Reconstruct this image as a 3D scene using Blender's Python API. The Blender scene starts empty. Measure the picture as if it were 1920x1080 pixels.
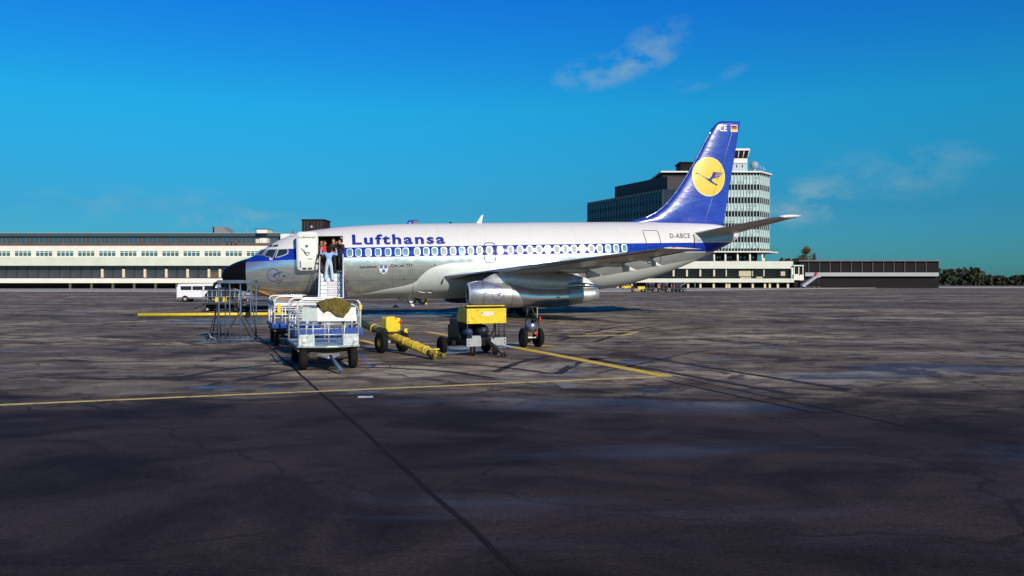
import bpy, bmesh, math, random
from mathutils import Vector, Matrix, Euler
R = math.radians
C = bpy.context.scene.collection
random.seed(7)

# ------------------------------------------------------------------ camera, sky, sun, exposure
FOC, HOR, EYE = 1583.0, 531.0, 1.8          # focal length in photograph pixels, horizon row, eye height in metres
sc = bpy.context.scene
cam = bpy.data.objects.new('camera', bpy.data.cameras.new('camera')); C.objects.link(cam)
cam.location = (0, 0, EYE)
cam.rotation_euler = (R(90) - math.atan((540 - HOR) / FOC), 0, 0)
cam.data.sensor_width = 36; cam.data.lens = 36 * FOC / 1920
cam.data.clip_start = 0.1; cam.data.clip_end = 9000
sc.camera = cam

TO_SUN = Vector((0.43, -0.80, 0.43)).normalized()
SUN_EL = math.asin(TO_SUN.z); SUN_ROT = math.atan2(TO_SUN.x, TO_SUN.y)
world = bpy.data.worlds.new('World'); sc.world = world; world.use_nodes = True
nt = world.node_tree; N = nt.nodes; L = nt.links
bg = N['Background']
sky = N.new('ShaderNodeTexSky'); sky.sky_type = 'NISHITA'; sky.sun_disc = False
sky.sun_elevation = SUN_EL; sky.sun_rotation = SUN_ROT
sky.air_density = 1.0; sky.dust_density = 0.2; sky.ozone_density = 3.0
hs = N.new('ShaderNodeHueSaturation'); hs.inputs['Hue'].default_value = 0.497; hs.inputs['Saturation'].default_value = 1.42
L.new(sky.outputs[0], hs.inputs['Color'])
tint = N.new('ShaderNodeMix'); tint.data_type = 'RGBA'; tint.blend_type = 'MULTIPLY'; tint.inputs[0].default_value = 1
L.new(hs.outputs[0], tint.inputs[6]); 
# the polarised, deep blue of the slide film: a tint that depends only on height above the horizon
tcs = N.new('ShaderNodeTexCoord'); spz = N.new('ShaderNodeSeparateXYZ'); L.new(tcs.outputs['Generated'], spz.inputs[0])
ramp_ = N.new('ShaderNodeValToRGB'); L.new(spz.outputs[2], ramp_.inputs[0]); er = ramp_.color_ramp.elements
er[0].position = 0.0; er[0].color = (.063, .235, .435, 1); er[1].position = .085; er[1].color = (.0725, .32, .4725, 1)
for q_, c_ in ((.2, (.115, .66, .70)), (.31, (.17, .57, .89)), (.6, (.14, .42, .76)), (1.0, (.11, .31, .62))):
    e_ = er.new(q_); e_.color = (*c_, 1)
L.new(ramp_.outputs[0], tint.inputs[7])
# thin fair-weather clouds, drawn by direction in the sky
tc = N.new('ShaderNodeTexCoord')
def vm(op, a, b=None):
    n = N.new('ShaderNodeVectorMath'); n.operation = op; L.new(a, n.inputs[0])
    if b is not None: n.inputs[1].default_value = b
    return n
def mt(op, a, b=None, clamp=False):
    n = N.new('ShaderNodeMath'); n.operation = op; n.use_clamp = clamp
    for i, q in enumerate((a, b)):
        if q is None: continue
        if isinstance(q, (int, float)): n.inputs[i].default_value = q
        else: L.new(q, n.inputs[i])
    return n.outputs[0]
cn = N.new('ShaderNodeTexNoise'); cn.inputs['Scale'].default_value = 21; cn.inputs['Detail'].default_value = 7; cn.inputs['Roughness'].default_value = 0.58
mp = N.new('ShaderNodeMapping'); mp.inputs['Scale'].default_value = (1, 1, 2.0); L.new(tc.outputs['Generated'], mp.inputs[0]); L.new(mp.outputs[0], cn.inputs['Vector'])
def sky_dir(px, py):
    return Vector(((px - 960) / FOC, 1, (HOR - py) / FOC)).normalized()
tot = None
for px, py, rx, rz, tilt, amt in ((1195, 112, 74, 26, .40, 1.0), (1115, 138, 60, 24, .15, .85), (1236, 58, 45, 16, .25, .5), (1328, 145, 50, 15, .25, .4),
                                  (1515, 378, 60, 34, .2, .95), (470, 412, 80, 14, 0, .75), (398, 405, 50, 14, .2, .7), (1660, 330, 130, 40, .1, .4), (240, 380, 130, 24, .05, .35)):
    d = sky_dir(px, py)
    dv = vm('SUBTRACT', tc.outputs['Generated'], d)
    sp = N.new('ShaderNodeSeparateXYZ'); L.new(dv.outputs[0], sp.inputs[0])
    ct, st = math.cos(tilt), math.sin(tilt)
    xa = mt('ADD', mt('MULTIPLY', sp.outputs[0], ct), mt('MULTIPLY', sp.outputs[2], st))
    za = mt('SUBTRACT', mt('MULTIPLY', sp.outputs[2], ct), mt('MULTIPLY', sp.outputs[0], st))
    e = mt('ADD', mt('POWER', mt('MULTIPLY', xa, FOC / rx), 2), mt('POWER', mt('MULTIPLY', za, FOC / rz), 2))
    e = mt('MULTIPLY', mt('SUBTRACT', 1.0, mt('MULTIPLY', e, 0.5), True), amt)
    tot = e if tot is None else mt('MAXIMUM', tot, e)
nz = mt('MULTIPLY', mt('SUBTRACT', cn.outputs['Fac'], 0.42, True), 2.6, True)
cm = mt('MULTIPLY', tot, nz, True)
cl = N.new('ShaderNodeMix'); cl.data_type = 'RGBA'; L.new(cm, cl.inputs[0]); L.new(tint.outputs[2], cl.inputs[6]); cl.inputs[7].default_value = (1.9, 2.9, 3.2, 1)
L.new(cl.outputs[2], bg.inputs['Color'])
bg.inputs['Strength'].default_value = 0.15

sl = bpy.data.lights.new('sun', 'SUN'); sl.energy = 4.6; sl.angle = R(0.55); sl.color = (1.0, 0.90, 0.75)
sun = bpy.data.objects.new('sun', sl); C.objects.link(sun)
sun.rotation_euler = TO_SUN.to_track_quat('Z', 'Y').to_euler(); sun.location = (30, -50, 60)
vs = sc.view_settings
vs.view_transform = 'Standard'; vs.look = 'None'; vs.exposure = 0.0; vs.gamma = 1.0; vs.use_curve_mapping = False

# ------------------------------------------------------------------ helpers
def at(px, py, Y): return Vector(((px - 960) * Y / FOC, Y, EYE - (py - HOR) * Y / FOC))
def gnd(px, py):
    Y = EYE * FOC / (py - HOR); return Vector(((px - 960) * Y / FOC, Y, 0))

class MB:
    def __init__(s): s.v = []; s.f = []; s.m = []; s.sm = []
    def add(s, vs_, fs, mi=0, smooth=False, X=None):
        o = len(s.v)
        s.v += [tuple(X @ Vector(p)) if X is not None else tuple(p) for p in vs_]
        s.f += [tuple(i + o for i in f) for f in fs]; s.m += [mi] * len(fs); s.sm += [smooth] * len(fs)
        return s
    def box(s, c, d, mi=0, rot=None, X=None):
        hx, hy, hz = d[0] / 2, d[1] / 2, d[2] / 2
        p = [Vector((x, y, z)) for x in (-hx, hx) for y in (-hy, hy) for z in (-hz, hz)]
        if rot is not None:
            rm = rot if isinstance(rot, Matrix) else Euler(rot).to_matrix()
            p = [rm @ q for q in p]
        p = [q + Vector(c) for q in p]
        return s.add(p, [(0, 1, 3, 2), (4, 6, 7, 5), (0, 4, 5, 1), (2, 3, 7, 6), (0, 2, 6, 4), (1, 5, 7, 3)], mi, False, X)
    def bb(s, x0, x1, y0, y1, z0, z1, mi=0): return s.box(((x0 + x1) / 2, (y0 + y1) / 2, (z0 + z1) / 2), (abs(x1 - x0), abs(y1 - y0), abs(z1 - z0)), mi)
    def cyl(s, a, b, r0, r1=None, n=12, mi=0, caps=True, smooth=True):
        a, b = Vector(a), Vector(b); r1 = r0 if r1 is None else r1
        q = (b - a).to_track_quat('Z', 'Y').to_matrix(); vv = []
        for p, r in ((a, r0), (b, r1)):
            for i in range(n):
                t = 2 * math.pi * i / n; vv.append(p + q @ Vector((r * math.cos(t), r * math.sin(t), 0)))
        s.add(vv, [(i, (i + 1) % n, n + (i + 1) % n, n + i) for i in range(n)], mi, smooth)
        if caps: s.add(vv, [tuple(range(n))[::-1], tuple(range(n, 2 * n))], mi, False)
        return s
    def tube(s, pts, r, n=8, mi=0, closed=False):
        pts = [Vector(p) for p in pts]; k = len(pts); vv = []; up = None
        for i, p in enumerate(pts):
            a = pts[i - 1] if (i or closed) else p; b = pts[(i + 1) % k] if (i < k - 1 or closed) else p
            t = (b - a).normalized()
            if up is None:
                up = Vector((0, 0, 1)) if abs(t.z) < .9 else Vector((1, 0, 0))
            x = t.cross(up).normalized(); up = x.cross(t).normalized()
            for j in range(n):
                g = 2 * math.pi * j / n; vv.append(p + x * (r * math.cos(g)) + up * (r * math.sin(g)))
        fs = [(i * n + j, i * n + (j + 1) % n, (i + 1) % k * n + (j + 1) % n, (i + 1) % k * n + j) for i in range(k if closed else k - 1) for j in range(n)]
        s.add(vv, fs, mi, True)
        if not closed: s.add(vv, [tuple(range(n))[::-1], tuple(range((k - 1) * n, k * n))], mi)
        return s
    def rings(s, rings, mi=0, smooth=True, cap0=True, cap1=True):
        n = len(rings[0]); vv = [p for r in rings for p in r]
        s.add(vv, [(i * n + j, (i + 1) * n + j, (i + 1) * n + (j + 1) % n, i * n + (j + 1) % n) for i in range(len(rings) - 1) for j in range(n)], mi, smooth)
        if cap0: s.add(rings[0], [tuple(range(n))], mi)
        if cap1: s.add(rings[-1], [tuple(range(n))[::-1]], mi)
        return s
    def lathe(s, a, ax, prof, n=24, mi=0, smooth=True, cap0=False, cap1=False):
        q = Vector(ax).to_track_quat('Z', 'Y').to_matrix(); a = Vector(a)
        rs = [[a + q @ Vector((r * math.cos(2 * math.pi * i / n), r * math.sin(2 * math.pi * i / n), z)) for i in range(n)] for z, r in prof]
        return s.rings(rs, mi, smooth, cap0, cap1)
    def prism(s, poly, y0, y1, mi=0, X=None):         # poly in x,z ; extruded along y
        n = len(poly); vv = [(x, y0, z) for x, z in poly] + [(x, y1, z) for x, z in poly]
        return s.add(vv, [tuple(range(n)), tuple(range(n, 2 * n))[::-1]] + [(i, n + i, n + (i + 1) % n, (i + 1) % n) for i in range(n)], mi, False, X)
    def slab(s, poly, z0, z1, mi=0, X=None):          # poly in x,y ; extruded along z
        n = len(poly); vv = [(x, y, z0) for x, y in poly] + [(x, y, z1) for x, y in poly]
        return s.add(vv, [tuple(range(n))[::-1], tuple(range(n, 2 * n))] + [(i, (i + 1) % n, n + (i + 1) % n, n + i) for i in range(n)], mi, False, X)
    def mesh(s, name, mats, origin=None, fix=True):
        o = Vector(origin) if origin is not None else Vector()
        me = bpy.data.meshes.new(name)
        me.from_pydata([tuple(Vector(p) - o) for p in s.v], [], s.f)
        for mm in (mats if isinstance(mats, (list, tuple)) else [mats]): me.materials.append(mm)
        me.polygons.foreach_set('material_index', s.m); me.polygons.foreach_set('use_smooth', s.sm)
        if fix:
            b = bmesh.new(); b.from_mesh(me); bmesh.ops.remove_doubles(b, verts=b.verts, dist=1e-5)
            bmesh.ops.recalc_face_normals(b, faces=b.faces); b.to_mesh(me); b.free()
        me.update()
        return me
    def build(s, name, mats, parent=None, origin=None, bevel=0, fix=True):
        return place(name, s.mesh(name, mats, origin, fix), parent, bevel=bevel)

def place(name, me, parent=None, loc=(0, 0, 0), rot=(0, 0, 0), bevel=0):
    ob = bpy.data.objects.new(name, me); C.objects.link(ob)
    if parent is not None: ob.parent = parent
    ob.location = loc; ob.rotation_euler = rot
    if bevel:
        b = ob.modifiers.new('bevel', 'BEVEL'); b.width = bevel; b.segments = 2; b.limit_method = 'ANGLE'; b.angle_limit = R(40)
    return ob
def tag(o, label=None, cat=None, group=None, kind=None):
    if label: o['label'] = label
    if cat: o['category'] = cat
    if group: o['group'] = group
    if kind: o['kind'] = kind
    return o
def thing(name, label, cat, loc=(0, 0, 0), rz=0, group=None):
    o = bpy.data.objects.new(name, None); C.objects.link(o); o.empty_display_size = .2
    o.location = loc; o.rotation_euler = (0, 0, rz)
    return tag(o, label, cat, group)
def copy_tree(o, parent=None):
    c = o.copy(); C.objects.link(c); c.parent = parent
    for ch in list(o.children): copy_tree(ch, c)
    return c

def mat(name, col, rough=.6, metal=0.0, var=.18, scale=6.0, bump=0.0, coat=0.0, stretch=(1, 1, 1), spec=None, chips=0.0):
    m = bpy.data.materials.new(name); m.use_nodes = True
    nn, ll = m.node_tree.nodes, m.node_tree.links; b = nn['Principled BSDF']
    b.inputs['Roughness'].default_value = rough; b.inputs['Metallic'].default_value = metal
    if coat: b.inputs['Coat Weight'].default_value = coat; b.inputs['Coat Roughness'].default_value = .08
    if spec is not None: b.inputs['Specular IOR Level'].default_value = spec
    t = nn.new('ShaderNodeTexCoord'); p = nn.new('ShaderNodeMapping'); p.inputs['Scale'].default_value = stretch
    ll.new(t.outputs['Object'], p.inputs[0])
    n = nn.new('ShaderNodeTexNoise'); n.inputs['Scale'].default_value = scale; n.inputs['Detail'].default_value = 6; n.inputs['Roughness'].default_value = .62
    ll.new(p.outputs[0], n.inputs['Vector'])
    r = nn.new('ShaderNodeValToRGB'); r.color_ramp.elements[0].position = .3; r.color_ramp.elements[1].position = .7
    lo = [max(0, c * (1 - var)) for c in col]; hi = [min(1, c * (1 + var * .6)) for c in col]
    r.color_ramp.elements[0].color = (*lo, 1); r.color_ramp.elements[1].color = (*hi, 1)
    ll.new(n.outputs['Fac'], r.inputs[0]); ll.new(r.outputs[0], b.inputs['Base Color'])
    mr = nn.new('ShaderNodeMapRange'); mr.inputs[3].default_value = max(.02, rough - .1); mr.inputs[4].default_value = min(1, rough + .12)
    ll.new(n.outputs['Fac'], mr.inputs[0]); ll.new(mr.outputs[0], b.inputs['Roughness'])
    if bump:
        bu = nn.new('ShaderNodeBump'); bu.inputs['Strength'].default_value = bump; bu.inputs['Distance'].default_value = .02
        ll.new(n.outputs['Fac'], bu.inputs['Height']); ll.new(bu.outputs[0], b.inputs['Normal'])
    if chips:                                          # rubbed and rusted spots, grease
        n2 = nn.new('ShaderNodeTexNoise'); n2.inputs['Scale'].default_value = 11; n2.inputs['Detail'].default_value = 9; n2.inputs['Roughness'].default_value = .72; ll.new(t.outputs['Object'], n2.inputs['Vector'])
        m2 = nn.new('ShaderNodeMapRange'); m2.inputs[1].default_value = .64 - .10 * chips; m2.inputs[2].default_value = .69 - .08 * chips; m2.inputs[4].default_value = .8; ll.new(n2.outputs['Fac'], m2.inputs[0])
        x = nn.new('ShaderNodeMix'); x.data_type = 'RGBA'; ll.new(m2.outputs[0], x.inputs[0]); ll.new(r.outputs[0], x.inputs[6]); x.inputs[7].default_value = (.055, .035, .022, 1); ll.new(x.outputs[2], b.inputs['Base Color'])
    return m

WHITE = mat('white_paint', (.66, .65, .63), .35, coat=.3, var=.06, scale=2)
CREAM = mat('cream_paint', (.72, .70, .62), .45, var=.1, scale=3)
BLUE = mat('blue_paint', (.008, .026, .28), .28, coat=.5, var=.12, scale=2)
BLACK = mat('black_paint', (.010, .009, .010), .45, var=.3, spec=.25)
RUBBER = mat('tyre_rubber', (.010, .009, .009), .85, var=.5, scale=12, bump=.2, spec=.2)
DARKMETAL = mat('dark_metal', (.035, .033, .033), .5, .3, var=.4, scale=9)
STEEL = mat('galvanised_steel', (.46, .52, .52), .42, .45, var=.3, scale=14, chips=.7)
CHROME = mat('polished_metal', (.62, .64, .66), .16, 1.0, var=.1, scale=5)
SKIN_METAL = mat('bare_aluminium', (.52, .54, .55), .30, .95, var=.16, scale=3, stretch=(1, 1, 3))
WINGGREY = mat('wing_grey_paint', (.60, .58, .55), .38, .45, var=.16, scale=4)
YELLOW = mat('yellow_paint', (.74, .54, .025), .45, var=.18, scale=7, chips=.5)
YELLOWOLD = mat('worn_yellow_paint', (.54, .385, .03), .5, var=.35, scale=9, chips=1.0)
ORANGE = mat('orange_rubber', (.55, .17, .02), .6)
RED = mat('red_paint', (.55, .035, .02), .45)
CARTBLUE = mat('cart_blue_paint', (.008, .055, .32), .4, var=.25, scale=6, chips=.8)
STANDBLUE = mat('stand_grey_blue_paint', (.085, .13, .22), .5, var=.3, scale=9, chips=.8)
GLASS = mat('dark_glass', (.015, .02, .025), .06, spec=.9, var=.3, scale=.6)
CABINGLASS = mat('cabin_pane', (.13, .30, .36), .12, .2, spec=.8, var=.35, scale=.9)
GREY = mat('grey_paint', (.34, .35, .36), .5, var=.2)
CANVAS = mat('olive_canvas', (.15, .115, .030), .95, var=.5, scale=11, bump=1.0, spec=.1)
RUST = mat('rusty_brown', (.16, .09, .055), .75, var=.4, scale=9)
ORANGEWHEEL = mat('orange_wheel', (.42, .10, .045), .6)
SKINTONE = mat('skin', (.50, .25, .16), .55, var=.12, scale=20)
HAIR = mat('dark_hair', (.014, .008, .005), .9, var=.5, scale=40, bump=.8, spec=.15)
HAIRBROWN = mat('brown_hair', (.11, .05, .022), .6)
SUIT = mat('charcoal_suit', (.018, .018, .022), .85)
CLOTHBLUE = mat('light_blue_cloth', (.27, .42, .76), .85, var=.12, scale=16)
JEANS = mat('pale_blue_trousers', (.47, .60, .70), .85, var=.18, scale=12)
REDCLOTH = mat('red_cloth', (.55, .04, .02), .85)
BROWNCLOTH = mat('brown_cloth', (.07, .03, .02), .85)
SHIRT = mat('white_shirt', (.7, .7, .7), .8)

# flat lettering from the built-in font, as a 2-D triangle mesh
def text2d(body, size_h, width=None, bold=0.0, shear=0.0, space=1.0):
    cu = bpy.data.curves.new('lettering', 'FONT'); cu.body = body; cu.size = 1; cu.offset = bold; cu.shear = shear; cu.space_character = space; cu.resolution_u = 3
    ob = bpy.data.objects.new('lettering', cu); C.objects.link(ob)
    dg = bpy.context.evaluated_depsgraph_get(); dg.update()
    me = bpy.data.meshes.new_from_object(ob.evaluated_get(dg))
    vv = [v.co.copy() for v in me.vertices]; ff = [tuple(p.vertices) for p in me.polygons]
    bpy.data.objects.remove(ob); bpy.data.curves.remove(cu); bpy.data.meshes.remove(me)
    x0 = min(v.x for v in vv); x1 = max(v.x for v in vv); y0 = min(v.y for v in vv); y1 = max(v.y for v in vv)
    sy = size_h / (y1 - y0); sx = sy if width is None else width / (x1 - x0)
    return [((v.x - x0) * sx, (v.y - y0) * sy) for v in vv], ff
def cut2d(vv, ff, step):                              # cut flat lettering into strips so that it can follow a curved skin
    b = bmesh.new(); bv = [b.verts.new((x, y, 0)) for x, y in vv]
    for f in ff:
        try: b.faces.new([bv[i] for i in f])
        except ValueError: pass
    h = max(y for x, y in vv); k = 1
    while k * step < h:
        bmesh.ops.bisect_plane(b, geom=b.verts[:] + b.edges[:] + b.faces[:], plane_co=(0, k * step, 0), plane_no=(0, 1, 0)); k += 1
    bmesh.ops.triangulate(b, faces=b.faces[:])
    b.verts.index_update()
    out = [(v.co.x, v.co.y) for v in b.verts], [tuple(v.index for v in f.verts) for f in b.faces]
    b.free(); return out
def poly2d(pts):
    b = bmesh.new(); f = b.faces.new([b.verts.new((x, y, 0)) for x, y in pts]); bmesh.ops.triangulate(b, faces=[f]); b.verts.index_update()
    out = [(v.co.x, v.co.y) for v in b.verts], [tuple(v.index for v in f.verts) for f in b.faces]; b.free(); return out
def rrect(w, h, r, n=5):
    pts = []
    for cx, cy, a0 in ((w / 2 - r, h / 2 - r, 0), (-w / 2 + r, h / 2 - r, 90), (-w / 2 + r, -h / 2 + r, 180), (w / 2 - r, -h / 2 + r, 270)):
        for i in range(n + 1):
            a = R(a0 + 90 * i / n); pts.append((cx + r * math.cos(a), cy + r * math.sin(a)))
    return pts
def wheel(name, parent, loc, axis, r, w, rim=GREY, n=28, hub=.5):
    m = MB()
    m.lathe((0, 0, 0), (0, 0, 1), [(-w * .5, r * hub), (-w * .5, r * .82), (-w * .42, r * .95), (-w * .2, r), (w * .2, r), (w * .42, r * .95), (w * .5, r * .82), (w * .5, r * hub)], n)
    key = (round(r, 3), round(w, 3), rim.name)
    if key not in _wheels:
        d = MB(); d.lathe((0, 0, 0), (0, 0, 1), [(-w * .40, r * hub * .25), (-w * .30, r * hub * .7), (-w * .46, r * hub), (w * .46, r * hub), (w * .30, r * hub * .7), (w * .40, r * hub * .25)], 18, cap0=True, cap1=True)
        _wheels[key] = (m.mesh('tyre', RUBBER), d.mesh('rim', rim))
    t = place(name, _wheels[key][0], parent, loc, Vector(axis).to_track_quat('Z', 'Y').to_euler())
    place('rim', _wheels[key][1], t)
    return t
_wheels = {}
# ------------------------------------------------------------------ apron
PUDDLES = [(1060, 695, 36, 5, 1), (925, 750, 40, 5, 1), (790, 757, 55, 5, .8), (1225, 733, 36, 5, .9), (860, 655, 60, 6, 1), (1012, 664, 26, 2.5, .9), (1105, 626, 26, 2.2, 1), (450, 690, 90, 1.6, .8), (440, 668, 70, 2.5, .7),
           (470, 636, 80, 3, 1), (800, 591, 90, 5, 1.1), (450, 602, 90, 4.5, 1.1), (640, 735, 80, 3, .9), (1230, 668, 26, 2.5, .9), (1325, 672, 30, 2, .8), (1190, 679, 24, 2, .9), (440, 727, 110, 1.8, .8), (690, 725, 120, 3, .7),
           (720, 573, 45, 2.4, 1), (1480, 652, 50, 1.6, .9), (900, 715, 80, 2.4, .8), (520, 672, 40, 3, .8), (1300, 604, 60, 1, .7), (1450, 560, 90, 1, .7), (500, 560, 60, 2, .8), (1110, 578, 60, 2, .7), (1380, 707, 60, 3, .6), (1010, 720, 50, 2, .8)]
def ground_mat():
    m = bpy.data.materials.new('apron_asphalt'); m.use_nodes = True
    n, l = m.node_tree.nodes, m.node_tree.links; b = n['Principled BSDF']
    t = n.new('ShaderNodeTexCoord')
    def noise(scale, st=(1, 1, 1), det=6, rough=.6, off=(0, 0, 0), dist=0):
        p = n.new('ShaderNodeMapping'); p.inputs['Scale'].default_value = st; p.inputs['Location'].default_value = off
        l.new(t.outputs['Object'], p.inputs[0])
        q = n.new('ShaderNodeTexNoise'); q.inputs['Scale'].default_value = scale; q.inputs['Detail'].default_value = det
        q.inputs['Roughness'].default_value = rough; q.inputs['Distortion'].default_value = dist
        l.new(p.outputs[0], q.inputs['Vector']); return q.outputs['Fac']
    def ramp(x, a, b_):
        r = n.new('ShaderNodeMapRange'); r.inputs[1].default_value = a; r.inputs[2].default_value = b_; r.interpolation_type = 'SMOOTHSTEP'
        l.new(x, r.inputs[0]); return r.outputs[0]
    def mix(f, a, b_, mode='MIX'):
        x = n.new('ShaderNodeMix'); x.data_type = 'RGBA'; x.blend_type = mode
        if isinstance(f, float): x.inputs[0].default_value = f
        else: l.new(f, x.inputs[0])
        for s, q in ((6, a), (7, b_)):
            if isinstance(q, tuple): x.inputs[s].default_value = (*q, 1)
            else: l.new(q, x.inputs[s])
        return x.outputs[2]
    def math_(op, a, b_):
        x = n.new('ShaderNodeMath'); x.operation = op
        for i, q in enumerate((a, b_)):
            if isinstance(q, (int, float)): x.inputs[i].default_value = q
            else: l.new(q, x.inputs[i])
        return x.outputs[0]
    big = noise(.10, (.45, 1, 1), 5, .55); mid = noise(.62, (.75, 1, 1), 8, .64, (3, 1, 0), .8); fine = noise(7, (1, 1, 1), 6, .7); grain = noise(60, (1, 1, 1), 3, .6)
    c = mix(ramp(mid, .38, .60), (.135, .102, .080), (.60, .515, .37))
    c = mix(ramp(big, .38, .60), (.17, .138, .108), c)
    small = noise(1.7, (.55, 1, 1), 7, .66, (17, 2, 0), .7)
    c = mix(math_('MULTIPLY', ramp(small, .50, .66), .55), c, (.085, .061, .055))
    small2 = noise(2.3, (.6, 1, 1), 6, .66, (-4, 22, 0), .9)
    c = mix(math_('MULTIPLY', ramp(small2, .57, .68), .45), c, (.58, .51, .37))
    streak = noise(.8, (.32, 1.2, 1), 7, .64, (9, 4, 0), .8)
    c = mix(math_('MULTIPLY', ramp(streak, .50, .66), .72), c, (.040, .028, .032))
    streak2 = noise(2.2, (.30, 1.1, 1), 6, .64, (2, 14, 0), .8)
    c = mix(math_('MULTIPLY', ramp(streak2, .54, .68), .45), c, (.05, .037, .038))
    tar = noise(.42, (.8, 1, 1), 7, .62, (21, 7, 0), 1.2)
    c = mix(math_('MULTIPLY', ramp(tar, .555, .595), .78), c, mix(ramp(fine, .4, .6), (.022, .016, .018), (.075, .056, .054)))
    pale = noise(.5, (.6, 1, 1), 6, .65, (-8, 15, 0), .8)
    c = mix(math_('MULTIPLY', ramp(pale, .56, .68), .5), c, (.56, .49, .36))
    c = mix(math_('MULTIPLY', ramp(fine, .46, .72), .30), c, (.06, .045, .042))
    c = mix(.85, c, mix(ramp(grain, .32, .68), (.52, .50, .49), (1, 1, 1)), 'MULTIPLY')
    # darkening along the frame's lower edge, painted into the asphalt colour
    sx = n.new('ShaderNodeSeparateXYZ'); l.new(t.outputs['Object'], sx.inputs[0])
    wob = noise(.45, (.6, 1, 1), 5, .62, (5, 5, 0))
    uneven_line = math_('ADD', sx.outputs[1], math_('MULTIPLY', math_('SUBTRACT', wob, .5), 7.0))
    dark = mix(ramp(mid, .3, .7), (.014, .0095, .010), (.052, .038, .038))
    c = mix(ramp(uneven_line, 16.6, 11.4), c, dark)
    # rain water standing in hollows
    pm = None; wn = noise(1.3, (1, 1, 1), 4, .6, (0, 30, 0)); wn2 = noise(.8, (.35, 1.2, 1), 5, .6, (11, 3, 0))
    for (px, py, rx, ry, k_) in PUDDLES:
        cc = gnd(px, py); k_ = k_ * .62; ax = (gnd(px + rx, py).x - cc.x) * 1.5; ay = abs(gnd(px, py - ry).y - gnd(px, py + ry).y) / 2 * 1.7
        ex = math_('POWER', math_('MULTIPLY', math_('SUBTRACT', sx.outputs[0], cc.x), 1 / ax), 2.0); ey = math_('POWER', math_('MULTIPLY', math_('SUBTRACT', sx.outputs[1], cc.y), 1 / ay), 2.0)
        e = math_('MULTIPLY', math_('SUBTRACT', 1.0, math_('MULTIPLY', math_('ADD', ex, ey), .5)), k_)
        pm = e if pm is None else math_('MAXIMUM', pm, e)
    pm = math_('ADD', pm, math_('MULTIPLY', math_('SUBTRACT', wn, .5), 1.8)); pm = math_('ADD', pm, math_('MULTIPLY', math_('SUBTRACT', wn2, .5), 2.6))
    pool = ramp(pm, .42, .80)
    c = mix(math_('MULTIPLY', pool, .85), c, (.020, .018, .026))
    # cracks, oil drips and loose aggregate
    def vor(scale, feat, off=(0, 0, 0)):
        p = n.new('ShaderNodeMapping'); p.inputs['Location'].default_value = off; l.new(t.outputs['Object'], p.inputs[0])
        dn_ = n.new('ShaderNodeTexNoise'); dn_.inputs['Scale'].default_value = scale * 3; dn_.inputs['Detail'].default_value = 4; l.new(p.outputs[0], dn_.inputs['Vector'])
        ad = n.new('ShaderNodeVectorMath'); ad.operation = 'MULTIPLY_ADD'; l.new(dn_.outputs['Color'], ad.inputs[0]); ad.inputs[1].default_value = (.9 / scale * .5,) * 3; l.new(p.outputs[0], ad.inputs[2])
        v = n.new('ShaderNodeTexVoronoi'); v.feature = feat; v.inputs['Scale'].default_value = scale; v.voronoi_dimensions = '2D'; l.new(ad.outputs[0], v.inputs['Vector']); return v
    cr = ramp(vor(.22, 'DISTANCE_TO_EDGE').outputs['Distance'], .012, .002); cr = math_('MULTIPLY', cr, ramp(mid, .40, .52))
    c = mix(math_('MULTIPLY', cr, .75), c, (.020, .015, .015))
    dr = vor(.9, 'F1', (3, 8, 0)); sp2 = n.new('ShaderNodeSeparateColor'); l.new(dr.outputs['Color'], sp2.inputs[0])
    spot = ramp(math_('SUBTRACT', dr.outputs['Distance'], math_('MULTIPLY', sp2.outputs[0], .20)), .03, -.06)
    c = mix(math_('MULTIPLY', spot, .6), c, (.022, .017, .018))
    agg = noise(26, (1, 1, 1), 5, .75, (1, 1, 0)); agg2 = noise(120, (1, 1, 1), 2, .5)
    c = mix(.8, c, mix(ramp(agg, .36, .64), (.62, .60, .58), (1.35, 1.3, 1.25)), 'MULTIPLY'); c = mix(.6, c, mix(ramp(agg2, .35, .65), (.6, .6, .6), (1.4, 1.4, 1.4)), 'MULTIPLY')
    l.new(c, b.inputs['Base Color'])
    wet = noise(.30, (.28, 1, 1), 7, .6, (40, -12, 0), .9)
    wm = math_('MAXIMUM', math_('MULTIPLY', ramp(wet, .575, .68), .8), 0.0)
    r = n.new('ShaderNodeMapRange'); r.inputs[3].default_value = .80; r.inputs[4].default_value = .46; l.new(wm, r.inputs[0])
    r2 = n.new('ShaderNodeMix'); r2.data_type = 'FLOAT'; l.new(pool, r2.inputs[0]); l.new(r.outputs[0], r2.inputs[2]); r2.inputs[3].default_value = .27
    l.new(r2.outputs[0], b.inputs['Roughness'])
    sp = n.new('ShaderNodeMapRange'); sp.inputs[3].default_value = .10; sp.inputs[4].default_value = .5; l.new(math_('MAXIMUM', wm, pool), sp.inputs[0]); l.new(sp.outputs[0], b.inputs['Specular IOR Level'])
    bu = n.new('ShaderNodeBump'); l.new(math_('SUBTRACT', .55, math_('MULTIPLY', pool, .25)), bu.inputs['Strength']); bu.inputs['Distance'].default_value = .02
    hsum = math_('ADD', math_('MULTIPLY', fine, .8), math_('MULTIPLY', grain, .5)); l.new(hsum, bu.inputs['Height']); l.new(bu.outputs[0], b.inputs['Normal'])
    return m
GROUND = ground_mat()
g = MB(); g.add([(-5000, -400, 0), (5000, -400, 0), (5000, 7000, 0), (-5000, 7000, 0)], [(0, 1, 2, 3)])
tag(g.build('ground', GROUND, fix=False), kind='structure')

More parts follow.
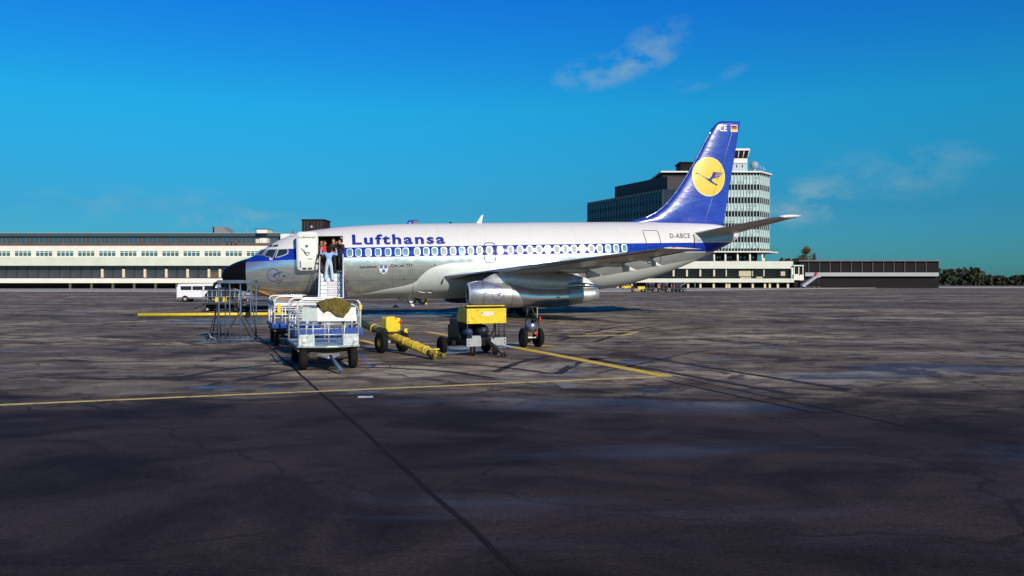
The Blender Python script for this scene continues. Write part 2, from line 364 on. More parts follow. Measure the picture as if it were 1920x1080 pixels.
def worn_paint(name, col, wear=.5):
    m = mat(name, col, .6, var=.3, scale=10); n, l = m.node_tree.nodes, m.node_tree.links
    b = n['Principled BSDF']; t = n.new('ShaderNodeTexCoord'); q = n.new('ShaderNodeTexNoise'); q.inputs['Scale'].default_value = 5; q.inputs['Detail'].default_value = 8; q.inputs['Roughness'].default_value = .7
    l.new(t.outputs['Object'], q.inputs['Vector']); r = n.new('ShaderNodeMapRange'); r.inputs[1].default_value = .70 - .2 * wear; r.inputs[2].default_value = .60 - .2 * wear
    r.inputs[3].default_value = 0; r.inputs[4].default_value = 1; l.new(q.outputs['Fac'], r.inputs[0])
    x = n.new('ShaderNodeMix'); x.data_type = 'RGBA'; l.new(r.outputs[0], x.inputs[0]); x.inputs[6].default_value = (.07, .06, .058, 1)
    l.new(b.inputs['Base Color'].links[0].from_socket, x.inputs[7]); l.new(x.outputs[2], b.inputs['Base Color']); return m
LINEYEL = worn_paint('yellow_line_paint', (.80, .53, .03), .12); LINEPALE = worn_paint('faded_line_paint', (.74, .56, .14), .28)
LINEWHITE = worn_paint('white_line_paint', (.68, .68, .66), .3); LINERED = worn_paint('red_line_paint', (.16, .035, .045), .7)
def line(name, pts, w, m, z=.004):
    pts = [Vector((p[0], p[1], 0)) for p in pts]; k = MB()
    for i in range(len(pts) - 1):
        a, b = pts[i], pts[i + 1]; d = (b - a).normalized(); s = Vector((-d.y, d.x, 0)) * w / 2; nseg = max(1, int((b - a).length / .8)); rr = random.Random(i + int(a.x * 7))
        e = []
        for j in range(nseg + 1):
            c_ = a.lerp(b, j / nseg); w_ = 1 + rr.uniform(-.09, .09)
            e.append((c_ + s * w_, c_ - s * (1 + rr.uniform(-.09, .09))))
        vv = []
        for p, q in e: vv += [(p.x, p.y, z), (q.x, q.y, z)]
        k.add(vv, [(2 * j, 2 * j + 1, 2 * j + 3, 2 * j + 2) for j in range(nseg)])
    return tag(k.build(name, m, fix=False), kind='structure')
ga = gnd(390, 743); gb = gnd(1252, 706)
line('yellow_line', [ga + (ga - gb) * 1.1, gb], .17, LINEPALE)
line('yellow_line', [gnd(1252, 706.5), gnd(965, 651.5)], .30, LINEYEL, .008)
line('white_line', [gnd(966, 651.6), gnd(926, 644.3)], .34, LINEWHITE, .012)
line('yellow_line', [gnd(926, 644.3), gnd(801, 622.3)], .28, LINEYEL, .008)
line('yellow_line', [gnd(802, 622.4), gnd(600, 621)], .2, LINEPALE, .012)
line('yellow_line', [gnd(1036, 650), gnd(815, 643.5), gnd(705, 646.5)], .18, LINEPALE)
line('yellow_line', [gnd(715, 648), gnd(676, 638)], .24, LINEYEL, .008)
line('yellow_line', [gnd(946, 645), gnd(1036, 650)], .3, LINEYEL, .016)
line('red_line', [(-160, 122, 0), (180, 133, 0)], .9, LINERED)
for px in (1066,):
    line('manhole_outline', [gnd(1066, 630.5), gnd(1172, 628.8)], .42, LINEPALE); line('manhole_outline', [gnd(1172, 628.8), gnd(1196, 622.5)], .16, LINEPALE, .008)
    line('manhole_outline', [gnd(1196, 622.5), gnd(1138, 621.5)], .42, LINEPALE); line('manhole_outline', [gnd(1095, 627), gnd(1138, 621.5)], .12, LINEPALE, .008)
TAR = mat('tar_seam', (.016, .012, .014), .9, var=.4, spec=.1)
def uneven_line(pts, w):
    rr = random.Random(len(pts)); out = []
    for a, b in zip(pts[:-1], pts[1:]):
        for j in range(18): q = a.lerp(b, j / 18); out.append(q + Vector((rr.uniform(-.012, .012), 0, 0)))
    out.append(pts[-1]); return line('tar_seam', out, w, TAR, .003)
s0, s1 = gnd(559, 699), gnd(642, 774)
uneven_line([s0 + (s0 - s1) * 2.4, s0, s1, s1 + (s1 - s0) * 1.9], .05)
uneven_line([gnd(1010, 655), gnd(1190, 690), gnd(1700, 800)], .05)
uneven_line([gnd(1120, 700), gnd(1300, 660), gnd(1530, 640)], .06)
uneven_line([gnd(1240, 712), gnd(1530, 775)], .07)
uneven_line([gnd(880, 740), gnd(1000, 722), gnd(1130, 735)], .04)
# rubber left by turning tractors and aircraft
TYREMARK = worn_paint('tyre_mark_rubber', (.040, .029, .027), .3); TYREMARK.node_tree.nodes['Principled BSDF'].inputs['Specular IOR Level'].default_value = .05
def tyre_marks(pts, sep, w=.20):
    pts = [gnd(*q) for q in pts]; cv = []
    for i in range(len(pts) - 1):
        p0 = pts[max(0, i - 1)]; p1, p2 = pts[i], pts[i + 1]; p3 = pts[min(len(pts) - 1, i + 2)]
        for j in range(10):
            t = j / 10; cv.append(.5 * ((2 * p1) + (p2 - p0) * t + (2 * p0 - 5 * p1 + 4 * p2 - p3) * t * t + (3 * p1 - p0 - 3 * p2 + p3) * t ** 3))
    cv.append(pts[-1])
    for s in (-1, 1):
        out = []
        for i, q in enumerate(cv):
            d = (cv[min(i + 1, len(cv) - 1)] - cv[max(0, i - 1)]).normalized(); out.append(q + Vector((-d.y, d.x, 0)) * s * sep / 2)
        line('tyre_mark', out, w, TYREMARK, .003)
tyre_marks([(985, 700), (1040, 677), (1120, 668), (1210, 680), (1330, 700), (1540, 735)], 1.3)
tyre_marks([(380, 712), (520, 690), (680, 683), (860, 690), (980, 705)], 1.4, .18)
tyre_marks([(1540, 600), (1380, 603), (1200, 612), (1080, 640)], 1.2, .2)
# paler repair patches
PATCH = mat('pale_concrete_patch', (.19, .175, .16), .8, var=.25, scale=8, bump=.3)
DARKPATCH = mat('dark_tarmac_patch', (.030, .026, .028), .7, var=.4, scale=6, bump=.4)
def patch(name, pts, m, z=.004):
    k = MB(); vv = [gnd(*p) for p in pts]; k.add([(v.x, v.y, z) for v in vv], [tuple(range(len(vv)))]); return tag(k.build(name, m, fix=False), kind='structure')
patch('concrete_patch', [(1040, 719), (1072, 719), (1086, 727), (1056, 729)], PATCH)
patch('concrete_patch', [(670, 743.5), (698, 742.5), (700, 746), (672, 747)], LINEWHITE, .005)
patch('concrete_patch', [(1023, 684), (1036, 684), (1032, 688), (1018, 688)], PATCH)
patch('concrete_patch', [(1070, 680), (1080, 680), (1076, 687), (1065, 687)], PATCH)
# kerbed pavement in front of the far terminal
PAVE = mat('concrete_pavement', (.34, .32, .28), .8, var=.2, scale=.5)
k = MB(); k.slab([(20, 178), (150, 330), (420, 330), (420, 420), (-420, 420), (-420, 240), (-30, 170)], .001, .13); tag(k.build('pavement', PAVE), kind='structure')
# ------------------------------------------------------------------ buildings
FASCIA = mat('terminal_fascia', (.60, .62, .52), .6, var=.10, scale=.25)
WHITEWALL = mat('white_render', (.74, .72, .62), .6, var=.08, scale=.3)
DARKWALL = mat('dark_cladding', (.014, .012, .014), .7, spec=.1, var=.3, scale=.3)
BROWNWALL = mat('brown_boarding', (.11, .07, .05), .7, var=.3, scale=.4)
COLUMN = mat('pale_column', (.62, .55, .38), .7, var=.15)
SPANDREL = mat('pale_green_spandrel', (.40, .54, .52), .35, var=.25, scale=.35)
DARKPANE = mat('dark_window', (.012, .012, .016), .12, spec=.35, var=.4, scale=.2)
SKYPANE = mat('reflecting_window', (.10, .16, .20), .05, .55, spec=.9, var=.2, scale=.2)
BLIND = mat('pale_blind', (.50, .44, .27), .8, var=.2)
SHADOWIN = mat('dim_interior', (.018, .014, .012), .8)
ROOFGREY = mat('roof_grey', (.13, .13, .14), .7, var=.25, scale=.5)

def bx(m, px0, px1, py0, py1, Y, depth, mi=0):       # a block whose front face covers these photograph rows at distance Y
    a = at(px0, py1, Y); b = at(px1, py0, Y); m.bb(a.x, b.x, Y, Y + depth, a.z, b.z, mi); return m

# --- far terminal on the right
T = thing('terminal_building', 'long two storey terminal with pale green fascias and dark glazing below the control tower block', 'terminal', at(1320, 540.5, 300) * 1.0)
T.location.z = .13; O = T.location; Y = 300
m = MB(); bx(m, 1080, 1487, 489.8, 503.6, Y, 30); m.build('upper_fascia', FASCIA, T, O)
m = MB(); bx(m, 1186, 1489, 522.2, 529.6, Y - 1.5, 31); m.build('lower_fascia', FASCIA, T, O)
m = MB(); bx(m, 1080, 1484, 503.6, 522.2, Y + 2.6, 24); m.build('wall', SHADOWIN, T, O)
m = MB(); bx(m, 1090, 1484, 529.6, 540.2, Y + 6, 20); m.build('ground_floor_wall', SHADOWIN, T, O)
pane = None; w_ = (1484 - 1112) / 15
for i in range(15):
    a = at(1112 + i * w_ + .6, 522, Y + 1.0); b = at(1112 + (i + 1) * w_ - .6, 503.8, Y + 1.0)
    if pane is None:
        mm = MB(); mm.box((0, 0, 0), (b.x - a.x, .1, b.z - a.z)); pane = mm.mesh('glass_pane', DARKPANE)
    place('glass_pane', pane, T, Vector(((a.x + b.x) / 2, Y + 1.0, (a.z + b.z) / 2)) - O)
mull = MB(); a = at(0, 522.2, Y + .8); b = at(0, 503.6, Y + .8); mull.box((0, 0, 0), (.18, .3, b.z - a.z)); mull = mull.mesh('mullion', DARKWALL)
for i in range(16):
    x = at(1112 + i * w_, 510, Y + .8).x; place('mullion', mull, T, Vector((x, Y + .8, (a.z + b.z) / 2)) - O)
col = MB(); za = at(0, 518, Y).z; zb = at(0, 505, Y).z
col.box((0, 0, 0), (.62, .1, zb - za)); colm = col.mesh('inner_column', COLUMN)
for px in (1263, 1288, 1313, 1339, 1361, 1433):
    place('inner_column', colm, T, Vector((at(px, 0, Y + .9).x, Y + .9, (za + zb) / 2)) - O)
for p0, p1, q0, q1 in ((1385, 1412, 508, 518), (1464, 1472, 509, 517), (1418, 1430, 519, 521.6), (1388, 1410, 519.4, 521.8)):
    m = MB(); bx(m, p0, p1, q0, q1, Y + .9, .06); m.build('blind', BLIND, T, O)
cz0 = .0; cz1 = at(0, 529.6, Y).z - .13
cm_ = MB(); cm_.box((0, 0, cz1 / 2), (.7, .7, cz1)); cm_ = cm_.mesh('column', COLUMN)
for px in (1158, 1185, 1236, 1290, 1313, 1338, 1362, 1367, 1387, 1411, 1434, 1443, 1458, 1477):
    place('column', cm_, T, Vector((at(px, 0, Y).x, Y, .13)) - O)
m = MB(); bx(m, 1484, 1487.5, 503, 529, Y - .3, 6); m.build('end_wall', WHITEWALL, T, O)

# small glazed cabin hung on the end of the terminal
J = thing('viewing_cabin', 'small glazed cabin with white base beside the right end of the far terminal', 'cabin', Vector((at(1497, 540, 301).x, 301, .13))); O = J.location
m = MB(); bx(m, 1488.5, 1498, 514, 525, 299, 8, 0); bx(m, 1498.4, 1507, 515, 525.5, 303, 8, 0); m.build('base_panel', WHITEWALL, J, O)
m = MB(); bx(m, 1487.5, 1507, 497, 499, 299, 12); m.build('roof', WHITEWALL, J, O)
m = MB(); bx(m, 1490, 1506, 499, 514.5, 300, 7); m.build('glazing', DARKPANE, J, O)
for px in (1489.3, 1497.8, 1505.6):
    m = MB(); bx(m, px - .7, px + .7, 499, 514.5, 299.6, .4); m.build('post', WHITEWALL, J, O)
m = MB(); bx(m, 1489, 1496, 525, 540.3, 301, 4); m.build('pier', DARKWALL, J, O)

# dark building closing the right side
D = thing('dark_hangar', 'dark clad flat roofed building at the far right edge under a tree', 'building', Vector((at(1590, 540, 310).x, 310, .13))); O = D.location
m = MB(); bx(m, 1500, 1760, 490, 540.4, 312, 40); m.build('wall', DARKWALL, D, O)
m = MB(); bx(m, 1510, 1760, 511, 518, 310.5, 1.4); m.build('pale_band', GREY, D, O)
m = MB(); bx(m, 1487, 1508, 489, 497, 316, 20); bx(m, 1498, 1765, 487.4, 490, 311, 44); m.build('roof', ROOFGREY, D, O)
for i in range(12):
    m = MB(); bx(m, 1516 + i * 20, 1516.8 + i * 20, 490.2, 511, 311.6, .4); m.build('cladding_rib', ROOFGREY, D, O)

# --- control tower block
T = thing('control_tower', 'tall office tower with pale green panels and control cab on its roof behind the tail', 'tower', Vector((at(1345, 540, 345).x, 345, .13))); O = T.location; Y = 345
ang = .0
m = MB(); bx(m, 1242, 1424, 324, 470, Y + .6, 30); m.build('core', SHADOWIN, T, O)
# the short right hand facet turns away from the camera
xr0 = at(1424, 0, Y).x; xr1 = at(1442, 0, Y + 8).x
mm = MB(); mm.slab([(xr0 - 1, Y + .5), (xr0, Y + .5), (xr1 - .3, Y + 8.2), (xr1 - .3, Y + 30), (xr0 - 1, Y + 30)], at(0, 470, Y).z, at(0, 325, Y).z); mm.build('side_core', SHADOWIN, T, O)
rows = [('s', 328.5, 346), ('d', 346, 356), ('s', 356, 370), ('d', 370, 381), ('s', 381, 396), ('d', 396, 406), ('s', 406, 419), ('d', 419, 430), ('s', 430, 444), ('d', 444, 454), ('s', 454, 466), ('d', 466, 471), ('d', 324, 328.5)]
x0 = at(1242, 0, Y).x; ncol = 31; cw = (xr0 - x0) / ncol
fx = Vector((xr1 - xr0, 8, 0)); fl = fx.length; frot = math.atan2(fx.y, fx.x); nf = 5; fw = fl / nf
for kind, q0, q1 in rows:
    za, zb = at(0, q1, Y).z, at(0, q0, Y).z
    a = MB(); a.box((0, 0, 0), (cw - .22, .2, zb - za - .12)); nm = 'spandrel_panel' if kind == 's' else 'window_pane'
    am = [a.mesh(nm, SPANDREL if kind == 's' else DARKPANE)]
    f_ = MB(); f_.box((0, 0, 0), (fw - .25, .2, zb - za - .12)); fm = f_.mesh(nm, SPANDREL if kind == 's' else DARKPANE)
    for i in range(ncol):
        x = x0 + (i + .5) * cw
        if x < at(1352, 0, Y).x and q0 > 410 or x < at(1290, 0, Y).x: continue      # behind the aircraft's tail and rear body
        place(nm, am[0], T, Vector((x, Y + .3 + (0.05 if kind == 'd' else 0), (za + zb) / 2)) - O)
    for i in range(nf):
        p = Vector((xr0, Y, 0)) + fx * ((i + .5) / nf); place(nm, fm, T, Vector((p.x, p.y + .35, (za + zb) / 2)) - O, (0, 0, frot))
zb_, zt_ = at(0, 471, Y).z, at(0, 324, Y).z
mu = MB(); mu.box((0, 0, 0), (.2, .5, zt_ - zb_)); mu = mu.mesh('mullion', mat('tower_mullion', (.50, .56, .52), .5))
for i in range(ncol + 1):
    x = x0 + i * cw
    if x > at(1290, 0, Y).x: place('mullion', mu, T, Vector((x, Y + .15, (zb_ + zt_) / 2)) - O)
for i in range(1, nf + 1):
    p = Vector((xr0, Y, 0)) + fx * (i / nf); place('mullion', mu, T, Vector((p.x, p.y + .1, (zb_ + zt_) / 2)) - O, (0, 0, frot))
# pale window blinds scattered behind the panels
random.seed(11)
bl = MB(); bl.box((0, 0, 0), (cw * .55, .1, 1.1)); blm = bl.mesh('window_blind', mat('grey_blind', (.26, .36, .38), .6))
for q0, q1 in ((328.5, 346), (356, 370), (381, 396), (406, 419), (430, 444), (454, 466)):
    for i in range(ncol):
        x = x0 + (i + .5) * cw
        if x < at(1352, 0, Y).x: continue
        for h in (.25, .72):
            if random.random() < .26: place('window_blind', blm, T, Vector((x, Y + .18, at(0, q1 + (q0 - q1) * h, Y).z)) - O)
m = MB(); m.slab([(at(1238, 0, Y).x, Y - 1.2), (xr0 + .5, Y - 1.2), (xr1 + 1.2, Y + 8), (xr1 + 1.2, Y + 32), (at(1238, 0, Y).x, Y + 32)], at(0, 324, Y).z, at(0, 321.4, Y).z); m.build('roof_slab', CREAM, T, O)
m = MB(); m.slab([(at(1230, 0, Y).x, Y - 2.5), (xr0 + 2, Y - 2.5), (xr1 + 3.4, Y + 7), (xr1 + 3.4, Y + 32), (at(1230, 0, Y).x, Y + 32)], at(0, 473.6, Y).z, at(0, 471.2, Y).z); m.build('terrace_slab', CREAM, T, O)
m = MB(); za = at(0, 471.2, Y).z
for i in range(28):
    p = Vector((at(1390, 0, Y).x, Y - 2.3, 0)).lerp(Vector((xr1 + 2.0, Y + 3, 0)), i / 27); m.box((p.x, p.y, za + .5), (.07, .07, 1.0))
pa, pb = Vector((at(1390, 0, Y).x, Y - 2.3, za + 1)), Vector((xr1 + 2.0, Y + 3, za + 1)); m.cyl(pa, pb, .05, n=6); m.build('railing', DARKMETAL, T, O)
pc = MB(); pc.cyl((0, 0, at(0, 500, Y).z), (0, 0, at(0, 473.6, Y).z), .42, n=14); pc = pc.mesh('column', WHITEWALL)
for px in (1338, 1359, 1382, 1405, 1428, 1440): place('column', pc, T, Vector((at(px, 0, Y).x, Y - .6 if px < 1430 else Y + 6, 0)) - O)
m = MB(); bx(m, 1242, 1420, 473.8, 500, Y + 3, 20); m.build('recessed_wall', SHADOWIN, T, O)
for px in (1345, 1350, 1365, 1370, 1388, 1396, 1412): 
    m = MB(); bx(m, px - 1.6, px + 1.6, 480, 485, Y + 2.8, .15); m.build('small_window', SPANDREL, T, O)
# control cab with outward leaning windows
CB = at(1392, 322, Y)
cabl = lambda px: at(px, 0, Y + 3).x
m = MB(); bx(m, 1360, 1401, 306, 321.3, Y + 3, 9); m.build('cab_plinth', mat('cab_plinth_paint', (.38, .48, .52), .5), T, O)
for px in (1381.3, 1391.7):
    m = MB(); bx(m, px - .8, px + .8, 309, 314, Y + 2.85, .12); m.build('slit_window', DARKPANE, T, O)
def frustum(m, a0, a1, z0, b0, b1, z1, y0, y1, o, mi=0):
    vv = [(a0, y0, z0), (a1, y0, z0), (a1, y1, z0), (a0, y1, z0), (b0, y0 - o, z1), (b1, y0 - o, z1), (b1, y1 + o, z1), (b0, y1 + o, z1)]
    m.add(vv, [(0, 3, 2, 1), (4, 5, 6, 7), (0, 1, 5, 4), (1, 2, 6, 5), (2, 3, 7, 6), (3, 0, 4, 7)], mi)
z1, z2, z3, z4 = at(0, 306, Y + 3).z, at(0, 297.5, Y + 3).z, at(0, 282, Y + 3).z, at(0, 279, Y + 3).z
m = MB(); frustum(m, cabl(1358), cabl(1400.5), z1 + .01, cabl(1357), cabl(1400.5), z2, Y + 2.6, Y + 12, 0); m.build('cab_sill_wall', CREAM, T, O)
m = MB(); frustum(m, cabl(1357.5), cabl(1400), z2, cabl(1354), cabl(1404), z3, Y + 2.8, Y + 12, .7); m.build('cab_glazing', DARKPANE, T, O)
m = MB(); bx(m, 1352, 1405.5, 278.6, 282.2, Y + 1.4, 13.5); m.build('cab_roof', CREAM, T, O)
for t in (0, .2, .4, .6, .8, 1):
    a = Vector((cabl(1357.5) + (cabl(1400) - cabl(1357.5)) * t, Y + 2.7, z2)); b = Vector((cabl(1354) + (cabl(1404) - cabl(1354)) * t, Y + 2.0, z3))
    m = MB(); m.cyl(a, b, .2, n=6); m.build('cab_mullion', CREAM, T, O)
dm = MB(); c_ = at(1413.5, 310.5, Y + 3)
rs = []
for i in range(11):
    ph = math.pi * i / 10; rs.append((-1.85 * math.cos(ph), max(.02, 1.85 * math.sin(ph))))
dm.lathe(c_, (.1, -.3, 1), rs, 24); dm.cyl((c_.x, c_.y, at(0, 321.4, Y).z), (c_.x, c_.y, c_.z - 1.5), .8); dm.build('radar_dome', mat('radar_dome_paint', (.26, .36, .42), .6), T, O)
for px, q in ((1425, 311), (1430.5, 313), (1434, 316), (1431.8, 316)):
    m = MB(); a = at(px, 321.5, Y + 2); b = at(px, q, Y + 2); m.cyl(a, b, .09, n=6); m.box(((a.x + b.x) / 2, a.y, b.z - .2), (.9, .08, .08)); m.build('aerial', STEEL, T, O)

# lower roof block left of the tower, partly behind the fin
T = thing('stair_tower', 'dark block with overhanging roof seen just left of the fin', 'building', Vector((at(1270, 540, 352).x, 352, .13))); O = T.location; Y = 352
m = MB(); bx(m, 1240, 1300, 336, 500, Y, 24); m.build('wall', DARKWALL, T, O)
m = MB(); bx(m, 1236, 1302, 332.6, 335.2, Y - 1, 26); m.build('roof', ROOFGREY, T, O)
m = MB(); bx(m, 1276, 1302, 306, 322, Y + 4, 10); bx(m, 1274.5, 1303, 303.4, 306, Y + 3.5, 11); m.build('plant_room', DARKWALL, T, O)
m = MB(); a = at(1276, 298, Y + 5); m.cyl((a.x, a.y, a.z), (a.x, a.y, a.z - 2.5), .08, n=6); a = at(1303, 276, Y + 5); m.cyl((a.x, a.y, a.z), (a.x, a.y, a.z - 7), .08, n=6); m.build('mast', ROOFGREY, T, O)
for i in range(9):
    m = MB(); bx(m, 1243 + i * 6, 1247 + i * 6, 339, 350, Y - .2, .15); m.build('window_pane', DARKPANE, T, O)
m = MB(); za = at(0, 332.6, Y).z
for i in range(20):
    x = at(1243 + i * 2.4, 0, Y).x; m.box((x, Y, za + .45), (.06, .06, .9))
m.box((at(1266, 0, Y).x, Y, za + .9), (at(1290, 0, Y).x - at(1243, 0, Y).x, .07, .07)); m.build('railing', ROOFGREY, T, O)

# dark glass office wing
T = thing('office_block', 'long dark glass office wing behind the rear fuselage, left of the fin', 'office', Vector((at(1170, 540, 330).x, 330, .13))); O = T.location
# the facade comes towards the camera on its right-hand side
A = Vector((at(1102, 0, 385).x, 385, 0)); B = Vector((at(1243, 0, 330).x, 330, 0)); d = (B - A); rot = math.atan2(d.y, d.x); ln = d.length; zt = at(0, 380, 385).z
X = Matrix.Translation(A) @ Matrix.Rotation(rot, 4, 'Z')
m = MB(); m.box((ln / 2, 12, zt / 2), (ln, 24, zt), X=X); m.build('wall', mat('dark_curtain_wall', (.022, .024, .04), .25, var=.4, scale=.2), T, O)
ls = .34 * ln
m = MB(); m.box((ls + (ln - ls) / 2, 12, zt + 2.6), (ln - ls, 20, 5.2), X=X); m.build('roof_storey', mat('dark_roof_storey', (.030, .022, .024), .6), T, O)
rib = MB(); rib.box((0, 0, 0), (.16, .3, zt)); rib = rib.mesh('mullion', mat('office_mullion', (.045, .045, .06), .5))
for i in range(27):
    p = X @ Vector((ln * i / 26, -.12, zt / 2)); place('mullion', rib, T, p - O, (0, 0, rot))
pn = MB(); pn.box((0, 0, 0), (ln / 26 - .3, .12, 2.3)); pnm = pn.mesh('window_pane', mat('office_window', (.03, .034, .055), .2, spec=.5, var=.5, scale=.2))
for r_ in range(4):
    for i in range(26):
        p = X @ Vector((ln * (i + .5) / 26, -.06, zt - 2.6 - r_ * 3.9)); place('window_pane', pnm, T, p - O, (0, 0, rot))
m = MB(); a = X @ Vector((ln * .49, 6, zt + 5)); m.cyl(a, a + Vector((0, 0, 4)), .08, n=6); m.build('aerial', ROOFGREY, T, O)

# --- terminal on the left
T = thing('pier_building', 'white and brown terminal pier with glazed roof gallery behind the nose', 'terminal', Vector((at(420, 540, 260).x, 260, 0))); O = T.location; Y = 260
L0, L1 = -160, 760
m = MB(); bx(m, L0, L1, 461, 482, Y, 20); m.build('white_wall', WHITEWALL, T, O)
m = MB(); bx(m, L0, L1, 482, 498, Y - .5, 20.5); m.build('upper_fascia', FASCIA, T, O)
m = MB(); bx(m, L0, L1, 522, 530.6, Y - 2.5, 22); m.build('lower_fascia', WHITEWALL, T, O)
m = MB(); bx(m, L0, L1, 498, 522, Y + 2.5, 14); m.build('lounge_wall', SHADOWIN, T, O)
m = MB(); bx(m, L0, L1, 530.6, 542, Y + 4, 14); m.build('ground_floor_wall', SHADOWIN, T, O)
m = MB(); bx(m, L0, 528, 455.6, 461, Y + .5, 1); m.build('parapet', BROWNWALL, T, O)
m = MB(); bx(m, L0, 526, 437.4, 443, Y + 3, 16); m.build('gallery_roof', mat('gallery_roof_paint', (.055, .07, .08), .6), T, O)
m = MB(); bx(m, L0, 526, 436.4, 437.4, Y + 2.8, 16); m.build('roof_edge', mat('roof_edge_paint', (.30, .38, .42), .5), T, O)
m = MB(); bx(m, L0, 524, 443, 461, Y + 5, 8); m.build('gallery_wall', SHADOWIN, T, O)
gp = MB(); a = at(0, 455.6, Y + 4); b = at(8.2, 443.2, Y + 4); gw = at(960 + 8.2, 0, Y + 4).x; gp.box((0, 0, 0), (gw, .1, b.z - a.z)); gp = gp.mesh('gallery_pane', SKYPANE)
gm = MB(); gm.box((0, 0, 0), (.16, .2, b.z - a.z)); gm = gm.mesh('gallery_mullion', ROOFGREY); gt = MB(); gt.box((0, 0, 0), (.45, .3, b.z - a.z)); gt = gt.mesh('gallery_post', BROWNWALL)
i = 0; px = 519.
while px > L0:
    z = (a.z + b.z) / 2
    place('gallery_pane', gp, T, Vector((at(px, 0, Y + 4).x, Y + 4, z)) - O)
    place('gallery_mullion' if i % 4 else 'gallery_post', gm if i % 4 else gt, T, Vector((at(px - 4.4, 0, Y + 3.9).x, Y + 3.9, z)) - O); px -= 8.8; i += 1
wa = at(0, 480, Y); wb = at(0, 471, Y)
ww = MB(); ww.box((0, 0, 0), (at(960 + 6.2, 0, Y).x, .1, wb.z - wa.z)); wwm = ww.mesh('window', mat('green_window', (.05, .14, .15), .12, spec=.8, var=.4, scale=.3))
wf = MB(); wf.box((0, 0, 0), (at(960 + 7, 0, Y).x, .16, .14)); wfm = wf.mesh('window_bar', WHITEWALL)
px = 482.; i = 0
while px > L0:
    if i % 5 != 3:
        w = place('window', wwm, T, Vector((at(px, 0, Y).x, Y - .03, (wa.z + wb.z) / 2)) - O); place('window_bar', wfm, w, (0, -.03, .35))
    px -= 7.9; i += 1
pw = at(0, 521.5, Y + 2); pz = at(0, 498.5, Y + 2); lp = MB(); lp.box((0, 0, 0), (at(960 + 19, 0, Y).x, .1, pz.z - pw.z)); lpm = lp.mesh('lounge_pane', mat('lounge_glass', (.07, .075, .09), .12, .3, spec=.8, var=.4, scale=.2))
i = 0; px = 402.
while px > L0: px -= 20
while px < 560:
    place('lounge_pane', lpm, T, Vector((at(px, 0, Y + 2).x, Y + 2, (pw.z + pz.z) / 2)) - O); px += 20
lc = MB(); lc.box((0, 0, 0), (.7, .4, pz.z - pw.z - 1.2)); lcm = lc.mesh('lounge_column', COLUMN)
for px in (392, 412.6, 352, 312, 272, 232, 192): place('lounge_column', lcm, T, Vector((at(px, 0, Y + 1.6).x, Y + 1.6, (pw.z + pz.z) / 2 - .4)) - O)
m = MB(); bx(m, 396, 409.5, 510, 520, Y + 1.85, .1); m.build('brown_panel', BROWNWALL, T, O)
lcol = MB(); lcol.box((0, 0, at(0, 530.6, Y).z / 2), (.6, .6, at(0, 530.6, Y).z)); lcol = lcol.mesh('column', COLUMN)
for px in (412, 452, 372, 332, 292, 252, 212, 172, 132): place('column', lcol, T, Vector((at(px, 0, Y + 1).x, Y + 1, 0)) - O)
for p0, p1, q0, q1, mm_, nm in ((481.5, 501, 429.8, 437, WHITEWALL, 'white_plant_room'), (487, 501, 446.6, 456.5, WHITEWALL, 'white_kiosk'), (526, 543.5, 438.4, 450, WHITEWALL, 'white_plant_room'), (546, 560, 438.6, 450, WHITEWALL, 'white_plant_room')):
    m = MB(); bx(m, p0, p1, q0, q1, Y + 1.2, 6); m.build(nm, mm_, T, O)
for px in (480.5, 484, 492.5):
    m = MB(); bx(m, px - .9 if px != 484 else px - 1.6, px + .9 if px != 484 else px + 1.6, 448, 461, Y + .9, .3); m.build('white_post', WHITEWALL, T, O)
m = MB(); bx(m, 478, 501, 429, 429.9, Y + 1.0, 7); m.build('plant_room_cap', DARKWALL, T, O)
m = MB(); p = [at(400.2, 436.4, Y + 6), at(400.2, 425.2, Y + 6), at(418.5, 425.2, Y + 6), at(431.5, 436.4, Y + 6)]; m.prism([(q.x, q.z) for q in p], Y + 6, Y + 12); m.build('roof_wedge', mat('wedge_grey', (.20, .20, .21), .7), T, O)
m = MB(); bx(m, 399, 400.8, 425, 436.4, Y + 5.6, 6.2); m.build('wedge_end', DARKWALL, T, O)
m = MB(); p = at(462, 437, Y + 6); m.cyl(p, p + Vector((0, 0, 1.4)), .07, n=6); m.build('aerial', STEEL, T, O)
m = MB(); a = at(549.3, 440, Y + 7); b = at(549.3, 431.5, Y + 7); m.cyl(a, b, .32, n=12); m.build('chimney', mat('brick_red', (.33, .06, .035), .7), T, O)
# people leaning on the terrace rail, far away
# big brown plant room above the fuselage
T2 = thing('roof_plant_room', 'big dark brown box on the terminal roof above the forward fuselage', 'plant room', Vector((at(586.5, 460, 275).x, 275, 0))); O2 = T2.location
m = MB(); bx(m, 566, 608, 412.6, 463, 275, 9); m.build('wall', mat('plant_room_brown', (.030, .022, .023), .8, spec=.1, var=.25, scale=.3), T2, O2)
m = MB(); bx(m, 565, 609, 411, 412.8, 274.7, 9.6); m.build('coping', DARKWALL, T2, O2)
m = MB(); c_ = at(584, 425.6, 274.6); m.lathe(c_, (0, -1, 0), [(0, .5), (.15, .45), (.3, .25), (.36, .02)], 14, cap0=True); m.build('floodlight', GREY, T2, O2)
for px in (571, 577, 590, 596, 602):
    m = MB(); bx(m, px - .15, px + .15, 414, 440, 274.9, .1); m.build('cladding_rib', ROOFGREY, T2, O2)
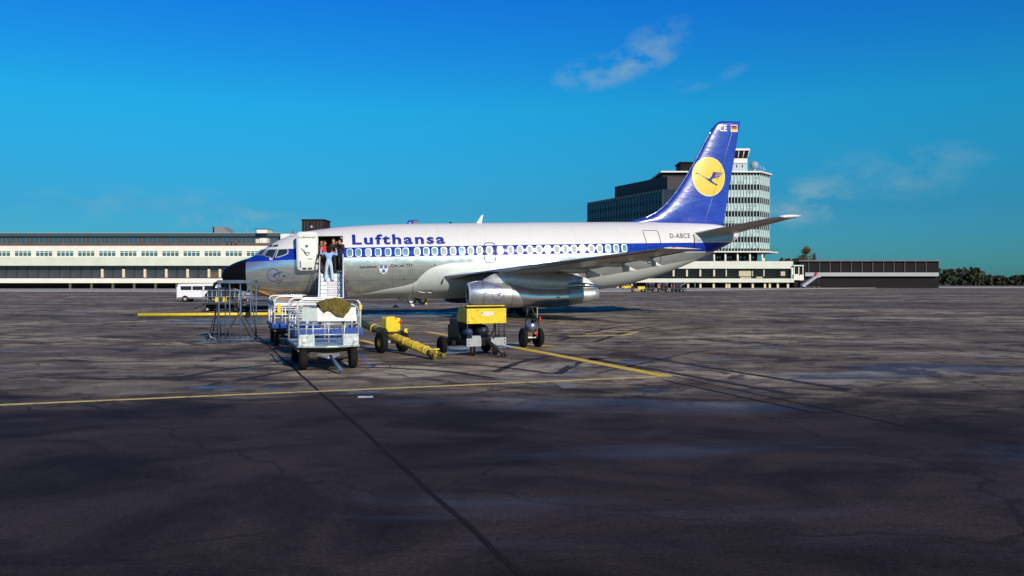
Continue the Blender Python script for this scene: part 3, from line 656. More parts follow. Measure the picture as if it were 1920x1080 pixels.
# ------------------------------------------------------------------ airliner (local x = aft of the nose, -y = left side, z = up)
PROF=[ # u, top, bottom, half width, widest height
(0.00,2.22,2.10,0.05,2.16),(0.10,2.43,1.86,0.28,2.17),(0.42,2.68,1.58,0.58,2.20),(0.90,2.90,1.38,0.88,2.26),(1.35,3.04,1.24,1.08,2.32),
(1.80,3.24,1.12,1.25,2.40),(2.35,3.62,1.01,1.43,2.50),(3.05,4.02,0.92,1.60,2.54),(3.90,4.33,0.86,1.74,2.60),(5.16,4.54,0.81,1.84,2.66),
(6.30,4.66,0.78,1.88,2.70),(8.00,4.75,0.77,1.88,2.70),(10.0,4.80,0.77,1.88,2.70),(17.5,4.80,0.77,1.88,2.70),(19.5,4.79,0.80,1.87,2.72),
(21.7,4.78,0.97,1.77,2.80),(23.4,4.76,1.32,1.58,2.93),(25.0,4.72,1.76,1.33,3.10),(26.7,4.66,2.38,0.99,3.42),(28.1,4.58,2.98,0.66,3.62),
(28.9,4.42,3.34,0.46,3.74),(29.4,4.18,3.60,0.28,3.84),(29.62,3.98,3.78,0.09,3.88)]
def _pchip(xs,ys):
    n=len(xs);h=[xs[i+1]-xs[i] for i in range(n-1)];d=[(ys[i+1]-ys[i])/h[i] for i in range(n-1)]
    m=[d[0]]+[0 if d[i-1]*d[i]<=0 else 3*(h[i-1]+h[i])/((2*h[i]+h[i-1])/d[i-1]+(h[i]+2*h[i-1])/d[i]) for i in range(1,n-1)]+[d[-1]]
    def f(x):
        x=min(max(x,xs[0]),xs[-1]);i=0
        while i<n-2 and x>xs[i+1]: i+=1
        t=(x-xs[i])/h[i];t2=t*t;t3=t2*t
        return ys[i]*(2*t3-3*t2+1)+m[i]*h[i]*(t3-2*t2+t)+ys[i+1]*(3*t2-2*t3)+m[i+1]*h[i]*(t3-t2)
    return f
_xs=[p[0] for p in PROF]
f_top,f_bot,f_hw,f_wm=[_pchip(_xs,[p[k] for p in PROF]) for k in (1,2,3,4)]
def v_at(u,w):
    t,b,hw,wm=f_top(u),f_bot(u),f_hw(u),f_wm(u)
    c=(w-wm)/(t-wm) if w>wm else (w-wm)/(wm-b)
    return hw*math.sqrt(max(0,1-c*c))
JET = thing('airliner', 'white, blue and bare metal jet airliner with yellow disc on its blue fin', 'airliner')
JET.location = ((417 - 960) * 44.8 / FOC, 44.8, .045)
JET.rotation_euler = (Matrix.Rotation(R(11.5), 4, 'Z') @ Matrix.Rotation(R(-1.4), 4, 'Y')).to_euler()
JM = Matrix.Translation(JET.location) @ JET.rotation_euler.to_matrix().to_4x4()
def skin_pt(u, w, s=1): return Vector((u, -s * v_at(u, w), w))
def skin_n(u, w, s=1):
    e = .02; a = skin_pt(u + e, w, s) - skin_pt(u - e, w, s); b = skin_pt(u, w + e, s) - skin_pt(u, w - e, s)
    n = a.cross(b).normalized()
    return n if n.y * -s > 0 else -n
def skin(u, w, off=0, s=1): return skin_pt(u, w, s) + skin_n(u, w, s) * off

# livery: one paint material that knows where the airline's stripes run along the body
def livery():
    m = bpy.data.materials.new('airline_livery'); m.use_nodes = True
    n, l = m.node_tree.nodes, m.node_tree.links; b = n['Principled BSDF']
    t = n.new('ShaderNodeTexCoord'); s = n.new('ShaderNodeSeparateXYZ'); l.new(t.outputs['Object'], s.inputs[0]); U, Wz = s.outputs[0], s.outputs[2]
    def M(op, a, b_=None, cl=False):
        x = n.new('ShaderNodeMath'); x.operation = op; x.use_clamp = cl
        for i, q in enumerate((a, b_)):
            if q is None: continue
            if isinstance(q, (int, float)): x.inputs[i].default_value = q
            else: l.new(q, x.inputs[i])
        return x.outputs[0]
    gt = lambda a, b_: M('GREATER_THAN', a, b_)
    lt = lambda a, b_: M('LESS_THAN', a, b_)
    AND = lambda a, b_: M('MULTIPLY', a, b_)
    OR = lambda a, b_: M('MAXIMUM', a, b_)
    def mix(f, a, b_):
        x = n.new('ShaderNodeMix'); x.data_type = 'RGBA'; l.new(f, x.inputs[0])
        for k_, q in ((6, a), (7, b_)):
            if isinstance(q, tuple): x.inputs[k_].default_value = (*q, 1)
            else: l.new(q, x.inputs[k_])
        return x.outputs[2]
    def noise(sc_, st, det=5, off=(0, 0, 0)):
        p = n.new('ShaderNodeMapping'); p.inputs['Scale'].default_value = st; p.inputs['Location'].default_value = off; l.new(t.outputs['Object'], p.inputs[0])
        q = n.new('ShaderNodeTexNoise'); q.inputs['Scale'].default_value = sc_; q.inputs['Detail'].default_value = det; q.inputs['Roughness'].default_value = .6
        l.new(p.outputs[0], q.inputs['Vector']); return q.outputs['Fac']
    def ramp(x, a, b_, c0, c1):
        r = n.new('ShaderNodeMapRange'); r.inputs[1].default_value = a; r.inputs[2].default_value = b_; r.inputs[3].default_value = c0; r.inputs[4].default_value = c1; l.new(x, r.inputs[0]); return r.outputs[0]
    nose = lt(U, 1.36)
    front_top = M('ADD', M('MULTIPLY', U, .62), 2.22)                     # upper edge of the blue round the windscreen
    upper = M('MAXIMUM', 3.465, AND(lt(U, 1.98), 9.0))
    low = M('SUBTRACT', 2.945, M('MULTIPLY', M('MAXIMUM', M('SUBTRACT', 6.4, U), 0.0), .023))
    stripe = AND(AND(gt(Wz, low), lt(Wz, upper)), gt(U, 1.36))
    white = AND(gt(Wz, 3.465), gt(U, 1.98))
    line_ = AND(AND(gt(Wz, 2.905), lt(Wz, 2.945)), gt(U, 6.4))
    belly = AND(lt(Wz, M('ADD', M('MULTIPLY', U, .147), -1.375)), gt(U, 18.8))
    paint = OR(OR(OR(stripe, white), OR(line_, belly)), nose)
    mott = noise(2.4, (1, 1, 1.4)); fine = noise(22, (1, .6, .6), 6); plate = noise(.55, (1, .3, 1.2), 2, (3, 0, 0))
    metal = mix(ramp(mott, .3, .7, 0, 1), (.71, .80, .79), (.82, .89, .87)); metal = mix(ramp(fine, .5, .75, 0, .4), metal, (.50, .54, .53))
    metal = mix(ramp(plate, .48, .52, 0, .22), metal, (.62, .73, .73))
    # fine skin seams: frames every 2.54 m and three stringers
    seam_u = lt(M('ABSOLUTE', M('SUBTRACT', M('FRACT', M('DIVIDE', U, 2.54)), .5)), .0035)
    seam_w = OR(lt(M('ABSOLUTE', M('SUBTRACT', Wz, 1.72)), .010), lt(M('ABSOLUTE', M('SUBTRACT', Wz, 2.42)), .007))
    metal = mix(M('MULTIPLY', OR(seam_u, seam_w), .55), metal, (.14, .14, .14))
    c = mix(OR(white, OR(line_, belly)), metal, mix(ramp(mott, .3, .8, 0, 1), (.66, .645, .625), (.61, .60, .585)))
    c = mix(AND(belly, 1.0), c, (.50, .52, .50))
    c = mix(stripe, c, mix(ramp(mott, .3, .7, 0, 1), (.005, .026, .27), (.009, .036, .34)))
    c = mix(nose, c, (.005, .005, .007))
    c = mix(M('MULTIPLY', AND(seam_u, white), .30), c, (.30, .30, .30))
    l.new(c, b.inputs['Base Color'])
    l.new(ramp(paint, 0, 1, .84, 0), b.inputs['Metallic'])
    rg = M('ADD', ramp(mott, .2, .8, .20, .34), ramp(OR(white, belly), 0, 1, 0, .12)); rg = M('SUBTRACT', rg, M('MULTIPLY', stripe, .15)); l.new(rg, b.inputs['Roughness'])
    l.new(M('SUBTRACT', .4, M('MULTIPLY', nose, .33)), b.inputs['Specular IOR Level']); b.inputs['Coat Roughness'].default_value = .16
    bu = n.new('ShaderNodeBump'); bu.inputs['Distance'].default_value = .012
    quilt = noise(1.7, (1.0, .4, 1.6), 3, (7, 0, 2)); l.new(ramp(paint, 0, 1, .36, .15), bu.inputs['Strength']); l.new(M('ADD', quilt, M('MULTIPLY', fine, .03)), bu.inputs['Height']); l.new(bu.outputs[0], b.inputs['Normal'])
    return m
LIVERY = livery()
DOOR_U0, DOOR_U1, DOOR_W0, DOOR_W1 = 5.09, 6.29, 2.22, 4.08
us = [0, .03, .07, .12, .2, .3, .42, .6, .8, 1.0, 1.2, 1.36, 1.6, 1.85, 2.1, 2.35, 2.6, 2.85, 3.1, 3.5, 3.9, 4.3, 4.7, DOOR_U0, 5.4, 5.7, 6.0, DOOR_U1, 6.8, 7.4, 8]
u = 8.
while u < 17.4: u += .95; us.append(u)
us += [18, 18.6, 19.2, 19.8, 20.4, 21, 21.7, 22.4, 23, 23.6, 24.3, 25, 25.7, 26.3, 26.9, 27.5, 28, 28.4, 28.8, 29.1, 29.3, 29.45, 29.55, 29.62]
def ring(u, n=72):
    out = []
    for i in range(n):
        a = 2 * math.pi * (i + .5) / n; hw, wm = f_hw(u), f_wm(u); t, b = f_top(u), f_bot(u)
        c_, s_ = math.cos(a), math.sin(a)
        out.append(Vector((u, -hw * s_, wm + (c_ * (t - wm) if c_ > 0 else c_ * (wm - b)))))
    return out
FU = MB(); rs = [ring(u) for u in us]; nr = 72
vv = [p for r in rs for p in r]; ff = []
for i in range(len(rs) - 1):
    for j in range(nr):
        if DOOR_U0 - .01 <= us[i] and us[i + 1] <= DOOR_U1 + .01 and j < nr // 2 and DOOR_W0 < (rs[i][j].z + rs[i][(j + 1) % nr].z) / 2 < DOOR_W1: continue
        ff.append((i * nr + j, (i + 1) * nr + j, (i + 1) * nr + (j + 1) % nr, i * nr + (j + 1) % nr))
FU.add(vv, ff, 0, True); FU.add(rs[0], [tuple(range(nr))]); FU.add(rs[-1], [tuple(range(nr))[::-1]])
FUS = FU.build('fuselage', LIVERY, JET, fix=False)
b_ = bmesh.new(); b_.from_mesh(FUS.data); bmesh.ops.recalc_face_normals(b_, faces=b_.faces); b_.to_mesh(FUS.data); b_.free()

# doorway: dark vestibule with floor, ceiling and rounded surround
VEST = mat('vestibule_lining', (.10, .085, .075), .7, var=.3, scale=3)
m = MB(); yo, yi = -1.62, .4
m.add([(5.02, yo, 2.2), (6.36, yo, 2.2), (6.36, yi, 2.2), (5.02, yi, 2.2)], [(0, 1, 2, 3)]); m.add([(5.02, -1.5, 4.1), (6.36, -1.5, 4.1), (6.36, yi, 4.1), (5.02, yi, 4.1)], [(0, 1, 2, 3)])
m.add([(5.02, yi, 2.2), (6.36, yi, 2.2), (6.36, yi, 4.1), (5.02, yi, 4.1)], [(0, 1, 2, 3)])
for uu in (5.02, 6.36): m.add([(uu, -1.82, 2.2), (uu, yi, 2.2), (uu, yi, 4.1), (uu, -1.55, 4.1)], [(0, 1, 2, 3)])
m.build('vestibule', VEST, JET, fix=False)
def outline(u0, u1, w0, w1, r, n=6):
    return [((u0 + u1) / 2 + x, (w0 + w1) / 2 + z) for x, z in rrect(u1 - u0, w1 - w0, r, n)]
def dens(pts, step=.12):
    out = []
    for i, p in enumerate(pts):
        q = pts[(i + 1) % len(pts)]; k_ = max(1, int(math.hypot(q[0] - p[0], q[1] - p[1]) / step))
        out += [(p[0] + (q[0] - p[0]) * j / k_, p[1] + (q[1] - p[1]) * j / k_) for j in range(k_)]
    return out
def skin_tube(name, pts, r, mt_, parent, closed=True, off=.0, s=1):
    mm = MB(); mm.tube([skin(p[0], p[1], off, s) for p in (dens(pts) if closed else pts)], r, 6, closed=closed); return mm.build(name, mt_, parent)
# surround: the square cut in the shell is closed off round the corners by a rounded frame
mm = MB(); o1 = dens(outline(DOOR_U0 - .10, DOOR_U1 + .10, DOOR_W0 - .10, DOOR_W1 + .16, .10)); 
inner = outline(DOOR_U0 + .02, DOOR_U1 - .02, DOOR_W0 + .02, DOOR_W1 + .0, .16, 10); outer = outline(DOOR_U0 - .07, DOOR_U1 + .07, DOOR_W0 - .07, DOOR_W1 + .09, .10, 10)
pi_, po_ = dens(inner, 9), dens(outer, 9)
def skin_band(mm, a, b2, off):
    n_ = len(a); vv = [skin(*p, off) for p in a] + [skin(*p, off) for p in b2]; mm.add(vv, [(i, (i + 1) % n_, n_ + (i + 1) % n_, n_ + i) for i in range(n_)], 0, True)
def sub_outline(pts, k_=6):
    out = []
    for i, p in enumerate(pts):
        q = pts[(i + 1) % len(pts)]
        for j in range(k_): out.append((p[0] + (q[0] - p[0]) * j / k_, p[1] + (q[1] - p[1]) * j / k_))
    return out
mm = MB(); skin_band(mm, sub_outline(inner), sub_outline(outer), .006)
mm.build('door_surround', mat('door_surround_paint', (.66, .65, .62), .4), JET)
skin_tube('door_seal', inner, .016, BLACK, JET, off=.008)

# passenger windows
wf = MB(); oo, ii = rrect(.325, .445, .112), rrect(.272, .392, .09); n_ = len(oo)
vv = [(x, -.008, z) for x, z in oo] + [(x, -.009, z) for x, z in ii] + [(x * 1.02, .006, z * 1.02) for x, z in oo]
wf.add(vv, [(i, (i + 1) % n_, n_ + (i + 1) % n_, n_ + i) for i in range(n_)] + [(2 * n_ + i, 2 * n_ + (i + 1) % n_, (i + 1) % n_, i) for i in range(n_)])
wfm = wf.mesh('window', mat('window_surround', (.46, .54, .56), .35, .4, var=.1), fix=False)
wp = MB(); wp.add([(x * 1.03, -.0082, z * 1.03) for x, z in ii], [tuple(range(n_))[::-1]]); wpm = wp.mesh('pane', CABINGLASS, fix=False)
wps = MB(); wps.add([(x, -.0100, z) for x, z in rrect(.262, .382, .09)], [tuple(range(n_))[::-1]]); wpsm = wps.mesh('pane', mat('lowered_blind', (.38, .43, .43), .6, var=.2, spec=.3), fix=False)  # pale panes: sun glare along the windows put into their colour
WU = [6.7, 7.15, 7.66, 8.17, 8.69, 9.21, 9.62, 10.23, 10.71, 11.17, 11.66, 12.15, 12.64, 13.12, 13.6, 14.14, 14.73, 15.31, 15.84, 16.39, 16.91, 17.4, 17.92, 18.41, 18.9, 19.39, 19.9, 20.39, 20.89, 21.37, 21.86]
for i, uu in enumerate(WU):
    p = skin(uu, 3.19, 0); nrm = skin_n(uu, 3.19)
    rx = math.atan2(nrm.z, -nrm.y)
    w = place('window', wfm, FUS, p, Euler((-rx, 0, math.asin(max(-1, min(1, nrm.x))))))
    place('pane', wpsm if i in (2, 7, 10, 11, 13, 14, 15, 17, 18, 19, 20, 22, 23, 24, 26, 27) else wpm, w)
# the far side has the same row
for uu in WU:
    p = skin(uu, 3.19, 0, -1); nrm = skin_n(uu, 3.19, -1); w = place('window', wfm, FUS, p, Euler((-math.atan2(nrm.z, nrm.y), 0, math.pi))); place('pane', wpm, w)

def skin_poly(name, pts, mt_, parent, off=.008, s=1, n_sub=5):
    vv2, ff2 = poly2d(pts); b = bmesh.new(); bv = [b.verts.new((x, y, 0)) for x, y in vv2]
    for f in ff2: b.faces.new([bv[i] for i in f])
    bmesh.ops.subdivide_edges(b, edges=b.edges[:], cuts=n_sub, use_grid_fill=True); b.verts.index_update()
    mm = MB(); mm.add([skin(v.co.x, v.co.y, off, s) for v in b.verts], [tuple(v.index for v in f.verts) for f in b.faces], 0, True); b.free()
    return mm.build(name, mt_, parent)
COCKPIT = mat('cockpit_glass', (.02, .035, .04), .05, spec=1.0, var=.4, scale=2)
for s in (1, -1):
    for pts in ([(1.80, 3.18), (2.03, 3.50), (2.39, 3.46), (2.22, 3.18)], [(2.29, 3.14), (2.50, 3.45), (2.97, 3.45), (2.77, 2.98)], [(2.90, 3.00), (3.05, 3.45), (3.48, 3.46), (3.55, 3.38), (3.54, 3.22), (3.35, 3.12)],
                [(2.42, 3.60), (2.62, 3.745), (2.75, 3.72), (2.66, 3.60)], [(2.71, 3.60), (2.82, 3.70), (3.06, 3.715), (2.99, 3.60)]):
        w = skin_poly('cockpit_window', pts, COCKPIT, FUS, .010, s, 3)
        if pts[0][1] < 3.5: skin_tube('window_frame', pts, .020, GREY if pts[0][0] < 2.8 else WHITE, w, off=.012, s=s)
mm = MB(); mm.add([skin(2.2, 3.5, .02), skin(2.95, 3.5, .02), skin(2.95, 3.56, .02), skin(2.2, 3.56, .02)], [(0, 1, 2, 3)])
skin_poly('pitot_placard', [(2.60, 2.90), (2.76, 2.90), (2.76, 3.02), (2.60, 3.02)], WHITE, FUS, .012); skin_poly('red_placard', [(2.66, 2.95), (2.76, 2.95), (2.76, 3.02), (2.66, 3.02)], RED, FUS, .016)
for w0 in (2.28, 1.86):
    mm = MB(); p = skin(3.22, w0, .0); mm.cyl(p, p + Vector((0, -.10, 0)), .02, n=8); mm.cyl(p + Vector((0, -.10, 0)), p + Vector((-.22, -.11, -.06)), .016, n=8); mm.build('pitot_probe', DARKMETAL, FUS)
mm = MB(); p = skin(3.32, 2.06, 0); mm.lathe(p, (0, -1, 0), [(0, .05), (.02, .05), (.021, .001)], 14); mm.build('static_port', DARKMETAL, FUS)

# lettering and emblems that follow the skin
def skin_text(name, body, u0, w0, h, width, mt_, parent, bold=.0, off=.006, shear=0, slope=0.0, space=1.0):
    vv2, ff2 = text2d(body, h, width, bold, shear, space)
    if h > .3: vv2, ff2 = cut2d(vv2, ff2, .08)
    mm = MB(); mm.add([skin(u0 + x, w0 + y + slope * x, off) for x, y in vv2], ff2); return mm.build(name, mt_, parent)
INKBLUE = mat('lettering_blue', (.008, .022, .25), .35, var=.05); INK = mat('lettering_black', (.02, .02, .025), .5, var=.1); INKRED = mat('lettering_red', (.45, .06, .05), .5); INKWHITE = mat('lettering_white', (.75, .75, .75), .5, var=.05)
skin_text('lettering', 'Lufthansa', 6.84, 3.605, .57, 4.92, INKBLUE, FUS, .036, .008, slope=-.006, space=1.22)
skin_text('lettering', 'Landshut', 7.20, 2.36, .16, .88, INK, FUS, .03, space=1.05)
skin_text('lettering', 'City Jet 737', 8.80, 2.36, .185, 1.17, INK, FUS, .03, space=1.05)
skin_text('registration', 'D-ABCE', 24.80, 3.73, .28, 1.32, INK, FUS, .014, .008, space=1.1)
# town shield between the two names
sh = [(8.21, 2.47), (8.66, 2.47), (8.66, 2.25), (8.60, 2.13), (8.435, 2.03), (8.27, 2.13), (8.21, 2.25)]
shield = skin_poly('shield', sh, INKWHITE, FUS, .006)
for du, dw in ((-.115, .13), (.115, .13), (0, -.09)):
    pts = [(8.435 + du + .085 * math.cos(a * math.pi / 6), 2.25 + dw + .06 + .07 * math.sin(a * math.pi / 6)) for a in range(12)]
    skin_poly('shield_hat', pts, mat('shield_blue', (.03, .16, .42), .5), shield, .010, 1, 2); skin_poly('hat_brim', [(8.435 + du - .10, 2.25 + dw - .035), (8.435 + du + .10, 2.25 + dw - .035), (8.435 + du + .10, 2.25 + dw), (8.435 + du - .10, 2.25 + dw)], INK, shield, .012, 1, 1)
# stylised flying bird inside a ring; unit disc, beak to the left, wing up to the right
BIRD = [(-.86, .20), (-.72, .20), (-.10, -.08), (.04, -.06), (.16, .06), (.25, .25), (.86, .20), (.80, .165), (.40, .185), (.40, .15), (.77, .12), (.73, .085), (.38, .10), (.37, .065), (.70, .05), (.66, .02), (.34, .02), (.33, -.01), (.60, -.03), (.58, -.055),
        (.26, -.055), (.14, -.13), (.20, -.22), (.38, -.32), (.52, -.375), (.50, -.41), (.36, -.375), (.05, -.24), (-.14, -.12), (-.50, .10)]
def bird_emblem(parent, place_fn, ru, rw, mt_, ring_mat, ring_w=.05):
    n_ = 48; mm = MB(); vv = []
    for k_ in (1.0, 1.0 - ring_w * 1.6): vv += [place_fn(ru * k_ * math.cos(2 * math.pi * i / n_), rw * k_ * math.sin(2 * math.pi * i / n_)) for i in range(n_)]
    mm.add(vv, [(i, (i + 1) % n_, n_ + (i + 1) % n_, n_ + i) for i in range(n_)]); mm.build('emblem_ring', ring_mat, parent)
    v2, f2 = poly2d(BIRD); mm = MB(); mm.add([place_fn(x * ru, y * rw) for x, y in v2], f2); mm.build('emblem_bird', mt_, parent)
bird_emblem(FUS, lambda x, y: skin(2.765 + x, 2.12 + y, .008), .32, .34, INKBLUE, INKBLUE)

# exits and service doors drawn as flush panels with a proud outline
OUTL = mat('exit_outline', (.02, .03, .10), .5)
for s in (1, -1):
    skin_tube('overwing_exit', outline(13.87, 14.46, 2.54, 3.60, .15), .024, OUTL, FUS, off=.006, s=s)
aft = [(23.16, 4.20), (23.98, 4.20), (24.08, 4.14), (24.12, 3.9), (24.14, 3.48), (24.13, 3.0), (24.14, 2.40), (24.06, 2.31), (23.36, 2.31), (23.28, 2.39), (23.26, 3.03), (23.24, 3.5), (23.17, 4.0)]
AFT = skin_tube('aft_door', aft, .018, OUTL, FUS, off=.006)
for uu, ww, r_ in ((11.15, 2.46, .035), (9.52, 1.78, .03), (6.55, 1.72, .04), (22.2, 2.6, .03), (12.9, 2.46, .03)):
    mm = MB(); mm.lathe(skin(uu, ww), skin_n(uu, ww), [(0, r_), (.03, r_), (.031, .002)], 12); mm.build('skin_port', DARKMETAL if uu < 12 else CHROME, FUS)
# open forward door standing ahead of its doorway
DO = MB(); n1, n2 = 14, 3; dpts = []
ou = outline(4.00, 5.09, 2.31, 4.33, .17, 7)
off = .50
front = [skin(p[0] + .0, p[1] - .10, 0) + Vector((0, -off, .10)) for p in sub_outline(ou, 3)]
back = [p + Vector((0, .13, 0)) for p in front]; n_ = len(front)
yc = sum((p.y for p in front)) / n_
# fill the curved face with rows between left and right edges
rows_ = 24; gf = []
def dhalf(w):
    r_ = .17; lo, hi = 2.31, 4.33; du = 0
    if w < lo + r_: du = r_ - math.sqrt(max(0, r_ * r_ - (lo + r_ - w) ** 2))
    if w > hi - r_: du = r_ - math.sqrt(max(0, r_ * r_ - (w - hi + r_) ** 2))
    return 4.00 + du, 5.09 - du
for k_ in range(rows_ + 1):
    w = 2.31 + (4.33 - 2.31) * (.5 - .5 * math.cos(math.pi * k_ / rows_)); a, b2 = dhalf(w)
    gf.append([Vector((a + (b2 - a) * j / 6, -(.50 * v_at(4.6, w - .08) + .96) - off + .18, w)) for j in range(7)])
for yo, sgn in ((0, 1), (.12, -1)):
    vv = [p + Vector((0, yo, 0)) for r_ in gf for p in r_]
    DO.add(vv, [(i * 7 + j, i * 7 + j + 1, (i + 1) * 7 + j + 1, (i + 1) * 7 + j) for i in range(rows_) for j in range(6)], 0, True)
edge = [gf[k_][0] for k_ in range(rows_ + 1)] + gf[-1][1:] + [gf[k_][-1] for k_ in range(rows_ - 1, -1, -1)] + gf[0][1:-1][::-1]
ne = len(edge); DO.add(edge + [p + Vector((0, .12, 0)) for p in edge], [(i, (i + 1) % ne, ne + (i + 1) % ne, ne + i) for i in range(ne)])
DOOR = DO.build('forward_door', mat('door_paint', (.66, .68, .62), .45, var=.06, scale=2), JET)
def door_pt(u, w, o=.006): return Vector((u, -(.50 * v_at(4.6, w - .08) + .96) - off + .18 - o, w))
v2, f2 = text2d('Lufthansa', .105, .86, .015); mm = MB(); mm.add([door_pt(4.11 + x, 3.98 + y) for x, y in v2], f2); mm.build('lettering', INK, DOOR)
mm = MB(); mm.lathe(door_pt(4.52, 3.56, 0), (0, -1, 0), [(0, .075), (.02, .075), (.021, .001)], 16); mm.build('viewing_port', mat('port_glass', (.05, .16, .17), .15), DOOR)
mm = MB(); mm.tube([door_pt(4.24, 3.45, .03), door_pt(4.34, 3.36, .05), door_pt(4.48, 3.22, .05), door_pt(4.60, 3.24, .05), door_pt(4.66, 3.17, .05), door_pt(4.58, 3.09, .05), door_pt(4.46, 3.14, .05), door_pt(4.36, 3.32, .04)], .016, 6); mm.cyl(door_pt(4.48, 3.2, -.01), door_pt(4.48, 3.2, .05), .03, n=8); mm.build('handle', mat('handle_green_grey', (.12, .20, .18), .4), DOOR)
mm = MB(); p, q = door_pt(4.57, 2.90, .03), door_pt(4.80, 2.91, .03); mm.cyl(p, q, .018, n=8); mm.build('grab_bar', mat('grab_bar_green', (.30, .45, .32), .5), DOOR)
mm = MB(); mm.box(door_pt(4.185, 2.62, .0), (.05, .03, .36)); mm.build('hinge_cover', DARKMETAL, DOOR)
for uu in (4.38, 4.66):
    mm = MB(); mm.box(door_pt(uu, 2.40, .0), (.21, .04, .10)); mm.build('slide_latch', DARKMETAL, DOOR)
mm = MB()
for ww in (3.0, 3.7): mm.cyl(skin(4.5, ww) + Vector((0, .1, 0)), door_pt(4.35, ww, -.1), .04, n=8)
mm.build('hinge_arm', CHROME, DOOR)

# aerials, beacons
m = MB(); m.prism([(13.72, 4.76), (14.04, 4.76), (14.16, 5.26), (14.08, 5.26)], -.02, .02); m.build('blade_aerial', WHITE, JET)
m = MB(); m.lathe((12.3, 0, 4.79), (0, 0, 1), [(0, .10), (.05, .09), (.09, .02)], 12); m.build('beacon', BLACK, JET)
m = MB(); m.prism([(9.72, .80), (10.00, .80), (10.16, .22), (10.04, .22)], -.02, .02); m.build('blade_aerial', WHITE, JET)
m = MB(); m.cyl((9.3, 0, .8), (9.34, 0, .62), .03, n=8); m.build('drain_mast', DARKMETAL, JET)

# ---- wing to body fairing
FAIR = mat('fairing_paint', (.56, .60, .57), .38, coat=.2, var=.07, scale=2)
fe = _pchip([6.4, 8.3, 10.1, 10.45, 10.9, 11.5, 12.2, 14, 17, 18.6, 19.6, 20.6], [.83, 1.18, 1.55, 1.93, 2.26, 2.46, 2.55, 2.56, 2.50, 2.1, 1.5, .95])
fo = _pchip([6.4, 7.5, 10.1, 10.6, 12, 17, 19, 20.6], [.015, .05, .10, .17, .20, .20, .12, .02])
for s in (1, -1):
    rr_ = []; uu = 6.4; ul = []
    while uu < 20.61: ul.append(uu); uu += .2
    for uu in ul:
        e = fe(uu); row = []
        for k_ in range(15):
            t = k_ / 14; w = .775 + (e - .775) * (t ** .8) if t else f_bot(uu) + .002
            w = max(w, f_bot(uu) + .003)
            o_ = fo(uu) * (1 - t ** 3)
            row.append(skin_pt(uu, w, s) + Vector((0, -s * (o_ + .004), 0)) if k_ else Vector((uu, 0, f_bot(uu) - o_ * .8 - .003)))
        rr_.append(row)
    mm = MB(); mm.add([p for r_ in rr_ for p in r_], [(i * 15 + j, (i + 1) * 15 + j, (i + 1) * 15 + j + 1, i * 15 + j + 1) for i in range(len(rr_) - 1) for j in range(14)], 0, True)
    fob = mm.build('wing_fairing', FAIR, JET)
    if s == 1:
        mm = MB(); mm.tube([rr_[18][k_] + Vector((0, -.004, 0)) for k_ in range(0, 15)], .010, 5); mm.build('fairing_joint', DARKMETAL, fob)
        mm = MB(); c_ = Vector((10.75, -(v_at(10.75, 1.12) + .17), 1.10))
        mm.add([c_ + Vector(q) for q in ((-.42, -.03, -.08), (-.1, -.05, -.14), (.35, -.03, .02), (.52, .0, .14), (.1, -.01, .12))], [(0, 1, 2, 3, 4)]); mm.build('air_inlet', BLACK, fob)
        for q0, q1 in (((-.46, -.06, -.06), (-.10, -.07, -.12)), ((.02, -.08, -.10), (.24, -.08, -.13))):
            mm = MB(); mm.cyl(c_ + Vector(q0), c_ + Vector(q1), .022, n=8); mm.build('inlet_lip', WHITE, fob)

# ---- wings
def foil(n=13):
    xs = [.5 - .5 * math.cos(math.pi * i / n) for i in range(n + 1)]
    th = lambda x: 5 * (.2969 * math.sqrt(x) - .126 * x - .3516 * x * x + .2843 * x ** 3 - .1015 * x ** 4)
    up = [(x, th(x) * .58 + .02 * math.sin(math.pi * x)) for x in xs]; lo = [(x, -th(x) * .42 + .02 * math.sin(math.pi * x)) for x in xs[1:-1]][::-1]
    return up, lo
def wing_data(v):
    le = 11.0 + (v - 1.2) * .93 if v < 2.5 else 12.209 + (v - 2.5) * .612
    te = 18.5 - .02 * (v - 1.2) if v < 4.9 else 18.43 + (v - 4.9) * .277
    return le, te, 1.80 + .077 * (v - 1.9), 1.72 + .082 * (v - 1.9) - .05, .145 - .0035 * v
def surf_low(v, x):
    le, te, wl, wt, t = wing_data(v); th = 5 * (.2969 * math.sqrt(x) - .126 * x - .3516 * x * x + .2843 * x ** 3 - .1015 * x ** 4)
    return wl + (wt - wl) * x + (te - le) * t * (-th * .42) + .02 * math.sin(math.pi * x) * (te - le) * .3
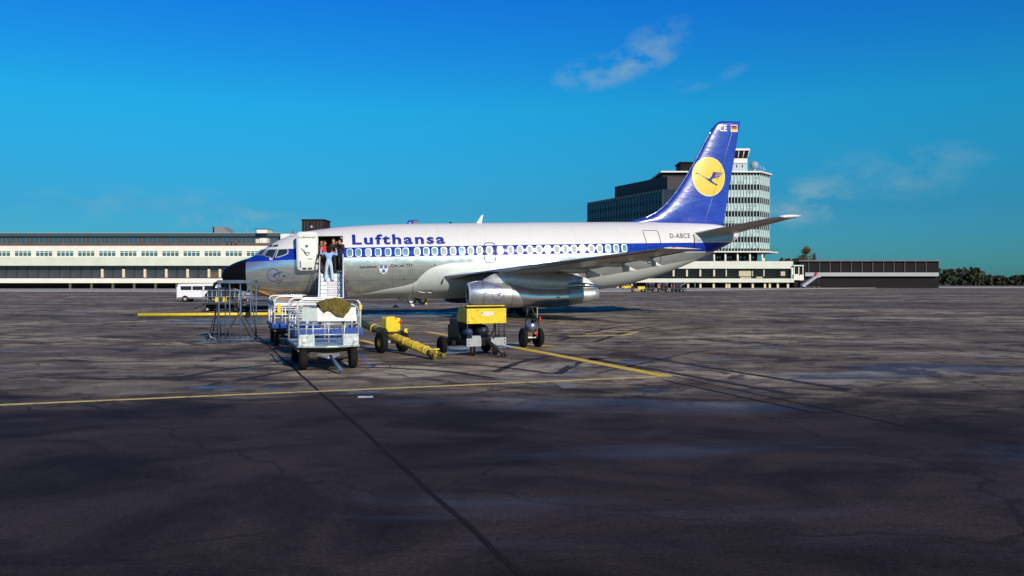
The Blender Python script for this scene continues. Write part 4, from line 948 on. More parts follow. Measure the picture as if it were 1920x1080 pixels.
def wing(s):
    n = 13; up, lo = foil(n); vs_ = [1.2, 1.9, 2.5, 3.2, 4.0, 4.9, 6.5, 8.5, 10.5, 12.5, 13.6, 14.0]
    rs_ = []
    for v in vs_:
        le, te, wl, wt, t = wing_data(v); c = te - le; row = []
        for x, z in up + lo:
            row.append(Vector((le + c * x, -s * v, wl + (wt - wl) * x + z * t * c * (1.0 if v < 13.9 else .6))))
        rs_.append(row)
    mm = MB(); k_ = len(rs_[0]); vv = [p for r_ in rs_ for p in r_]
    for i in range(len(rs_) - 1):
        for j in range(k_):
            x = (up + lo)[j][0]; x2 = (up + lo)[(j + 1) % k_][0]
            mm.add([vv[i * k_ + j], vv[(i + 1) * k_ + j], vv[(i + 1) * k_ + (j + 1) % k_], vv[i * k_ + (j + 1) % k_]], [(0, 1, 2, 3)], 1 if max(x, x2) < .08 else 0, True)
    mm.add(rs_[-1], [tuple(range(k_))])
    w = mm.build('wing', [WINGGREY, CHROME], JET)
    # flap panels: dark gap lines and separate flap track fairings
    for v, le_, tip, rr_ in ((6.6, 16.6, 18.95, .17), (9.0, 17.9, 19.92, .14), (2.9, 16.4, 18.9, .17), (11.0, 19.0, 20.4, .11)):
        le, te, wl, wt, t = wing_data(v); zz = wt - .12
        mm = MB(); r_l = []
        for q, (f_, ra) in enumerate(((0, .02), (.1, .45), (.25, .8), (.45, 1), (.7, .95))):
            uu = le_ + (tip - le_) * f_; lo_z = surf_low(v, max(.02, min(.98, (uu - le) / (te - le)))) if uu < te else wt
            r_l.append([Vector((uu, -s * v + rr_ * ra * .7 * math.cos(a * math.pi / 5), lo_z - rr_ * ra * .45 + rr_ * ra * math.sin(a * math.pi / 5))) for a in range(10)])
        mm.rings(r_l); fo_ = mm.build('flap_track_fairing', WINGGREY, w)
        mm = MB(); uu = le_ + (tip - le_) * .66; z0 = wt - .28; mm.rings([[Vector((uu, -s * v + rr_ * .75 * math.cos(a * math.pi / 5), z0 + .03 + rr_ * 1.5 * math.sin(a * math.pi / 5))) for a in range(10)], [Vector((tip, -s * v + .015 * math.cos(a * math.pi / 5), z0 - .10 + .015 * math.sin(a * math.pi / 5))) for a in range(10)]])
        mm.build('fairing_tip', WHITE, fo_)
    for x, v0, v1 in ((.70, 2.2, 9.6), (.86, 2.2, 13.2), (.12, 3.4, 13.6)):
        mm = MB(); pts = []
        for i in range(16):
            v = v0 + (v1 - v0) * i / 15; le, te, wl, wt, t = wing_data(v); pts.append(Vector((le + (te - le) * x, -s * v, surf_low(v, x) - .012)))
        mm.tube(pts, .016, 5); mm.build('panel_gap', DARKMETAL, w)
    # wing tip: pale cap with coloured lamp
    le, te, wl, wt, t = wing_data(14.0)
    mm = MB(); mm.rings([[Vector((le + (te - le) * x, -s * (14.02 + e), wl + (wt - wl) * x + z * .10 * (te - le) * q)) for x, z in up + lo] for e, q in ((0, 1.25), (.10, .9), (.16, .15))]); mm.build('wing_tip', WHITE, w)
    mm = MB(); mm.lathe((le + .45, -s * 14.12, wl), (1, 0, 0), [(-.10, .02), (-.05, .045), (.05, .045), (.06, .01)], 10); mm.build('navigation_lamp', RED if s == 1 else mat('green_lamp', (.02, .4, .1), .3), w)
    mm = MB(); v = 1.95; le, te, wl, wt, t = wing_data(v); mm.lathe((le - .03, -s * (v + .22), wl - .02), (1, 0, 0), [(-.04, .02), (0, .09), (.05, .11)], 14); mm.build('landing_light', CHROME, w)
    mm = MB(); mm.cyl((20.1, -s * 13.0, 2.62), (20.5, -s * 13.0, 2.60), .012, n=5); mm.build('static_wick', DARKMETAL, w)
    return w
wing(1); wing(-1)

# ---- engines
ENG = [(12.42, 1.42, .40), (12.52, 1.48, .33), (12.8, 1.54, .25), (13.2, 1.57, .20), (13.9, 1.54, .165), (14.6, 1.47, .14), (15.2, 1.34, .12), (15.9, 1.20, .11), (16.7, 1.15, .115), (17.6, 1.13, .15), (18.4, 1.10, .25), (19.0, 1.05, .36), (19.28, 1.01, .44)]
ENGCOWL = mat('cowl_metal', (.72, .76, .76), .27, .85, var=.2, scale=3, stretch=(1, 1, 2), bump=.06); ENGAFT = mat('reverser_metal', (.56, .57, .54), .40, .75, var=.2, scale=3); ENGMID = mat('cowl_bare_metal', (.76, .78, .80), .22, .88, var=.15, scale=2)
def engine(s):
    root = None
    def rg(u, t, b, k_=1.0, n=32):
        c, r_ = (t + b) / 2, (t - b) / 2 * k_
        return [Vector((u, -s * 4.83 + r_ * 1.03 * math.sin(2 * math.pi * i / n), c + r_ * math.cos(2 * math.pi * i / n))) for i in range(n)]
    def seg(a, b): return [e for e in ENG if a - .001 <= e[0] <= b + .001]
    mm = MB(); mm.rings([rg(*e) for e in seg(12.52, 14.6)], cap0=False, cap1=False); root = mm.build('engine', ENGCOWL, JET)
    mm = MB(); mm.rings([rg(12.52, 1.48, .33), rg(12.44, 1.45, .37), rg(12.42, 1.41, .41), rg(12.46, 1.37, .45)], cap0=False, cap1=False); mm.build('inlet_lip', mat('inlet_lip_metal', (.62, .63, .63), .42, .45), root)
    mm = MB(); mm.rings([rg(12.46, 1.37, .45), rg(12.7, 1.33, .47), rg(13.3, 1.36, .44)], cap0=False, cap1=False); mm.build('intake_duct', mat('duct_dark', (.06, .052, .048), .6), root)
    mm = MB(); mm.rings([rg(13.25, 1.37, .43), rg(13.26, .95, .86)], cap0=False); mm.lathe((13.24, -s * 4.83, .9), (-1, 0, 0), [(0, .16), (.12, .12), (.24, .02)], 14)
    for i in range(22):
        a = 2 * math.pi * i / 22; mm.box((13.2, -s * 4.83 + .30 * math.sin(a), .9 + .30 * math.cos(a)), (.06, .02, .36), rot=Euler((-a, 0, .0)))
    mm.build('fan', DARKMETAL, root)
    mm = MB(); mm.rings([rg(*e) for e in seg(14.6, 17.6)], cap0=False, cap1=False); mm.build('centre_cowl', ENGMID, root)
    mm = MB(); mm.rings([rg(17.6, 1.135, .145)] + [rg(*e) for e in seg(18.4, 19.28)] + [rg(19.28, .98, .47), rg(18.8, .95, .5)], cap0=False, cap1=False); mm.build('reverser_sleeve', ENGAFT, root)
    mm = MB(); mm.rings([rg(18.9, .9, .55), rg(18.91, .74, .7)], cap0=False); mm.build('exhaust', BLACK, root)
    # pylon joins the nacelle to the wing
    mm = MB(); rs_ = []
    for uu, hw, z0, z1 in ((13.25, .03, 1.50, 1.62), (13.7, .20, 1.30, 1.86), (14.6, .30, 1.10, 2.05), (16.2, .30, .90, 1.95), (17.8, .24, .85, 1.80), (18.9, .10, .9, 1.5)):
        rs_.append([Vector((uu, -s * 4.83 + x * hw, z)) for x, z in ((-1, z0), (1, z0), (1.1, (z0 + z1) / 2), (.9, z1), (-.9, z1), (-1.1, (z0 + z1) / 2))])
    mm.rings(rs_); mm.build('pylon', WINGGREY, root)
    mm = MB(); rs_ = []
    for uu, hw, z0, z1 in ((17.6, .10, 1.06, 1.34), (18.2, .28, 1.02, 1.40), (18.9, .26, 1.02, 1.28), (19.66, .04, 1.10, 1.15)):
        rs_.append([Vector((uu, -s * 5.05 + hw * math.cos(a * math.pi / 6), (z0 + z1) / 2 + (z1 - z0) / 2 * math.sin(a * math.pi / 6))) for a in range(12)])
    mm.rings(rs_); mm.build('reverser_stang', CHROME, root)
    mm = MB(); mm.prism([(18.15, 1.24), (18.35, 1.62), (18.62, 1.56), (19.0, 1.26)], -s * 4.95 - .10, -s * 4.95 + .10); mm.build('stang_fin', WHITE, root)
    for uu in (14.6, 17.6, 13.15):
        mm = MB(); mm.tube([p + (p - Vector((uu, -s * 4.83, .8))).normalized() * .003 for p in rg(uu, *[q for e in ENG for q in e[1:] if e[0] == uu] or (1.568, .203))], .008, 5, closed=True); mm.build('cowl_joint', DARKMETAL, root)
    if s == 1:
        def on(x, y):
            uu = 13.87 + x; e = 1.54; b2 = .165; c, r_ = (e + b2) / 2, (e - b2) / 2; a = math.asin(max(-1, min(1, (.90 + y - c) / r_)))
            return Vector((uu, -4.83 - (r_ * 1.03 + .02) * math.cos(a), c + (r_ + .02) * math.sin(a)))
        bird_emblem(root, on, .31, .36, INKBLUE, INKBLUE, .03)
        mm = MB(); mm.lathe(on(-.62, .05), (0, -1, 0), [(0, .05), (.012, .05), (.013, .03)], 12); mm.build('cowl_port', DARKMETAL, root)
        mm = MB(); mm.box((17.0, -5.37, .62), (.16, .06, .05)); mm.build('cowl_latch', BLACK, root)
    return root
engine(1); engine(-1)

# ---- fin, rudder
FLE = _pchip([4.70, 4.80, 5.03, 5.58, 6.66, 8.24, 10.31, 10.55, 10.72], [22.3, 22.8, 23.85, 24.83, 25.85, 26.9, 28.14, 28.32, 28.62])
def fin_te(w): return 28.69 + (w - 4.55) * (29.93 - 28.69) / (10.72 - 4.55)
def fin_hinge(w): return 27.40 + (w - 4.63) * (29.38 - 27.40) / (10.17 - 4.63)
def fin_half(u, w):
    le, te = FLE(w), fin_te(w); c = te - le; x = max(0, min(1, (u - le) / c)); tmax = min(.25, .055 * c + .03)
    return tmax * 2 * 5 * .5 * (.2969 * math.sqrt(x) - .126 * x - .3516 * x * x + .2843 * x ** 3 - .1036 * x ** 4) / .5 * .95
FINBLUE = bpy.data.materials.new('fin_blue'); FINBLUE.use_nodes = True
def _fb(m):
    n, l = m.node_tree.nodes, m.node_tree.links; b = n['Principled BSDF']; t = n.new('ShaderNodeTexCoord')
    q = n.new('ShaderNodeTexNoise'); q.inputs['Scale'].default_value = 1.6; q.inputs['Detail'].default_value = 5; l.new(t.outputs['Object'], q.inputs['Vector'])
    r = n.new('ShaderNodeValToRGB'); r.color_ramp.elements[0].position = .3; r.color_ramp.elements[1].position = .72; r.color_ramp.elements[0].color = (.008, .032, .30, 1); r.color_ramp.elements[1].color = (.014, .055, .40, 1)
    l.new(q.outputs['Fac'], r.inputs[0]); l.new(r.outputs[0], b.inputs['Base Color']); b.inputs['Roughness'].default_value = .30; b.inputs['Coat Weight'].default_value = .6; b.inputs['Coat Roughness'].default_value = .17
    p = n.new('ShaderNodeMapping'); p.inputs['Scale'].default_value = (1.2, 1, 2.2); l.new(t.outputs['Object'], p.inputs[0])
    q2 = n.new('ShaderNodeTexNoise'); q2.inputs['Scale'].default_value = 1.5; q2.inputs['Detail'].default_value = 5; l.new(p.outputs[0], q2.inputs['Vector'])
    bu = n.new('ShaderNodeBump'); bu.inputs['Strength'].default_value = .5; bu.inputs['Distance'].default_value = .03; l.new(q2.outputs['Fac'], bu.inputs['Height']); l.new(bu.outputs[0], b.inputs['Normal']); l.new(bu.outputs[0], b.inputs['Coat Normal'])
_fb(FINBLUE)
ws = [4.45, 4.8, 4.9, 5.05, 5.3, 5.6, 6.0, 6.5, 7, 7.6, 8.2, 8.8, 9.4, 9.9, 10.25, 10.45, 10.6, 10.72]
def fin_part(name, ufn0, ufn1, mt_, parent, n=16, gap=0):
    rs_ = []
    for w in ws:
        a, b = ufn0(w), ufn1(w)
        k_ = 1 if w < 10.5 else (.8 if w < 10.65 else .35)
        row = []; xs = [.5 - .5 * math.cos(math.pi * i / n) for i in range(n + 1)]
        for x in xs: uu = a + (b - a) * x; row.append(Vector((uu, -fin_half(uu, w) * k_ - .001, w)))
        for x in xs[::-1]: uu = a + (b - a) * x; row.append(Vector((uu, fin_half(uu, w) * k_ + .001, w)))
        rs_.append(row)
    mm = MB(); mm.rings(rs_); return mm.build(name, mt_, parent)
FIN = fin_part('fin', FLE, lambda w: fin_hinge(w) if w < 10.2 else fin_te(w) - .001, FINBLUE, JET)
def rudder_w():
    global ws; keep = ws; ws = [w for w in keep if 4.4 < w < 10.2] + [10.17]; o = fin_part('rudder', lambda w: fin_hinge(w) + .025, fin_te, FINBLUE, JET, 10); ws = keep; return o
RUD = rudder_w()
mm = MB(); mm.tube([Vector((FLE(w) - .005, 0, w)) for w in [4.85, 5.05, 5.3, 5.6, 6, 6.5, 7, 7.6, 8.2, 8.8, 9.4, 10, 10.3]], .035, 8); mm.build('leading_edge', CHROME, FIN)
mm = MB(); mm.tube([Vector((fin_hinge(w) + .012, -fin_half(fin_hinge(w), w) - .004, w)) for w in (4.7, 5.5, 6.18)], .014, 5); mm.build('hinge_gap', GREY, FIN); mm = MB(); mm.tube([Vector((fin_hinge(w) + .012, -fin_half(fin_hinge(w), w) - .004, w)) for w in (8.45, 9.3, 10.15)], .014, 5); mm.build('hinge_gap', GREY, FIN)
def fin_pt(u, w, o=.012): return Vector((u, -fin_half(u, w) - o, w))
DISC = mat('disc_yellow', (.74, .54, .05), .38, coat=.4, var=.08, scale=2); DISCRIM = mat('disc_rim', (.74, .66, .40), .4)
cu_, cw_, ru_, rw_ = 27.76, 7.40, 1.07, 1.17; n_ = 56
def disc(r0, r1, mt_, name, parent, o):
    mm = MB(); ks = [r0 + (r1 - r0) * i / 7 for i in range(8)]
    vv = [fin_pt(cu_ + ru_ * k_ * math.cos(2 * math.pi * i / n_), cw_ + rw_ * k_ * math.sin(2 * math.pi * i / n_), o) for k_ in ks for i in range(n_)]
    mm.add(vv, [(k_ * n_ + i, k_ * n_ + (i + 1) % n_, (k_ + 1) * n_ + (i + 1) % n_, (k_ + 1) * n_ + i) for k_ in range(7) for i in range(n_)], 0, True); return mm.build(name, mt_, parent)
disc(0.001, .955, DISC, 'emblem_disc', FIN, .010); disc(.955, 1.0, DISCRIM, 'emblem_rim', FIN, .012)
v2, f2 = poly2d(BIRD); mm = MB(); mm.add([fin_pt(cu_ + .02 + x * ru_ * 1.0, cw_ - .02 + y * rw_ * 1.05, .03) for x, y in v2], f2); mm.build('emblem_bird', INKBLUE, FIN)
mm = MB(); mm.tube([fin_pt(fin_hinge(w) + .012, w, .020) for w in (6.35, 6.8, 7.4, 7.9, 8.36)], .008, 5); mm.build('disc_seam', mat('seam_brown', (.25, .18, .06), .6), FIN)
v2, f2 = text2d('CE', .40, .50, .03); mm = MB(); mm.add([fin_pt(28.50 + x, 10.10 + y, .014) for x, y in v2], f2); mm.build('lettering', INKWHITE, FIN)
flag = None
for i, (c, w0, w1, u0, u1) in enumerate((((.75, .75, .74), 10.09, 10.51, 29.26, 29.72), ((.01, .01, .01), 10.37, 10.46, 29.30, 29.68), ((.55, .03, .015), 10.26, 10.37, 29.30, 29.68), ((.75, .50, .04), 10.14, 10.26, 29.30, 29.68))):
    mm = MB(); mm.add([fin_pt(u, w, .02 + .004 * (i > 0)) for u, w in ((u0, w0), (u1, w0), (u1, w1), (u0, w1))], [(0, 1, 2, 3)])
    o_ = mm.build('flag' if i == 0 else 'flag_stripe', mat('flag_colour', c, .5, var=.05), FIN)
# ---- tailplanes
def tailplane(s):
    n = 11; up, lo = foil(n); rs_ = []
    for v in (.35, .8, 2, 3.5, 5.0, 5.40):
        t = (v - .8) / 4.7; le = 26.45 + 2.87 * t; te = 29.30 + 1.20 * t; w = 4.03 + .58 * t; c = te - le
        rs_.append([Vector((le + c * x, -s * v, w - z * .095 * c)) for x, z in up + lo])
    mm = MB(); mm.rings(rs_); o = mm.build('tailplane', WINGGREY, JET)
    k_ = len(rs_[0])
    mm = MB(); rr2 = []
    for e, q in ((-.75, 1.06), (0, 1.10), (.10, .8), (.16, .15)):
        t = (5.41 + min(e, 0) - .8) / 4.7
        le = 26.45 + 2.87 * t; te = 29.30 + 1.20 * t; c = te - le; w = 4.03 + .58 * t
        rr2.append([Vector((le + c * x + (.05 if q < .5 else 0), -s * (5.41 + e), w - z * .10 * c * q)) for x, z in up + lo])
    mm.rings(rr2); mm.lathe((29.30, -s * 5.46, 4.60), (1, 0, .035), [(0, .01), (.10, .06), (.35, .095), (.75, .09), (1.1, .045), (1.32, .005)], 12); mm.build('tailplane_tip', WHITE, o)
    mm = MB()
    pts = []
    for i in range(8):
        v = .9 + 4.3 * i / 7; t = (v - .8) / 4.7; le = 26.45 + 2.87 * t; te = 29.30 + 1.20 * t; pts.append(Vector((le + (te - le) * .68, -s * v, 4.03 + .58 * t - .045)))
    mm.tube(pts, .012, 5); mm.build('elevator_gap', DARKMETAL, o)
    mm = MB(); mm.tube([Vector((26.45 + 2.87 * t - .01, -s * (.8 + 4.7 * t), 4.03 + .58 * t)) for t in (.02, .3, .6, .95)], .03, 6); mm.build('leading_edge', CHROME, o)
tailplane(1); tailplane(-1)
skin_poly('tailplane_slot_plate', [(26.45, 3.52), (29.2, 3.56), (29.35, 3.80), (26.3, 3.95)], mat('slot_plate_metal', (.50, .53, .53), .35, .6), JET, .012)
mm = MB(); mm.tube([skin(26.36, w, .01) for w in (3.10, 3.4, 3.7, 3.95)], .03, 6); mm.build('slot_seal', BLACK, JET)
mm = MB(); mm.lathe((29.40, 0, 3.86), (1, 0, 0), [(0, .22), (.10, .18), (.18, .09), (.22, .02)], 18); mm.build('tail_cone', WHITE, JET)

# ---- undercarriage
zg = lambda u: -(u * math.tan(R(1.4))) - .045
for s in (1, -1):
    g_ = MB(); u = 15.88; z = zg(u)
    g_.cyl((u, -s * 2.6, 1.7), (u, -s * 2.6, z + .5), .13, n=14); g_.cyl((u, -s * 2.6, z + .95), (u, -s * 2.6, z + .5), .16, n=14); g_.cyl((u, -s * 3.0, z + .5), (u, -s * 2.2, z + .5), .08); g_.cyl((u - .05, -s * 2.6, z + .8), (u - .1, -s * 1.4, 1.5), .07); g_.cyl((u, -s * 2.6, z + 1.0), (u + 1.1, -s * 2.4, 1.5), .06)
    g_ = g_.build('main_gear', mat('gear_paint', (.30, .31, .31), .5), JET)
    for dv in (-.36, .36): wheel('wheel', g_, (u, -s * (2.6 + dv), z + .52), (0, 1, 0), .52, .34, GREY)
    d_ = MB(); d_.prism([(u - .5, 1.5), (u + .5, 1.5), (u + .35, z + .9), (u - .35, z + .9)], -s * 3.05, -s * 3.0); d_.build('gear_door', WINGGREY, g_)
g_ = MB(); u = 3.9; z = zg(u); g_.cyl((u, 0, 1.2), (u, 0, z + .32), .085, n=12); g_.cyl((u, .28, z + .32), (u, -.28, z + .32), .05); g_.cyl((u, 0, z + .6), (u - .9, 0, 1.1), .05); g_ = g_.build('nose_gear', mat('nose_gear_paint', (.42, .43, .42), .5), JET)
for dv in (-.21, .21): wheel('wheel', g_, (u, dv, z + .33), (0, 1, 0), .33, .2, GREY)
for s in (1, -1):
    d_ = MB(); d_.prism([(2.6, .98), (3.7, .86), (3.7, .35), (2.7, .45)], s * .40, s * .42); d_.build('gear_door', SKIN_METAL, JET)
# ------------------------------------------------------------------ passenger stairs
S0 = JM @ Vector((5.69, -1.95, 0)); S0.z = 0
ST = thing('passenger_stairs', 'white mobile boarding stairs standing at the open front aircraft door', 'boarding stairs', S0, R(11.5))
STAIRWHITE = mat('stair_white', (.74, .74, .74), .5, var=.08); STAIRBLUE = mat('stair_grey_blue', (.27, .40, .48), .5, var=.2, scale=5); NAVY = mat('stair_navy', (.012, .018, .12), .5)
NSTEP = 11; LZ = 2.30; RISE = .2; RUN = .27; LY = -.85
stp = lambda k: (LY - RUN * (k - .5), LZ - RISE * k)       # tread centre of step k
m = MB(); m.bb(-.60, .66, LY, -.04, LZ - .07, LZ); m.build('landing', STAIRBLUE, ST)
tm = MB(); tm.box((0, 0, -.02), (1.04, RUN + .02, .04)); tm = tm.mesh('tread', STAIRBLUE)
rm_ = MB(); rm_.box((0, 0, 0), (1.04, .02, RISE - .045)); rmm = rm_.mesh('riser', STAIRWHITE)
tx = {}
for k_, body in ((0, 'British'), (1, 'airways')):
    v2, f2 = text2d(body, .10 if k_ else .115, .52, .0); a = MB(); a.add([(x, -.016, y) for x, y in v2], f2); tx[k_] = a.mesh('lettering', INKRED if k_ == 0 else INK)
for k_ in range(1, NSTEP):
    y, z = stp(k_); place('tread', tm, ST, (0, y, z))
for k_ in range(0, NSTEP):
    y = LY - RUN * k_ - .012; r_ = place('riser', rmm, ST, (0, y, LZ - RISE * k_ - RISE / 2 - .02))
    if k_ >= 2: place('lettering', tx[k_ % 2], r_, (-.22, 0, -.05))
yb = LY - RUN * NSTEP; zb = LZ - RISE * NSTEP
for s in (-1, 1):
    x = s * .58; m = MB()
    poly = [(-.05, LZ - .28), (-.05, LZ + .06), (LY, LZ + .06), (yb, zb + .12), (yb, zb - .02), (LY - .1, LZ - .34)]
    m.add([(x - .03, y, z) for y, z in poly] + [(x + .03, y, z) for y, z in poly], [tuple(range(6)), tuple(range(6, 12))[::-1]] + [(i, 6 + i, 6 + (i + 1) % 6, (i + 1) % 6) for i in range(6)]); m.build('stringer', STAIRWHITE, ST)
    m = MB(); m.tube([(x, -.06, LZ + .05), (x, -.06, LZ + 1.0), (x, LY, LZ + .98), (x, yb + .1, zb + 1.0), (x, yb, zb + .1)], .028, 8)
    for k_ in range(1, NSTEP, 3): y, z = stp(k_); m.cyl((x, y, z), (x, y, z + .95), .018, n=6)
    m.build('handrail', STAIRWHITE, ST)
    if s == 1:
        m = MB(); m.add([(x, LY - .02, LZ + .1), (x, LY - .02, LZ + .75), (x, yb + .9, zb + 1.25), (x, yb + .9, zb + .72), (x + .015, LY - .02, LZ + .1), (x + .015, LY - .02, LZ + .75), (x + .015, yb + .9, zb + 1.25), (x + .015, yb + .9, zb + .72)], [(0, 1, 2, 3), (7, 6, 5, 4), (0, 4, 5, 1), (1, 5, 6, 2), (2, 6, 7, 3), (3, 7, 4, 0)]); m.build('side_panel', STAIRBLUE, ST)
    m = MB(); m.cyl((s * .66, -.3, LZ - .3), (s * .80, -2.0, .35), .04, n=8); m.cyl((s * .66, -1.9, LZ - 1.2), (s * .72, -.2, .35), .04, n=8); m.bb(s * .62 - .06, s * .62 + .06, yb + .2, -.1, .26, .38); m.build('support_frame', NAVY, ST)
    for y in (-.5, yb + .5): wheel('wheel', ST, (s * .72, y, .22), (1, 0, 0), .22, .12, GREY, 18)

# ------------------------------------------------------------------ people
def person(label, loc, rz, J, cols, hair, hairmat, group=None, skirt=None, cap=False, look=0.0, tilt=0.0, bulk=1.0, hs=1.08, hv=1.0):
    """J: joints; one continuous skinned body whose faces take the clothing of the nearest bone"""
    P = thing('person', label, 'person', loc, rz, group)
    V = []; rad = []; E = []; seg = []
    def jv(p, r): V.append(Vector(p)); rad.append(r); return len(V) - 1
    def bone(a, b2, c): E.append((a, b2)); seg.append((a, b2, c))
    pel = jv(J['pelvis'], (.165 * bulk, .115 * bulk)); wst = jv(J['waist'], (.14 * bulk, .105 * bulk)); chs = jv(J['chest'], (.185 * bulk, .12 * bulk)); nb = jv(J['neck'], (.075, .07)); hd0 = jv(J['chin'], (.062, .066))
    bone(pel, wst, 'hip'); bone(wst, chs, 'torso'); bone(chs, nb, 'torso'); bone(nb, hd0, 'skin')
    for sd in ('L', 'R'):
        sh_ = jv(J['sh' + sd], (.072, .07)); el = jv(J['el' + sd], (.05, .05)); wr = jv(J['wr' + sd], (.032, .036)); bone(chs, sh_, 'torso'); bone(sh_, el, 'arm'); bone(el, wr, 'arm')
        d = (Vector(J['wr' + sd]) - Vector(J['el' + sd])).normalized(); pm = jv(Vector(J['wr' + sd]) + d * .085, (.036, .022)); bone(wr, pm, 'skin')
        side = d.cross(Vector((0, 1, .2))).normalized()
        for q, ln_ in ((-.024, .062), (-.008, .078), (.008, .074), (.024, .056)):
            a = jv(Vector(J['wr' + sd]) + d * .105 + side * q, (.0095, .0095)); b2 = jv(Vector(J['wr' + sd]) + d * (.11 + ln_) + side * q * 1.3 + Vector((0, .012, -.01)), (.008, .008)); bone(pm, a, 'skin'); bone(a, b2, 'skin')
        a = jv(Vector(J['wr' + sd]) + d * .05 + side * .045, (.011, .011)); b2 = jv(Vector(J['wr' + sd]) + d * .09 + side * .062, (.009, .009)); bone(wr, a, 'skin'); bone(a, b2, 'skin')
        hp = jv(J['hip' + sd], (.105, .105)); kn = jv(J['kn' + sd], (.068, .07)); an = jv(J['an' + sd], J.get('cuff', (.05, .055))); toe = jv(J['toe' + sd], (.042, .030)); hl = jv(Vector(J['an' + sd]) + Vector((0, .035, -.05)), (.038, .034))
        bone(pel, hp, 'hip'); bone(hp, kn, 'leg'); bone(kn, an, 'shin'); bone(an, hl, 'shoe'); bone(hl, toe, 'shoe')
    me = bpy.data.meshes.new('body'); me.from_pydata(V, E, []); ob = bpy.data.objects.new('body', me); C.objects.link(ob)
    sk = ob.modifiers.new('skin', 'SKIN'); sk.use_smooth_shade = True
    if not me.skin_vertices: me.skin_vertices.new()
    for i, r_ in enumerate(rad): me.skin_vertices[0].data[i].radius = r_; me.skin_vertices[0].data[i].use_root = (i == pel)
    ss = ob.modifiers.new('sub', 'SUBSURF'); ss.levels = 1; ss.render_levels = 1
    dg = bpy.context.evaluated_depsgraph_get(); dg.update(); me2 = bpy.data.meshes.new_from_object(ob.evaluated_get(dg)); bpy.data.objects.remove(ob); bpy.data.meshes.remove(me)
    names = list(dict.fromkeys(cols.values())); me2.materials.clear()
    for n_ in names: me2.materials.append(n_)
    for p in me2.polygons:
        best = None
        for a, b2, c in seg:
            A, B = V[a], V[b2]; ab = B - A; t = max(0, min(1, (p.center - A).dot(ab) / max(1e-9, ab.dot(ab)))); d = (A + ab * t - p.center).length - max(rad[a][0] * (1 - t) + rad[b2][0] * t, 0) * .8
            if best is None or d < best[0]: best = (d, c)
        p.material_index = names.index(cols[best[1]]); p.use_smooth = True
    # head with brow, nose, lips and ears, continuous with the neck inside it
    b = bmesh.new(); b.from_mesh(me2)
    hc = Vector(J['head']); hm = Matrix.Translation(hc) @ Matrix.Rotation(look, 4, 'Z') @ Matrix.Rotation(tilt, 4, 'X') @ Matrix.Scale(hs, 4)
    geo = bmesh.ops.create_uvsphere(b, u_segments=22, v_segments=16, radius=1)
    skini = names.index(cols['skin'])
    for v in geo['verts']:
        x, y, z = v.co; w = .076 * (1 - .22 * max(0, -z) ** 1.5); dpt = .098 * (1 - .10 * max(0, -z)); co = Vector((x * w, y * dpt, z * .122))
        if y < 0:
            co.y -= .026 * math.exp(-((x / .16) ** 2 + ((z + .15) / .20) ** 2)); co.y -= .010 * math.exp(-((x / .3) ** 2 + ((z + .52) / .12) ** 2)); co.y -= .012 * math.exp(-((x / .35) ** 2 + ((z + .85) / .15) ** 2)); co.y -= .007 * math.exp(-((z - .22) / .10) ** 2)
            co.y += .012 * (math.exp(-(((x - .42) / .17) ** 2 + ((z - .02) / .13) ** 2)) + math.exp(-(((x + .42) / .17) ** 2 + ((z - .02) / .13) ** 2)))
        co.x += math.copysign(.012, x) * math.exp(-((y - .1) / .16) ** 2 - ((z + .05) / .25) ** 2) if abs(x) > .8 else 0
        v.co = hm @ co
    for f in b.faces:
        if any(v in geo['verts'] for v in f.verts): f.material_index = skini; f.smooth = True
    b.to_mesh(me2); b.free(); me2.name = 'body'
    body = place('body', me2, P)
    for sx in (-1, 1):
        e = MB(); e.lathe(hm @ Vector((sx * .030, -.086, .004)), hm.to_3x3() @ Vector((0, -1, 0)), [(0, .011), (.005, .008), (.007, .001)], 8); e.build('eye', BLACK, body)
    m = MB(); m.box(hm @ Vector((0, -.0985, -.064)), (.045, .006, .009)); m.build('mouth', RED, body)
    h = MB(); n1 = 20; rows = []
    low, back_low = hair
    for i in range(9):
        row = []
        for j in range(n1):
            a = 2 * math.pi * j / n1; fr = max(0, -math.sin(a)); zl = (1 - fr ** .7) * back_low + fr ** .7 * low
            ph = (math.pi / 2) * (1 - i / 8); z = math.sin(ph) if i == 0 else zl + (1 - zl) * math.sin(ph); zz = max(-1.25, z)
            rr_ = (math.sqrt(max(0.02, 1 - min(1, max(-.45, zz)) ** 2)) if i else .02) * (1 + .07 * hv * math.sin(5 * a + 7 * i) * math.cos(3 * a - 2 * i))
            row.append(hm @ Vector((math.cos(a) * rr_ * .090 * hv, math.sin(a) * rr_ * .108 * hv + .008, zz * .134 * (hv * .5 + .5) + .004)))
        rows.append(row)
    h.rings(rows); h.build('hair', hairmat, P)
    if cap:
        m = MB(); m.lathe(hm @ Vector((0, 0, .085)), (0, 0, 1), [(0, .098), (.03, .10), (.05, .125), (.085, .11), (.09, .01)], 18, cap0=True); m.box(hm @ Vector((0, -.115, .09)), (.15, .08, .012)); m.build('cap', SUIT, P)
    if skirt:
        p0, p1 = Vector(J['pelvis']), (Vector(J['knL']) + Vector(J['knR'])) / 2; m = MB(); rows = []
        for t, rx, ry in ((-.12, .155, .12), (.05, .20, .15), (.35, .225, .165), (.8, .25, .18), (1.05, .265, .19)):
            c = p0.lerp(p1, t); rows.append([c + Vector((rx * (1 + .04 * math.sin(5 * a * 2 * math.pi / 24)) * math.cos(2 * math.pi * a / 24), ry * math.sin(2 * math.pi * a / 24), 0)) for a in range(24)])
        m.rings(rows); m.build('skirt', skirt, P)
    return P, body
